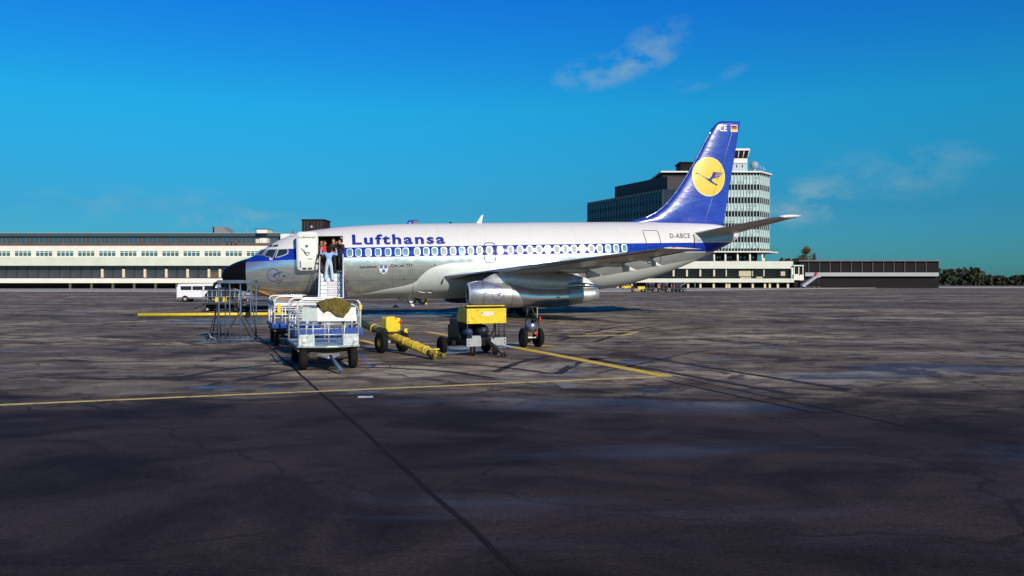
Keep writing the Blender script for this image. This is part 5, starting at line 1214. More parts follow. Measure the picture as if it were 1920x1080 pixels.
def stance(H=1.78, arms=None, spread=.10, lean=0, toes=-1):
    k = H / 1.78; y = -lean
    J = {'pelvis': (0, 0, .95 * k), 'waist': (0, .4 * y, 1.12 * k), 'chest': (0, y, 1.34 * k), 'neck': (0, y, 1.50 * k), 'chin': (0, y - .012, 1.575 * k), 'head': (0, y - .018, 1.66 * k),
         'shL': (-.175, y, 1.44 * k), 'shR': (.175, y, 1.44 * k), 'elL': (-.23, y + .02, 1.15 * k), 'elR': (.23, y + .02, 1.15 * k), 'wrL': (-.24, y - .06, .90 * k), 'wrR': (.24, y - .06, .90 * k),
         'hipL': (-.09, 0, .90 * k), 'hipR': (.09, 0, .90 * k), 'knL': (-spread, -.01, .50 * k), 'knR': (spread, -.01, .50 * k), 'anL': (-spread - .01, .01, .085), 'anR': (spread + .01, .01, .085),
         'toeL': (-spread - .02, -.15, .03), 'toeR': (spread + .02, -.15, .03)}
    if arms: J.update(arms)
    return J
SM = Matrix.Translation(S0) @ Matrix.Rotation(R(11.5), 4, 'Z')
def on_stairs(x, y, z): return SM @ Vector((x, y, z))
# the one seen from behind, both arms lifted; faces the door (+y)
J = stance(1.76, {'shL': (-.19, 0, 1.42), 'shR': (.19, 0, 1.42), 'elL': (-.40, -.08, 1.32), 'elR': (.42, -.06, 1.36), 'wrL': (-.35, -.20, 1.55), 'wrR': (.40, -.20, 1.62), 'cuff': (.092, .10), 'anL': (-.20, .05, .085), 'toeL': (-.24, -.10, .03), 'knL': (-.14, -.02, .50), 'pelvis': (.02, 0, .95)}, spread=.14)
person('person in light blue top and pale flared trousers, seen from behind with both arms raised', on_stairs(-.12, stp(2)[0], stp(2)[1]), R(11.5 + 180 - 4), J,
       {'hip': JEANS, 'torso': CLOTHBLUE, 'arm': CLOTHBLUE, 'skin': SKINTONE, 'leg': JEANS, 'shin': JEANS, 'shoe': BLACK}, (-.2, -1.15), HAIR, hv=1.38)
J = stance(1.78, {'elR': (.24, -.06, 1.22), 'wrR': (.10, -.19, 1.50), 'elL': (-.28, -.12, 1.26), 'wrL': (-.12, -.22, 1.50)}, spread=.07)
person('person in a charcoal suit at the right of the door, hands raised to the face', on_stairs(.47, LY + .12, LZ), R(-28), J,
       {'hip': SUIT, 'torso': SUIT, 'arm': SUIT, 'skin': SKINTONE, 'leg': SUIT, 'shin': SUIT, 'shoe': BLACK}, (.45, -.5), HAIR, look=R(-20), bulk=1.22)
J = stance(1.80, {'elL': (-.26, -.08, 1.18), 'wrL': (-.10, -.24, 1.16), 'elR': (.25, -.06, 1.18), 'wrR': (.12, -.24, 1.12)}, spread=.08)
person('smiling person with brown hair and dark jacket in the middle of the doorway', on_stairs(.10, -.30, LZ), R(6), J,
       {'hip': SUIT, 'torso': SUIT, 'arm': SUIT, 'skin': SKINTONE, 'leg': SUIT, 'shin': SUIT, 'shoe': BLACK}, (.42, -.45), HAIRBROWN, look=R(-8), bulk=1.15)
J = stance(1.66, {'elR': (.24, -.08, 1.10), 'wrR': (.10, -.26, 1.14), 'elL': (-.24, 0, 1.08), 'wrL': (-.20, -.16, .92)}, spread=.07)
person('person in a red jacket and dark skirt at the left of the doorway', on_stairs(-.36, -.45, LZ), R(48), J,
       {'hip': BROWNCLOTH, 'torso': REDCLOTH, 'arm': REDCLOTH, 'skin': SKINTONE, 'leg': BROWNCLOTH, 'shin': SKINTONE, 'shoe': BLACK}, (.35, -.75), HAIRBROWN, skirt=BROWNCLOTH)
J = stance(1.74, spread=.07)
person('person in dark brown uniform half hidden inside the doorway behind the red jacket', on_stairs(-.52, .12, LZ + .0), R(20), J,
       {'hip': BROWNCLOTH, 'torso': BROWNCLOTH, 'arm': BROWNCLOTH, 'skin': SKINTONE, 'leg': BROWNCLOTH, 'shin': BROWNCLOTH, 'shoe': BLACK}, (.40, -.5), HAIR)

# ------------------------------------------------------------------ baggage carts (local -y = towing end, z up)
def hoop(w, z0, z1, y, r=.022, rad=.16):
    pts = [(-w / 2, y, z0)]
    for cx, sgn in ((-w / 2 + rad, -1), (w / 2 - rad, 1)):
        for i in range(6):
            a = (math.pi - math.pi / 2 * i / 5) if sgn < 0 else (math.pi / 2 - math.pi / 2 * i / 5); pts.append((cx + rad * math.cos(a), y, z1 - rad + rad * math.sin(a)))
    return pts + [(w / 2, y, z0)]
def cart(label, loc, rz, W, Ln, zb, zt, frame, deck, extra=None, side=None, fa=.45, bedh=.085, tr=.022, wr=.25):
    T = thing('baggage_cart', label, 'baggage cart', loc, rz, 'baggage carts parked in front of the nose')
    m = MB(); m.slab([(-W / 2, 0), (-W * .05, -.20), (W * .12, -.20), (W / 2, 0), (W / 2, Ln), (-W / 2, Ln)], zb - bedh, zb); m.build('deck', deck, T, bevel=.008)
    m = MB(); m.bb(-W / 2 + .02, -W / 2 + .08, .1, Ln - .1, zb - bedh - .09, zb - bedh - .002); m.bb(W / 2 - .08, W / 2 - .02, .1, Ln - .1, zb - bedh - .09, zb - bedh - .002); m.bb(-W / 2 + .1, W / 2 - .1, .2, .3, zb - bedh - .1, zb - bedh - .002); m.bb(-.1, .1, .3, Ln - .2, zb - bedh - .12, zb - bedh - .003); m.build('chassis', RUST, T)
    for y, nm in ((.02, 'front_rail'), (Ln - .04, 'rear_rail')):
        m = MB(); m.tube(hoop(W - .06, zb, zt, y), tr, 8)
        for z in (zb + .22, zb + .44): m.cyl((-W / 2 + .03, y, z), (W / 2 - .03, y, z), tr * .8, n=7)
        for t in (.25, .5, .75) if nm == 'front_rail' else (.33, .66): m.cyl((-W / 2 + W * t, y, zb - (.02 if y < .1 else 0)), (-W / 2 + W * t, y, zb + .44 + (.0 if y > .1 else .08)), tr * .8, n=7)
        m.build(nm, frame, T)
    for y in (fa, Ln - .45):
        a_ = MB(); a_.cyl((-W / 2 + .08, y, wr), (W / 2 - .08, y, wr), .035, n=10); a_.bb(-W * .3, W * .3, y - .05, y + .05, wr + .02, zb - bedh - .1); ax = a_.build('axle', DARKMETAL, T)
        for s in (-1, 1): wheel('wheel', T, (s * (W / 2 - .13), y, wr), (1, 0, 0), wr, .15, mat_rim)
    m = MB(); m.add([(-.34, .30, wr + .06), (.34, .30, wr + .06), (.06, -.30, wr + .02), (-.06, -.30, wr + .02), (-.34, .30, wr + .12), (.34, .30, wr + .12), (.06, -.30, wr + .06), (-.06, -.30, wr + .06)], [(0, 1, 2, 3), (7, 6, 5, 4), (0, 4, 5, 1), (1, 5, 6, 2), (2, 6, 7, 3), (3, 7, 4, 0)])
    m.build('steering_frame', GREY, T)
    m = MB(); m.cyl((0, -.25, wr + .06), (.10, -1.0, .10), .036, n=10); m.tube([(.10 + .05 * math.cos(a * math.pi / 5), -1.03 + .05 * math.sin(a * math.pi / 5), .09) for a in range(10)], .016, 6, closed=True); m.cyl((.10, -.99, .1), (.10, -.99, .012), .02, n=8); m.build('tow_handle', STANDBLUE, T)
    if extra: extra(T, W, Ln, zb, zt)
    if side: side(T, W, Ln, zb, zt)
    return T
mat_rim = mat('cart_rim', (.30, .24, .15), .6)
SIGNWHITE = mat('sign_board_white', (.74, .72, .70), .5, var=.05); SIGNGREY = mat('sign_board_grey', (.42, .50, .47), .55, var=.18, scale=12)
def silver_extra(T, W, Ln, zb, zt):
    for x, nm in ((-W / 2 + .19, 0), (W / 2 - .19, 1)):
        m = MB(); m.box((x, -.012, zb + .115), (.32, .012, .23)); p = m.build('corner_panel', STEEL, T)
        r_ = MB(); r_.lathe((x + (.09 if nm else -.05), -.02, zb + .10), (0, -1, 0), [(0, .055), (.015, .05), (.022, .004)], 16); r_.build('reflector', WHITE, p)
    m = MB(); m.box((-W / 2 + .27, -.02, zt - .21), (.36, .015, .27)); m.build('grey_board', SIGNGREY, T, bevel=.004)
    m = MB(); m.box((.16, -.024, zt - .21), (.80, .012, .29)); sb = m.build('sign_board', SIGNWHITE, T, bevel=.003)
    pale = mat('faded_red_lettering', (.70, .52, .45), .6)
    v2, f2 = text2d('British airways', .075, .66, 0); m = MB(); m.add([(-.16 + x, -.0325, zt - .25 + y) for x, y in v2], f2); m.build('lettering', pale, sb)
    v2, f2 = text2d('Service', .05, .24, 0); m = MB(); m.add([(.27 + x, -.0325, zt - .33 + y) for x, y in v2], f2); m.build('lettering', pale, sb)
    m = MB(); m.bb(-.30, .30, .02, .06, zt - .38, zt - .33); m.build('board_bracket', STEEL, T)
    for x in (-.18, .30):
        m = MB(); m.box((x, -.01, zt - .38), (.04, .05, .06)); m.build('clamp', BLACK, T)
    m = MB(); m.cyl((W / 2 - .03, .1, zb + .4), (W / 2 - .03, Ln - .1, zb + .4), .02, n=7); m.cyl((-W / 2 + .03, .1, zb + .4), (-W / 2 + .03, Ln - .1, zb + .4), .02, n=7); m.build('side_rail', STEEL, T)
    # blue air line that trails on the ground to the right
    m = MB(); m.tube([(W / 2 - .1, .15, zb - .14), (W / 2 + .05, .05, .28), (W / 2 + .16, -.05, .08), (W / 2 + .27, -.02, .03), (W / 2 + .36, .08, .05), (W / 2 + .30, .14, .03)], .014, 6); m.build('brake_hose', CARTBLUE, T)
yaw1 = R(19.4); w1 = Vector((1.25 * math.cos(yaw1), 1.25 * math.sin(yaw1))); mid1 = Vector((-4.41, 17.4, 0)) + Vector((w1.x, w1.y, 0)) / 2
CART1 = cart('silver baggage cart with sign board, nearest to the camera, with olive canvas on its rail', (mid1.x, mid1.y, 0), yaw1, 1.29, 2.44, .505, 1.36, STEEL, STEEL, silver_extra, wr=.232, fa=.13, bedh=.04, tr=.019)
def blue_side(T, W, Ln, zb, zt, bh=.14):
    for s in (-1, 1):
        m = MB(); m.bb(s * (W / 2 - .001), s * (W / 2 + .03), .02, Ln, zb - .06, zb + bh); m.build('side_board', CARTBLUE, T)
        m = MB(); m.cyl((s * (W / 2 - .03), .02, zb + .5), (s * (W / 2 - .03), Ln, zb + .5), .024, n=7)
        for y in (.6, 1.3, 2.0): m.cyl((s * (W / 2 - .03), y, zb), (s * (W / 2 - .03), y, zb + .5), .02, n=7)
        m.build('side_rail', WHITE, T)
    m = MB(); m.bb(-W / 2 + .02, W / 2 - .02, -.03, .0, zb + .0, zb + bh); m.build('front_board', CARTBLUE, T)
    m = MB(); m.bb(.15, W / 2 - .1, -.005, .035, zt - .02, zt + .035); m.build('rail_sleeve', BLACK, T)
    m = MB(); m.lathe((W / 2 - .03, .0, zt - .26), (0, 0, 1), [(0, .04), (.1, .05), (.14, .02)], 10); m.build('yellow_clamp', YELLOW, T)
yaw2 = R(20); mid2 = Vector((-5.30, 20.75, 0)) + Vector((math.cos(yaw2), math.sin(yaw2), 0)) * .8
cart('blue baggage cart with white tubular rails, directly behind the silver cart', (mid2.x, mid2.y, 0), yaw2, 1.6, 2.4, .55, 1.39, WHITE, CARTBLUE, blue_side, wr=.235, tr=.026, bedh=.07)
def board_side(T, W, Ln, zb, zt):
    blue_side(T, W, Ln, zb, zt, .05)
    for k_ in range(4):
        m = MB(); m.bb(-W / 2 + .0, -W / 2 + .025, .1 + k_ * .6, .6 + k_ * .6, zt - .28, zt - .08); m.build('slotted_panel', SIGNWHITE, T)
        m = MB(); m.bb(-W / 2 - .004, -W / 2 + .002, .24 + k_ * .6, .40 + k_ * .6, zt - .24, zt - .12); m.build('slot', BLACK, T)
    m = MB(); m.bb(-W / 2 + .05, W / 2 - .05, -.03, -.005, zb + .56, zb + .64); m.build('front_panel', SIGNWHITE, T)
    m = MB(); m.bb(-W / 2 + .10, -W / 2 + .19, -.06, -.03, zb + .36, zb + .62); m.build('yellow_plate', YELLOW, T)
yaw3 = R(20); mid3 = Vector((-6.75, 23.9, 0)) + Vector((math.cos(yaw3), math.sin(yaw3), 0)) * .65
cart('blue baggage cart with white slotted side panels, rearmost and leftmost of the three', (mid3.x, mid3.y, 0), yaw3, 1.30, 2.4, .60, 1.42, WHITE, CARTBLUE, None, board_side, wr=.25, tr=.024)

# olive canvas thrown over the silver cart's front rail
m = MB(); CX, CY = 15, 17; rr = random.Random(5); M1 = Matrix.Translation(Vector((mid1.x, mid1.y, 0))) @ Matrix.Rotation(yaw1, 4, 'Z')
def drape(u, t):
    # u across, t from behind the rail (-1) over the top (0) to the front hem (1)
    wd = .70 * (1 - .30 * abs(t) ** 2.2); x = .10 + u * wd / 2 + .05 * t
    lump = .105 * math.exp(-(u * 1.4) ** 2) + .035 * math.exp(-((u - .55) / .3) ** 2) + .02 * math.exp(-((u + .75) / .2) ** 2); hem = .19 + .06 * math.sin(u * 3.3 + .9) + .05 * math.exp(-((u - .62) / .22) ** 2)
    fold = .030 * (1 - abs(math.sin(u * 4.2 + t * 2.0 + .6)) ** .6) + .030 * (1 - abs(math.sin(u * 2.1 - t * 3.4)) ** .5) - .02 + .020 * math.sin(u * 8 + t * 3.2 + math.sin(t * 5)) + .020 * abs(math.sin(u * 6 - t * 4 + 1)) + .014 * math.sin(t * 13 + u * 4) + .008 * math.sin(u * 23 + t * 9)
    if t < 0: return Vector((x, .03 + .16 * -t, 1.375 + lump - .20 * t * t + fold * .6))
    return Vector((x, .0 - .075 * math.sin(min(1, t * 1.8) * math.pi / 2) - fold * .9 - .02 * t, 1.375 + lump * (1 - t * .5) - hem * t ** 1.25 * 1.25 + fold * .4))
vv = []; nu, ntt = 44, 40
for i in range(ntt + 1):
    for j in range(nu + 1): vv.append(M1 @ drape(-1 + 2 * j / nu, -1 + 2 * i / ntt))
m.add(vv, [(i * (nu + 1) + j, i * (nu + 1) + j + 1, (i + 1) * (nu + 1) + j + 1, (i + 1) * (nu + 1) + j) for i in range(ntt) for j in range(nu)], 0, True)
cv = m.build('canvas', CANVAS); sol = cv.modifiers.new('thick', 'SOLIDIFY'); sol.thickness = .012
tag(cv, 'crumpled olive canvas cover draped over the sign board of the silver cart', 'canvas')

# ------------------------------------------------------------------ yellow tow bar on two wheels
hd = at(819, 668, 19.9); hd.z = .11
wp_ = at(737, 632, 21.9); wp_.z = .42
dv_ = (wp_ - hd); far = hd + dv_ * 2.12
TB = thing('tow_bar', 'long yellow aircraft tow bar on two rubber wheels, its head resting on the ground', 'tow bar', (wp_.x, wp_.y, 0))
O = Vector((wp_.x, wp_.y, 0)); dn = dv_.normalized()
m = MB(); m.cyl(hd + dn * .22, far, .105, n=20); tube_ = m.build('tube', YELLOWOLD, TB, O)
for t in (.22, .45, .68, 1.25, 1.5):
    p = hd + dv_ * t; m = MB(); m.lathe(p, dn, [(-.03, .105), (-.028, .116), (.028, .116), (.03, .105)], 20); m.build('band', YELLOW, tube_, O)
m = MB(); m.cyl(hd + dn * .22 + Vector((0, 0, -.11)), hd + dv_ * .9 + Vector((0, 0, -.12)), .014, n=6); m.build('cable', YELLOW, TB, O)
sx_ = Vector((-dn.y, dn.x, 0)).normalized() * -1
m = MB(); q = hd + dn * .12
m.cyl(q - dn * .02, q + dn * .16, .13, .12, n=12)
for s in (-1, 1): m.cyl(q + sx_ * s * .11 - dn * .22, q + sx_ * s * .11 + dn * .12, .05, n=10); m.cyl(q + sx_ * s * .11 - dn * .22 + sx_ * .05, q + sx_ * s * .11 - dn * .22 - sx_ * .05, .06, n=12)
hdo = m.build('towing_head', mat('head_dark_yellow', (.20, .15, .02), .5, var=.5, scale=14), TB, O)
m = MB(); m.bb(q.x - .12, q.x + .12, q.y - .05, q.y + .04, q.z + .10, q.z + .13); m.cyl(q + Vector((-.06, 0, .1)), q + Vector((-.06, -.05, -.06)), .018, n=6); m.cyl(q + Vector((.05, 0, .1)), q + Vector((.05, -.05, -.06)), .018, n=6); m.build('release_plate', YELLOW, hdo, O)
ax_ = Vector((.80, .60, 0)); wr_ = .275
for s in (-1, 1): wheel('wheel', TB, Vector((0, 0, wr_)) + ax_ * s * .31 + Vector((-.03, .0, 0)), ax_, wr_, .15, YELLOWOLD)
m = MB(); m.cyl(ax_ * -.3 + Vector((-.03, 0, wr_)), ax_ * .3 + Vector((-.03, 0, wr_)), .04, n=10); m.build('axle', GREY, TB)
Xb = Matrix.Rotation(math.atan2(ax_.y, ax_.x), 4, 'Z')
m = MB(); m.add(*[[(-.20, -.14, .40), (.02, -.14, .40), (.16, -.14, .44), (.16, -.14, .66), (.10, -.14, .69), (-.02, -.14, .72), (-.02, -.14, .80), (-.22, -.14, .80), (-.26, -.14, .74), (-.26, -.14, .5)] + [(x, .14, z) for x, z in ((-.20, .40), (.02, .40), (.16, .44), (.16, .66), (.10, .69), (-.02, .72), (-.02, .80), (-.22, .80), (-.26, .74), (-.26, .5))], [tuple(range(10)), tuple(range(10, 20))[::-1]] + [(i, 10 + i, 10 + (i + 1) % 10, (i + 1) % 10) for i in range(10)]], X=Matrix.Translation((-.02, .04, .14)) @ Xb); m.build('pump_housing', YELLOW, TB, bevel=.02)
m = MB(); m.box((-.02, .0, .86), (.10, .20, .16), rot=(0, 0, .6)); m.build('reservoir', YELLOW, TB, bevel=.03)
m = MB(); m.box((.12, .0, .84), (.13, .10, .13), rot=(0, 0, .6)); m.build('pump_head', YELLOW, TB, bevel=.03)
m = MB(); m.cyl((.17, -.02, .80), (.25, .0, .80), .028, n=8); m.build('red_valve', RED, TB)
m = MB(); m.box((.30, .14, .46), (.09, .06, .32), rot=(0, 0, .6)); m.build('side_plate', YELLOW, TB)
m = MB(); m.cyl((-.02, -.14, .50), (.22, .0, .50), .02, n=6); m.cyl((.0, -.16, .42), (.24, -.02, .42), .02, n=6); m.box((.05, -.12, .46), (.05, .05, .16)); m.box((.18, -.06, .46), (.05, .05, .16)); m.build('linkage', DARKMETAL, TB)

# ------------------------------------------------------------------ ground power cart with yellow hood
gp0 = at(911, 646, 21.0)
GP = thing('ground_power_cart', 'wheeled ground power cart with a bright yellow hood carrying white slanted lettering', 'ground power unit', (gp0.x, gp0.y, 0), R(30))
HW = .555
m = MB(); prof_ = [(-.03, .82), (-.03, 1.17), (.10, 1.19), (.12, 1.23), (.20, 1.245), (.36, 1.22), (.48, 1.10), (.52, .95), (.50, .84)]
n_ = len(prof_); m.add([(-HW, y, z) for y, z in prof_] + [(HW, y, z) for y, z in prof_], [tuple(range(n_)), tuple(range(n_, 2 * n_))[::-1]] + [(i, n_ + i, n_ + (i + 1) % n_, (i + 1) % n_) for i in range(n_)])
hood = m.build('hood', YELLOWOLD, GP, bevel=.012)
m = MB(); m.bb(-HW + .0, HW, -.052, -.031, .80, 1.175); fp_ = m.build('hood_front', YELLOW, GP, bevel=.006)
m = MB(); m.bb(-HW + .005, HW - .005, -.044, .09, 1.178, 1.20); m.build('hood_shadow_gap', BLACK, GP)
m = MB(); m.bb(-HW + .01, HW - .03, -.03, .12, 1.225, 1.25); m.build('hood_lip', YELLOW, GP)
v2, f2 = text2d('IBEA', .105, .26, .028, .45); m = MB(); m.add([(-.08 + x, -.0545, .99 + y) for x, y in v2], f2); m.build('lettering', INKWHITE, fp_)
m = MB()
for i in range(3): m.add([(-.155 + .0 * i, -.0545, .99 + .034 * i), (-.06 + .02 * i, -.0545, .99 + .034 * i), (-.05 + .02 * i, -.0545, .99 + .034 * i + .020), (-.135 + .03 * i, -.0545, .99 + .034 * i + .020)], [(0, 1, 2, 3)])
m.build('speed_stripe', INKWHITE, fp_)
pm_ = MB(); pm_.cyl((0, 0, .42), (0, 0, .82), .016, n=8); pmm = pm_.mesh('post', DARKMETAL)
for x, y in ((-HW + .03, -.02), (HW - .04, -.02), (HW - .17, .02), (HW - .04, .45), (-HW + .03, .45)): place('post', pmm, GP, (x, y, 0))
m = MB(); m.bb(-HW + .01, HW, .0, 1.15, .26, .40); m.build('chassis', BLACK, GP)
for x0, x1 in ((-HW, -.15), (.12, HW)):
    m = MB(); m.bb(x0, x1, -.05, -.005, .24, .44); b_ = m.build('bumper_plate', GREY, GP, bevel=.006)
    m = MB(); m.cyl((x1 - .05 if x1 > 0 else x0 + .05, -.052, .38), (x1 - .05 if x1 > 0 else x0 + .05, -.06, .38), .015, n=8); m.cyl((x1 - .05 if x1 > 0 else x0 + .05, -.052, .30), (x1 - .05 if x1 > 0 else x0 + .05, -.06, .30), .015, n=8); m.build('bolt', BLACK, b_)
m = MB(); m.slab([(-.40, -.03), (-.16, -.03), (-.20, .16), (-.36, .16)], .44, .50); m.build('battery_lid', GREY, GP)
m = MB(); m.bb(-HW + .08, .2, .55, 1.1, .40, .90); m.add([(-HW + .07, .50, .40), (-HW + .07, .50, .86), (-HW + .07, 1.12, .74), (-HW + .07, 1.12, .40), (-HW + .04, .50, .40), (-HW + .04, .50, .86), (-HW + .04, 1.12, .74), (-HW + .04, 1.12, .40)], [(0, 1, 2, 3), (7, 6, 5, 4), (0, 4, 5, 1), (1, 5, 6, 2), (2, 6, 7, 3), (3, 7, 4, 0)]); m.build('engine_casing', mat('engine_black', (.015, .014, .016), .45, var=.4), GP, bevel=.015)
m = MB(); m.lathe((.06, .35, .60), (0, 1, 0), [(-.22, .02), (-.19, .10), (-.1, .16), (.1, .17), (.3, .17), (.34, .02)], 20); m.build('air_bottle', mat('bottle_dark_blue', (.022, .026, .045), .4, .2), GP)
m = MB(); m.lathe((-.34, .32, .58), (0, 1, 0), [(-.16, .01), (-.14, .07), (-.05, .1), (.2, .1)], 16); m.build('starter_motor', mat('motor_blue', (.03, .06, .14), .5), GP)
m = MB(); m.tube([(.22, -.02, .82), (.22, -.03, .72), (.19, -.04, .60), (.10, -.05, .50), (.0, -.05, .46), (-.05, -.05, .44)], .018, 8); m.build('hose', RUBBER, GP)
m = MB(); m.tube([(.17, -.07, .42), (.19, -.08, .48), (.25, -.08, .51), (.29, -.08, .47)], .018, 7); m.build('cable_hook', BLACK, GP)
m = MB(); m.bb(-.14, .10, -.09, .0, .26, .44); m.build('drawbar_pivot', BLACK, GP)
m = MB(); m.cyl((-.02, -.10, .36), (.16, -.62, .09), .055, n=10); m.tube([(.19 + .05 * math.cos(a * math.pi / 5), -.68 + .05 * math.sin(a * math.pi / 5), .07) for a in range(10)], .02, 6, closed=True); m.bb(.10, .20, -.66, -.58, .012, .10); m.build('drawbar', DARKMETAL, GP)
for x in (-.33, .30):
    w_c = wheel('castor', GP, (x, .06, .115), (1, 0, .0), .115, .075, ORANGEWHEEL, 18, hub=.8)
    m = MB(); m.bb(x - .055, x - .04, .0, .12, .10, .26); m.bb(x + .04, x + .055, .0, .12, .10, .26); m.build('castor_fork', RUST, GP)
for x in (-.72, .55): wheel('wheel', GP, (x, 1.02, .225), (1, 0, 0), .225, .13, BLACK)
m = MB(); m.cyl((-.70, 1.02, .225), (.55, 1.02, .225), .03, n=8); m.bb(-.66, -HW, .55, 1.12, .26, .36); m.build('rear_axle', BLACK, GP)

# ------------------------------------------------------------------ wheeled fire extinguisher
fe0 = at(995, 650, 23.7)
FX = thing('fire_extinguisher_trolley', 'silver fire extinguisher bottle on a trolley with two black wheels under the engine', 'fire extinguisher', (fe0.x, fe0.y, 0), R(24))
for s in (-1, 1): wheel('wheel', FX, (s * .23, .0, .275), Vector((1, .10 * s, 0)), .275, .13, BLACK)
m = MB(); m.cyl((-.2, 0, .275), (.2, 0, .275), .025, n=8); m.build('axle', CREAM, FX)
m = MB(); m.lathe((0, -.06, .60), (0, -.55, .52), [(-.42, .02), (-.40, .10), (-.36, .145), (.0, .15), (.06, .135), (.11, .09), (.135, .02)], 22); m.build('bottle', mat('bottle_silver_blue', (.30, .36, .46), .22, .75, var=.2), FX)
m = MB(); m.lathe((0, -.13, .72), (0, -.55, .52), [(.0, .05), (.05, .05), (.06, .02), (.12, .02), (.121, .001)], 12); m.build('valve', BLACK, FX)
m = MB(); m.cyl((0, .26, .20), (0, .02, .48), .13, n=14); m.build('rear_cradle', RUST, FX)
for s in (-1, 1):
    m = MB(); m.tube([(s * .13, .12, .30), (s * .155, .04, .55), (s * .15, -.02, .80), (s * .08, .04, 1.05), (s * .06, .06, 1.13)], .020, 7); m.build('frame_tube', DARKMETAL, FX)
m = MB(); m.cyl((.16, -.08, .30), (.16, -.10, 1.12), .013, n=7); m.build('stay', mat('stay_dull_cream', (.36, .32, .24), .6), FX)
m = MB(); m.cyl((-.12, .04, 1.13), (.28, .02, 1.13), .02, n=8); m.build('handle', DARKMETAL, FX)
m = MB(); m.tube([(0, -.25, .74), (-.14, -.16, .86), (-.10, -.02, .95), (.06, -.05, .92), (.15, -.14, .80), (.15, -.2, .6)], .017, 7); m.build('hose', RUBBER, FX)
m = MB(); m.lathe((.235, -.10, .78), (1, -.4, 0), [(-.02, .012), (0, .05), (.03, .055), (.045, .01)], 10); m.box((.245, -.1, .78), (.03, .03, .17)); m.build('red_handwheel', RED, FX)
m = MB(); m.lathe((.09, -.16, .40), (.2, -1, .1), [(-.03, .03), (0, .055), (.025, .05), (.03, .02)], 14); m.build('red_cap', mat('cap_red_orange', (.75, .07, .03), .5), FX)

# ------------------------------------------------------------------ steel access stand in front of the nose
ss0 = at(440.5, 641, 25.9)
SS = thing('access_stand', 'tall grey blue tubular steel access stand under the black nose', 'work stand', (ss0.x, ss0.y, 0), R(6)); SW, SD, SH = .96, .85, 1.86
lg = MB(); lg.cyl((0, 0, .03), (0, 0, SH), .019, n=8); lgm = lg.mesh('leg', STANDBLUE)
for x in (-.48, -.16, .16, .47): place('leg', lgm, SS, (x, 0, 0))
for x in (-.48, .0, .47): place('leg', lgm, SS, (x, SD, 0))
m = MB(); m.bb(-.52, .52, -.05, SD + .05, SH, SH + .035); m.build('platform', STANDBLUE, SS)
m = MB(); m.bb(-.52, .52, -.055, -.02, SH - .06, SH - .001); m.build('platform_edge', STANDBLUE, SS)
for a, b2 in (((-.48, SD, SH - .1), (.47, SD, .1)), ((.47, 0, SH - .1), (.16, 0, SH - .65)), ((-.48, SD, .1), (.0, SD, 1.0)), ((-.30, .02, SH - .15), (.47, .02, .12)), ((.47, 0, SH - .1), (.47, SD, .1))):
    m = MB(); m.cyl(a, b2, .016, n=7); m.build('brace', STANDBLUE if a[1] == 0 else DARKMETAL, SS)
m = MB(); m.cyl((-.5, 0, .06), (.5, 0, .06), .02, n=7); m.cyl((-.5, SD, .06), (.5, SD, .06), .02, n=7); m.cyl((-.48, 0, .06), (-.48, SD, .06), .02, n=7); m.cyl((.47, 0, .06), (.47, SD, .06), .02, n=7); m.build('base_rail', STANDBLUE, SS)
m = MB(); 
for x in (-.48, -.16, .16, .47): m.cyl((x, 0, .0), (x, 0, .05), .04, n=8)
m.build('foot_plate', DARKMETAL, SS)
m = MB(); m.tube([(-.50, .1, SH - .02), (-.62, .1, SH - .08), (-.68, .15, SH - .22)], .05, 8); m.build('folded_canvas', BLACK, SS)
s2 = at(398, 640, 26.3)
SL = thing('folding_step_ladder', 'dark thin legged folding ladder left of the access stand', 'ladder', (s2.x, s2.y, 0), R(10))
for a, b2 in (((-.14, 0, .02), (.14, .1, 1.15)), ((.14, 0, .02), (.16, .1, 1.15)), ((-.12, .6, .02), (.14, .12, 1.15)), ((.16, .6, .02), (.16, .12, 1.15))):
    m = MB(); m.cyl(a, b2, .017, n=7); m.build('leg', DARKMETAL, SL)
for t in (.2, .4, .6, .8):
    m = MB(); m.cyl(Vector((-.14, 0, .02)).lerp(Vector((.14, .1, 1.15)), t), Vector((.14, 0, .02)).lerp(Vector((.16, .1, 1.15)), t), .012, n=6); m.build('rung', DARKMETAL, SL)
m = MB(); m.tube([(-.1, -.05, .25), (-.02, -.08, .12), (.06, -.04, .05)], .012, 6); m.build('chain', STEEL, SL)

# ------------------------------------------------------------------ long yellow tow bar coupled to the nose wheel
ng = JM @ Vector((3.6, 0, 0)); d_ = (JM.to_3x3() @ Vector((-1, 0, 0))).normalized(); d_.z = 0; d_.normalize()
TB2 = thing('tow_bar', 'straight bright yellow tow bar lying level in front of the nose wheel', 'tow bar', (ng.x, ng.y, 0)); O = Vector((ng.x, ng.y, 0))
a = Vector((ng.x, ng.y, .15)) + d_ * .3; b2 = a + d_ * 7.5
m = MB(); m.cyl(a, b2, .085, n=14); m.build('tube', YELLOW, TB2, O)
m = MB(); m.cyl(b2, b2 + d_ * .4, .05, n=10); m.tube([b2 + d_ * .5 + Vector((.1 * math.cos(t * math.pi / 5), .1 * math.sin(t * math.pi / 5), 0)) for t in range(10)], .03, 6, closed=True); m.build('towing_eye', DARKMETAL, TB2, O)
wx = a + d_ * 1.9 + Vector((0, -.35, 0)); wheel('wheel', TB2, Vector((wx.x, wx.y, .14)) - O, (d_.y, -d_.x, 0), .14, .09, BLACK, 16)
m = MB(); m.cyl((wx.x, wx.y, .14), (wx.x, wx.y + .35, .15), .03, n=8); m.build('wheel_arm', DARKMETAL, TB2, O)
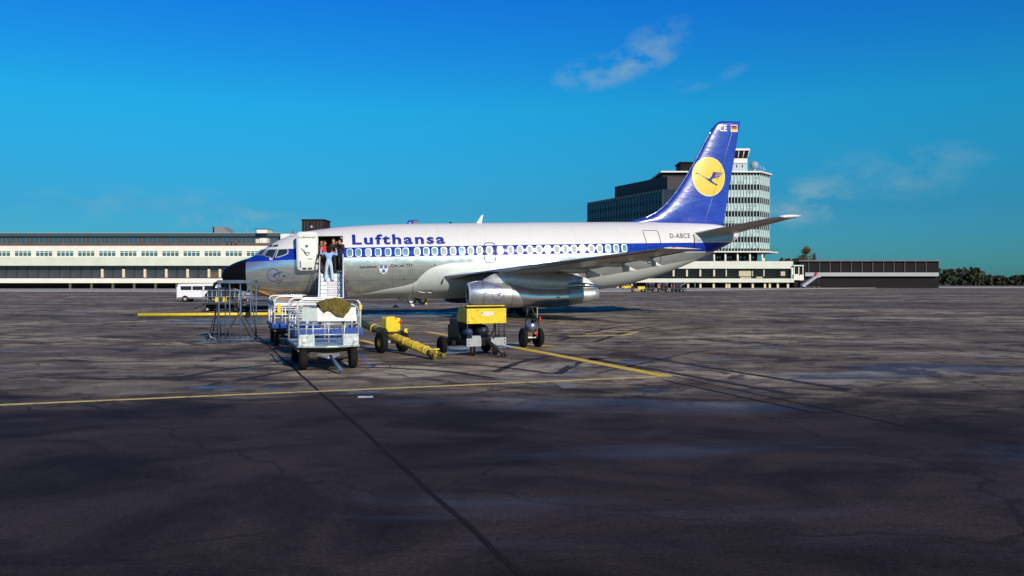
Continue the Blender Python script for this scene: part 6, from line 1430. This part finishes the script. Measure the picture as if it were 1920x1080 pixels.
# orange cable slung under the nose
m = MB(); pts = []
for i in range(12):
    t = i / 11; u = 2.0 + 2.2 * t; p = JM @ Vector((u, -.95 - .15 * t, f_bot(u) + .22 - .42 * t - .05 * math.sin(math.pi * t))); pts.append(p)
m.tube(pts, .035, 8); tag(m.build('power_cable', ORANGE), 'orange cable hanging in a slant under the nose of the airliner', 'cable')

# ------------------------------------------------------------------ vehicles and trailers beyond the nose
def dolly(label, loc, rz, W, Ln, zb, col, load=None, group=None, wr=.16, rim=None):
    T = thing('trailer', label, 'trailer', loc, rz, group)
    m = MB(); m.bb(-Ln / 2, Ln / 2, -W / 2, W / 2, zb - .08, zb); m.build('deck', col, T); m = MB(); m.bb(-Ln / 2 + .1, Ln / 2 - .1, -.12, .12, wr, zb - .081); m.build('chassis', BLACK, T)
    for x in (-Ln / 2 + .3, Ln / 2 - .3):
        for s in (-1, 1): wheel('wheel', T, (x, s * (W / 2 - .08), wr), (0, 1, 0), wr, .1, rim or GREY, 16)
    if load: load(T, W, Ln, zb)
    m = MB(); m.cyl((-Ln / 2, 0, zb - .1), (-Ln / 2 - .7, 0, wr), .03, n=7); m.build('drawbar', DARKMETAL, T)
    return T
def cage_load(T, W, Ln, zb):
    for i in range(9):
        m = MB(); x = -Ln / 2 + .05 + (Ln - .1) * i / 8; m.cyl((x, -W / 2 + .03, zb), (x, -W / 2 + .03, zb + .8), .018, n=6); m.build('bar', STEEL, T)
    for z in (.4, .8):
        m = MB(); m.cyl((-Ln / 2, -W / 2 + .03, zb + z), (Ln / 2, -W / 2 + .03, zb + z), .018, n=6); m.build('rail', STEEL, T)
    m = MB(); rs_ = []
    for t, k_ in ((-.5, .3), (-.4, .8), (-.1, 1), (.25, .9), (.45, .5), (.5, .1)): rs_.append([Vector((t * Ln * .9, W * .4 * math.cos(a * math.pi / 6), zb + .45 + .55 * k_ * max(-.4, math.sin(a * math.pi / 6)))) for a in range(12)])
    m.rings(rs_); m.build('dark_cover', mat('cover_dark_blue', (.02, .025, .05), .8, bump=.4), T)
    for x in (-.25, .22):
        m = MB(); m.bb(x - .11, x + .11, -W / 2 - .02, -W / 2 + .02, zb + .08, zb + .36); m.build('yellow_board', YELLOW, T)
q = gnd(419, 584); dolly('caged trailer with yellow boards and a dark cover beyond the access stand', (q.x, q.y, 0), R(8), 1.5, 2.3, .55, DARKMETAL, cage_load)
def rack_load(T, W, Ln, zb):
    for z in (.28, .62):
        m = MB(); m.bb(-Ln / 2, Ln / 2, -W / 2, W / 2, zb + z, zb + z + .05); m.build('shelf', DARKMETAL, T)
    for x in (-Ln / 2, -.5, .5, Ln / 2):
        m = MB(); m.cyl((x, -W / 2, zb), (x, -W / 2, zb + .75), .025, n=6); m.build('upright', GREY, T)
    for x, r_ in ((Ln / 2 + .05, .17), (-Ln / 2 + .3, .12)):
        m = MB(); m.lathe((x, -W / 2 - .03, zb + .55), (0, -1, 0), [(0, r_), (.04, r_), (.05, .02)], 14); m.build('reel', GREY, T)
    for x in (-.7, .9):
        m = MB(); m.lathe((x, -W / 2 - .04, zb + .34), (0, -1, 0), [(0, .06), (.02, .05), (.03, .01)], 10); m.build('lamp', WHITE, T)
q = gnd(490, 585.5); dolly('long dark rack trailer standing under the forward fuselage', (q.x, q.y, 0), R(9), 1.3, 2.5, .40, DARKMETAL, rack_load, wr=.17)
q = gnd(458, 580)
CM = thing('compressor_cart', 'small round ended compressor with orange and white ends beneath the nose', 'compressor', (q.x, q.y, 0), R(20))
m = MB(); m.lathe((-.5, 0, .95), (1, 0, 0), [(0, .02), (.02, .22), (.12, .32), (.9, .32)], 20); m.build('drum', mat('drum_grey', (.20, .22, .26), .4), CM)
m = MB(); m.lathe((.40, 0, .95), (1, 0, 0), [(0, .33), (.08, .35), (.14, .30), (.12, .2)], 20); m.build('orange_ring', mat('ring_orange', (.55, .18, .05), .5), CM)
m = MB(); m.lathe((.50, 0, .95), (1, 0, 0), [(0, .22), (.05, .20), (.06, .02)], 16); m.build('white_cap', CREAM, CM)
m = MB(); m.bb(-.45, .45, -.3, .3, .35, .62); m.build('frame', DARKMETAL, CM)
for x in (-.3, .3):
    for s in (-1, 1): wheel('wheel', CM, (x, s * .3, .18), (0, 1, 0), .18, .1, GREY, 16)
# white van cut by the left side of the frame
q = gnd(388, 566); VN = thing('van', 'white van parked at the left beyond the access stand', 'van', (q.x, q.y, 0), R(4)); GLASSV = GLASS
sec = [(-2.6, .35), (-2.6, 1.35), (-2.45, 1.75), (.75, 1.78), (1.0, 1.72), (1.25, 1.15), (1.45, .95), (1.5, .35)]
m = MB(); m.prism(sec, -.85, .85); m.build('body', mat('van_white', (.76, .76, .78), .3, coat=.4, var=.05), VN, bevel=.06)
for x0, x1 in ((-2.2, -1.2), (-1.1, -.15)):
    m = MB(); m.bb(x0, x1, -.87, -.852, 1.15, 1.52); m.build('window', GLASSV, VN)
m = MB(); m.add([(.0, -.862, 1.15), (1.12, -.862, 1.15), (.92, -.862, 1.55), (.0, -.862, 1.55)], [(0, 1, 2, 3)]); m.build('window', GLASSV, VN)
m = MB(); m.bb(-2.5, 1.48, -.86, -.852, .40, .46); m.build('rubbing_strip', BLACK, VN)
for x in (-1.8, .85):
    for s in (-1, 1): wheel('wheel', VN, (x, s * .78, .32), (0, 1, 0), .32, .2, GREY, 20)
# wheeled hydrant dolly and its yellow triangle, seen beyond the belly
q = gnd(782, 570.5); HD = dolly('low dark dolly with a large wheel beyond the belly of the airliner', (q.x, q.y, 0), R(10), 1.2, 1.5, .62, BLACK, None, wr=.34, rim=DARKMETAL)
q = gnd(797, 570.2); TR = thing('warning_triangle', 'small yellow warning triangle standing by the dolly wheel under the belly', 'warning sign', (q.x, q.y - .75, 0))
m = MB(); m.prism([(-.30, .0), (.30, .0), (0, .50)], -.02, .02); m.build('board', YELLOW, TR); m = MB(); m.prism([(-.08, .12), (.08, .12), (.0, .30)], -.03, -.022); m.build('symbol', BLACK, TR)
q = gnd(742, 577); CK = thing('wheel_chock', 'small dark rubber chock lying alone on the apron beside the belly aerial', 'wheel chock', (q.x, q.y, 0), R(15))
m = MB(); m.prism([(-.20, .0), (.20, .0), (.17, .10), (.02, .19), (-.16, .17)], -.14, .14); m.build('block', RUBBER, CK, bevel=.012); m = MB(); m.tube([(-.1, -.16, .2), (-.02, -.22, .26), (.1, -.16, .2)], .02, 6); m.build('rope', DARKMETAL, CK)

# ------------------------------------------------------------------ baggage train in front of the far terminal
Y = 172
def far_x(px): return at(px, 540, Y).x
TG = thing('baggage_tractor', 'yellow baggage tractor at the head of the loaded trolley train', 'tractor', (far_x(1196), Y, 0), R(2))
m = MB(); m.bb(-.1, 1.35, -.6, .6, .45, 1.15); m.build('bonnet', YELLOW, TG, bevel=.08); m = MB(); m.bb(-1.3, -.1, -.6, .6, .40, .62); m.build('footwell', YELLOWOLD, TG); m = MB(); m.bb(-1.3, -.9, -.5, .5, .62, 1.2); m.build('seat', BLACK, TG)
m = MB(); m.cyl((.0, 0, 1.1), (-.25, 0, 1.45), .03, n=6); m.tube([(-.25 + .1 * math.cos(a * math.pi / 5), .2 * math.sin(a * math.pi / 5), 1.45 + .15 * math.cos(a * math.pi / 5)) for a in range(10)], .02, 6, closed=True); m.build('steering_wheel', BLACK, TG)
m = MB(); m.lathe((1.1, -.62, 1.0), (0, -1, 0), [(0, .14), (.04, .12), (.05, .01)], 12); m.build('headlight', WHITE, TG)
for x in (-.95, .95):
    for s in (-1, 1): wheel('wheel', TG, (x, s * .58, .32), (0, 1, 0), .32, .22, GREY, 18)
J = stance(1.74); 
J.update({'pelvis': (0, 0, .55), 'waist': (0, .0, .72), 'chest': (0, .0, .95), 'neck': (0, 0, 1.12), 'chin': (0, -.01, 1.19), 'head': (0, -.02, 1.28), 'shL': (-.18, 0, 1.06), 'shR': (.18, 0, 1.06), 'elL': (-.22, -.15, .85), 'elR': (.22, -.15, .85), 'wrL': (-.14, -.40, .92), 'wrR': (.14, -.40, .92), 'hipL': (-.1, -.02, .52), 'hipR': (.1, -.02, .52), 'knL': (-.12, -.42, .50), 'knR': (.12, -.42, .50), 'anL': (-.12, -.48, .12), 'anR': (.12, -.48, .12), 'toeL': (-.12, -.62, .06), 'toeR': (.12, -.62, .06)})
person('person in dark overalls driving the yellow baggage tractor', (far_x(1196) - .95, Y, .72), R(92), J, {'hip': SUIT, 'torso': SUIT, 'arm': SUIT, 'skin': SKINTONE, 'leg': SUIT, 'shin': SUIT, 'shoe': BLACK}, (.4, -.5), HAIR)
bags = [mat('bag_' + n, c, .7) for n, c in (('navy', (.02, .03, .08)), ('grey', (.10, .11, .13)), ('brown', (.07, .03, .018)), ('blue', (.03, .06, .12)), ('black', (.015, .015, .02)), ('rust', (.12, .03, .016)), ('teal', (.05, .12, .14)), ('white', (.22, .22, .20)))]
rr = random.Random(4)
def train_load(T, W, Ln, zb):
    for i in range(3):
        for j in range(3):
            w_, h_ = rr.uniform(.38, .66), rr.uniform(.28, .44); m = MB(); m.bb(-w_ / 2, w_ / 2, -.25, .25, 0, h_); o = m.build('bag', rr.choice(bags), None, bevel=.04)
            o.location = (T.location.x - Ln / 2 + .45 + i * (Ln - .9) / 2, T.location.y - .2 + rr.uniform(-.2, .2), zb + j * .445 + .01); o.rotation_euler = (0, 0, rr.uniform(-.5, .5)); bagobjs.append((o, T['label']))
bagobjs = []
for i, (px, lb) in enumerate(((1218, 'loaded baggage trolley coupled directly behind the yellow tractor'), (1243, 'loaded baggage trolley in the middle of the far train'), (1269, 'loaded baggage trolley at the tail of the far train'))):
    dolly(lb, (far_x(px), Y, 0), R(1), 1.5, 2.2, .62, mat('trolley_deck', (.05, .055, .07), .6), train_load, 'baggage trolleys of the far train', wr=.26)
colour_word = {'navy': 'navy', 'grey': 'grey', 'brown': 'brown', 'blue': 'dark blue', 'black': 'black', 'rust': 'dark rust red', 'teal': 'dark teal', 'white': 'mid grey'}
for bi, (o, lb) in enumerate(bagobjs):
    o['_slot'] = bi % 9
    cw = colour_word[o.data.materials[0].name.split('_')[1].split('.')[0]]
    sl_ = ('bottom', 'middle', 'top')[bi % 3] + ' ' + ('left', 'centre', 'right')[bi % 9 // 3]; del o['_slot']
    tag(o, cw + ' bag ' + sl_ + ' on the ' + ('trolley behind the tractor' if 'directly' in lb else 'middle trolley of the train' if 'middle' in lb else 'last trolley of the train'), 'bag', 'bags piled on the far baggage train')
for px, zz, c, lb, rz in ((1231, 0, REDCLOTH, 'person in rust red top walking between the far trolleys', 80), (1256.5, 0, CLOTHBLUE, 'person in blue top between the middle and last far trolley', 100), (1262, .0, REDCLOTH, 'person in bright red jacket beside the last far trolley', 60)):
    J = stance(1.72, spread=.09); person(lb, (far_x(px), Y - 1.3, 0), R(rz), J, {'hip': SUIT, 'torso': c, 'arm': c, 'skin': SKINTONE, 'leg': SUIT, 'shin': SUIT, 'shoe': BLACK}, (.4, -.5), HAIRBROWN)
# bicycles/hand trucks at the tail: an upright dark hand truck
HT = thing('belt_loader', 'dark belt loader with raised end at the tail of the far train', 'belt loader', (far_x(1277), Y + .4, 0), R(2))
m = MB(); m.bb(-1.1, 1.0, -.6, .6, .42, .72); m.build('chassis', mat('loader_dark', (.03, .035, .05), .5), HT); m = MB(); m.box((0, 0, 1.35), (2.4, .5, .16), rot=(0, R(-24), 0)); m.build('conveyor', mat('loader_grey', (.12, .16, .20), .5), HT); m = MB(); m.cyl((-.5, 0, .7), (-.5, 0, 1.2), .05, n=6); m.cyl((.6, 0, .7), (.6, 0, 1.5), .05, n=6); m.build('lift_arm', DARKMETAL, HT)
for x in (-.75, .7):
    for s in (-1, 1): wheel('wheel', HT, (x, s * .5, .3), (0, 1, 0), .3, .2, GREY, 16)
# yellow car roof beyond the kerb
q = Vector((at(1174, 540, 240).x, 240, .0)); CR = thing('parked_car', 'yellow car parked in front of the far terminal under the tail', 'car', (q.x, q.y, .13))
m = MB(); m.prism([(-1.3, .3), (-1.3, .62), (-1.15, .8), (-.75, .84), (-.4, 1.26), (.75, 1.28), (1.05, .86), (1.3, .8), (1.35, .3)], -.75, .75); m.build('body', YELLOW, CR, bevel=.06)
m = MB(); m.prism([(-.62, .88), (-.34, 1.2), (.1, 1.22), (.1, .88)], -.765, -.755); m.build('window', GLASS, CR); m = MB(); m.prism([(.2, .88), (.2, 1.22), (.68, 1.21), (.92, .9)], -.765, -.755); m.build('window', GLASS, CR)
for x in (-.85, .85):
    for s in (-1, 1): wheel('wheel', CR, (x, s * .68, .28), (0, 1, 0), .28, .16, GREY, 16)
SP = thing('sign_post', 'thin post with a small plate before the far terminal', 'sign post', (at(1303, 540, 215).x, 215, .0))
m = MB(); m.cyl((0, 0, 0), (0, 0, 2.2), .05, n=8); m.build('post', STEEL, SP); m = MB(); m.box((0, -.03, 2.1), (.5, .05, .28)); m.build('plate', GREY, SP)
# grey boarding stairs parked far right
q = Vector((at(1518, 540, 290).x, 290, .13)); BS = thing('boarding_stairs', 'grey boarding stairs with red top parked by the dark building', 'boarding stairs', (q.x, q.y, .13), R(8))
m = MB(); m.prism([(-2.9, .45), (-2.9, 1.2), (2.2, 4.4), (3.6, 4.4), (3.6, 3.7), (2.4, 3.6), (-2.2, .45)], -.8, .8); m.build('stair_flight', mat('stair_flight_grey', (.30, .33, .40), .5), BS)
m = MB(); m.prism([(-2.6, 1.25), (-2.6, 1.4), (2.2, 4.6), (2.3, 4.45)], -.86, -.82); m.build('handrail', mat('rail_dull_red', (.30, .08, .10), .6), BS)
m = MB(); m.lathe((2.2, -.3, 4.4), (0, 0, 1), [(0, .7), (.5, .65), (.9, .3), (.95, .02)], 14); m.build('red_cover', RED, BS)
for a, b2 in (((-2, 0, .4), (-2, 0, .9)), ((1.5, 0, .4), (1.5, 0, 3.4)), ((3.2, 0, .4), (3.2, 0, 3.7))):
    m = MB(); m.cyl(a, b2, .12, n=8); m.build('support', DARKMETAL, BS)
m = MB(); m.bb(-2.4, 3.5, -.7, .7, .35, .55); m.build('chassis', DARKMETAL, BS)
for x in (-1.9, 1.2, 3.0):
    for s in (-1, 1): wheel('wheel', BS, (x, s * .72, .32), (0, 1, 0), .32, .2, GREY, 16)
# another airliner of the same fleet: only its blue fin tip clears the fuselage
q = Vector((at(772, 540, 120).x, 120, 0)); FF = thing('distant_airliner', 'blue tail fin tip of another airliner with white letters and flag above the fuselage', 'aircraft', (q.x, q.y, 0))
zt = at(0, 413, 120).z; zz0 = zt - 7.0
m = MB(); m.prism([(-1.05, zt - .9), (-.4, zt), (.95, zt), (.0, zz0), (-5.2, zz0)], -.12, .12); m.build('fin', FINBLUE, FF)
m = MB(); rs_ = []
for x, r_, c in ((-22, .2, 2.6), (-21, 1.1, 2.7), (-19, 1.8, 2.9), (-6, 1.88, 3.0), (-2, 1.4, 3.2), (1.5, .3, 3.7)): rs_.append([Vector((x, r_ * math.cos(a * math.pi / 10), c + r_ * math.sin(a * math.pi / 10))) for a in range(20)])
m.rings(rs_); m.build('fuselage', WHITE, FF)
for x, yv in ((-9, 2.5), (-9, -2.5), (-19.5, 0)):
    m = MB(); m.cyl((x, yv, .5), (x, yv, 2.6), .12, n=8); g_ = m.build('gear_leg', DARKMETAL, FF); wheel('wheel', g_, (x, yv, .5), (0, 1, 0), .5, .4, GREY, 16)
m = MB(); m.slab([(-13, 0), (-7, 0), (-3, 14), (-4.5, 14)], 2.3, 2.5); m.slab([(-13, 0), (-7, 0), (-3, -14), (-4.5, -14)], 2.25, 2.45); m.build('wing', WINGGREY, FF)
v2, f2 = text2d('CL', .34, .42, .03); m = MB(); m.add([(-.38 + x, -.13, zt - .62 + y) for x, y in v2], f2); m.build('lettering', INKWHITE, FF)
for i, (z0, z1, mm_) in enumerate(((.20, .62, INKWHITE), (.24, .34, DISC), (.34, .46, RED), (.46, .57, BLACK))):
    m = MB(); m.add([(.34 + .03 * (i > 0), -.131 - .002 * (i > 0), zt - .82 + z0), (.82 - .03 * (i > 0), -.131 - .002 * (i > 0), zt - .82 + z0), (.82 - .03 * (i > 0), -.131 - .002 * (i > 0), zt - .82 + z1), (.34 + .03 * (i > 0), -.131 - .002 * (i > 0), zt - .82 + z1)], [(0, 1, 2, 3)]); m.build('flag', mm_, FF)
# people and luggage on the pier terrace
for i, (px, c, lb) in enumerate(((424, BROWNCLOTH, 'person in brown coat leaning on the pier terrace, farthest left of the three'), (432, SUIT, 'person in dark coat in the middle of the pier terrace group'), (440, RUST, 'person in rusty coat at the right of the pier terrace group'))):
    J = stance(1.7, spread=.08); p = at(px, 461, 259); person(lb, (p.x, 260.2, at(0, 461, 260).z + .02), R(-10 + 12 * i), J, {'hip': c, 'torso': c, 'arm': c, 'skin': SKINTONE, 'leg': SUIT, 'shin': SUIT, 'shoe': BLACK}, (.4, -.5), HAIR)

# ------------------------------------------------------------------ trees beyond the dark building
LEAF = bpy.data.materials.new('foliage'); LEAF.use_nodes = True
_b = LEAF.node_tree.nodes['Principled BSDF']; _b.inputs['Roughness'].default_value = .75
_o = LEAF.node_tree.nodes.new('ShaderNodeTexNoise'); _o.inputs['Scale'].default_value = .5; _tc = LEAF.node_tree.nodes.new('ShaderNodeTexCoord'); LEAF.node_tree.links.new(_tc.outputs['Object'], _o.inputs['Vector'])
_r = LEAF.node_tree.nodes.new('ShaderNodeValToRGB'); _r.color_ramp.elements[0].position = .35; _r.color_ramp.elements[1].position = .65; _r.color_ramp.elements[0].color = (.075, .060, .018, 1); _r.color_ramp.elements[1].color = (.17, .135, .035, 1)
LEAF.node_tree.links.new(_o.outputs['Fac'], _r.inputs[0]); LEAF.node_tree.links.new(_r.outputs[0], _b.inputs['Base Color'])
BARK = mat('bark', (.08, .055, .04), .9, bump=.5)
def tree(label, px, Y, py_top, wpx, seed, density=1500, shape=1.3):
    b = Vector((at(px, 540, Y).x, Y, 0)); H = at(px, py_top, Y).z; rw = wpx / 2 * Y / FOC
    T = thing('tree', label, 'tree', b, 0, 'autumn trees beyond the dark building'); rr = random.Random(seed)
    m = MB(); m.tube([(0, 0, 0), (.1, 0, H * .3), (0, .1, H * .6), (.05, 0, H * .93)], .22, 7)
    tips = []
    for i in range(26):
        t = rr.uniform(.25, .92); a = rr.uniform(0, 6.28); r_ = rw * (1 - ((t - .25) / .75)) ** (1 / shape) * rr.uniform(.6, 1.05) + .2
        p0 = Vector((0, 0, H * t)); p1 = Vector((r_ * math.cos(a), r_ * math.sin(a), H * t + r_ * .5)); m.cyl(p0, p1, .07, .02, n=5); tips += [p1, p0.lerp(p1, .6)]
    m.build('trunk', BARK, T)
    m = MB()
    for i in range(density):
        c = rr.choice(tips) + Vector((rr.gauss(0, .6), rr.gauss(0, .6), rr.gauss(0, .6))); s_ = rr.uniform(.14, .34); q = Euler((rr.uniform(0, 6.3), rr.uniform(0, 6.3), rr.uniform(0, 6.3))).to_matrix()
        m.add([c + q @ Vector(p) for p in ((-s_, -s_ * .6, 0), (s_, -s_ * .6, 0), (s_ * .8, s_ * .6, 0), (-s_ * .7, s_ * .7, 0))], [(0, 1, 2, 3)])
    m.build('crown', LEAF, T, fix=False)
tree('tallest pale olive tree rising above the dark building at the right', 1511, 360, 463, 22, 2, 2600)
tree('thin bare topped tree close right of the tallest olive tree', 1525, 366, 472, 12, 3, 500)
tree('low dark shrubby tree left of the tallest olive tree', 1499, 368, 480, 14, 5, 900)
for i, px in enumerate((1470, 1478, 1485)):
    pass
m = MB(); m.cyl((at(1527, 0, 330).x, 330, .13), (at(1527, 474, 330).x, 330, at(0, 474, 330).z), .12, n=8); tag(m.build('lamp_mast', DARKMETAL), 'thin dark lamp mast standing before the trees at the right', 'lamp mast')
# dark bushes seen over the end of the terminal roof
BUSH = mat('bush_purple_brown', (.05, .025, .028), .9, var=.5, scale=1.5)
m = MB(); rr = random.Random(8)
for i in range(1800):
    px = rr.uniform(1462, 1500); hgt = 487 + 4 * math.sin(px * .7) * math.sin(px * .23); c = at(px, rr.uniform(hgt, 491), 345 + rr.uniform(-2, 2)); s_ = rr.uniform(.15, .4); q = Euler((rr.uniform(0, 6.3), rr.uniform(0, 6.3), rr.uniform(0, 6.3))).to_matrix()
    m.add([c + q @ Vector(p) for p in ((-s_, -s_ * .6, 0), (s_, -s_ * .6, 0), (s_ * .8, s_ * .6, 0), (-s_ * .7, s_ * .7, 0))], [(0, 1, 2, 3)])
tag(m.build('shrubbery', BUSH, fix=False), kind='stuff')

# far wood that closes the horizon to the right of the dark building
WOOD = mat('far_wood_foliage', (.045, .050, .030), .9, var=.6, scale=.12, spec=.1)
m = MB(); rr = random.Random(21)
for i in range(9000):
    x = rr.uniform(150, 620); d_ = rr.uniform(0, 26); top = 9 + 3.0 * math.sin(x * .045) + 2.2 * math.sin(x * .13 + 1) + 1.5 * math.sin(x * .37); zc = rr.random() ** .9 * top; s_ = rr.uniform(.7, 1.9); e_ = Euler((rr.uniform(0, 6.3), rr.uniform(0, 6.3), rr.uniform(0, 6.3))).to_matrix(); c = Vector((x, 620 + d_, zc))
    m.add([c + e_ @ Vector(p) for p in ((-s_, -s_ * .6, 0), (s_, -s_ * .6, 0), (s_ * .8, s_ * .6, 0), (-s_ * .7, s_ * .7, 0))], [(0, 1, 2, 3)])
tag(m.build('woods', WOOD, fix=False), kind='stuff')
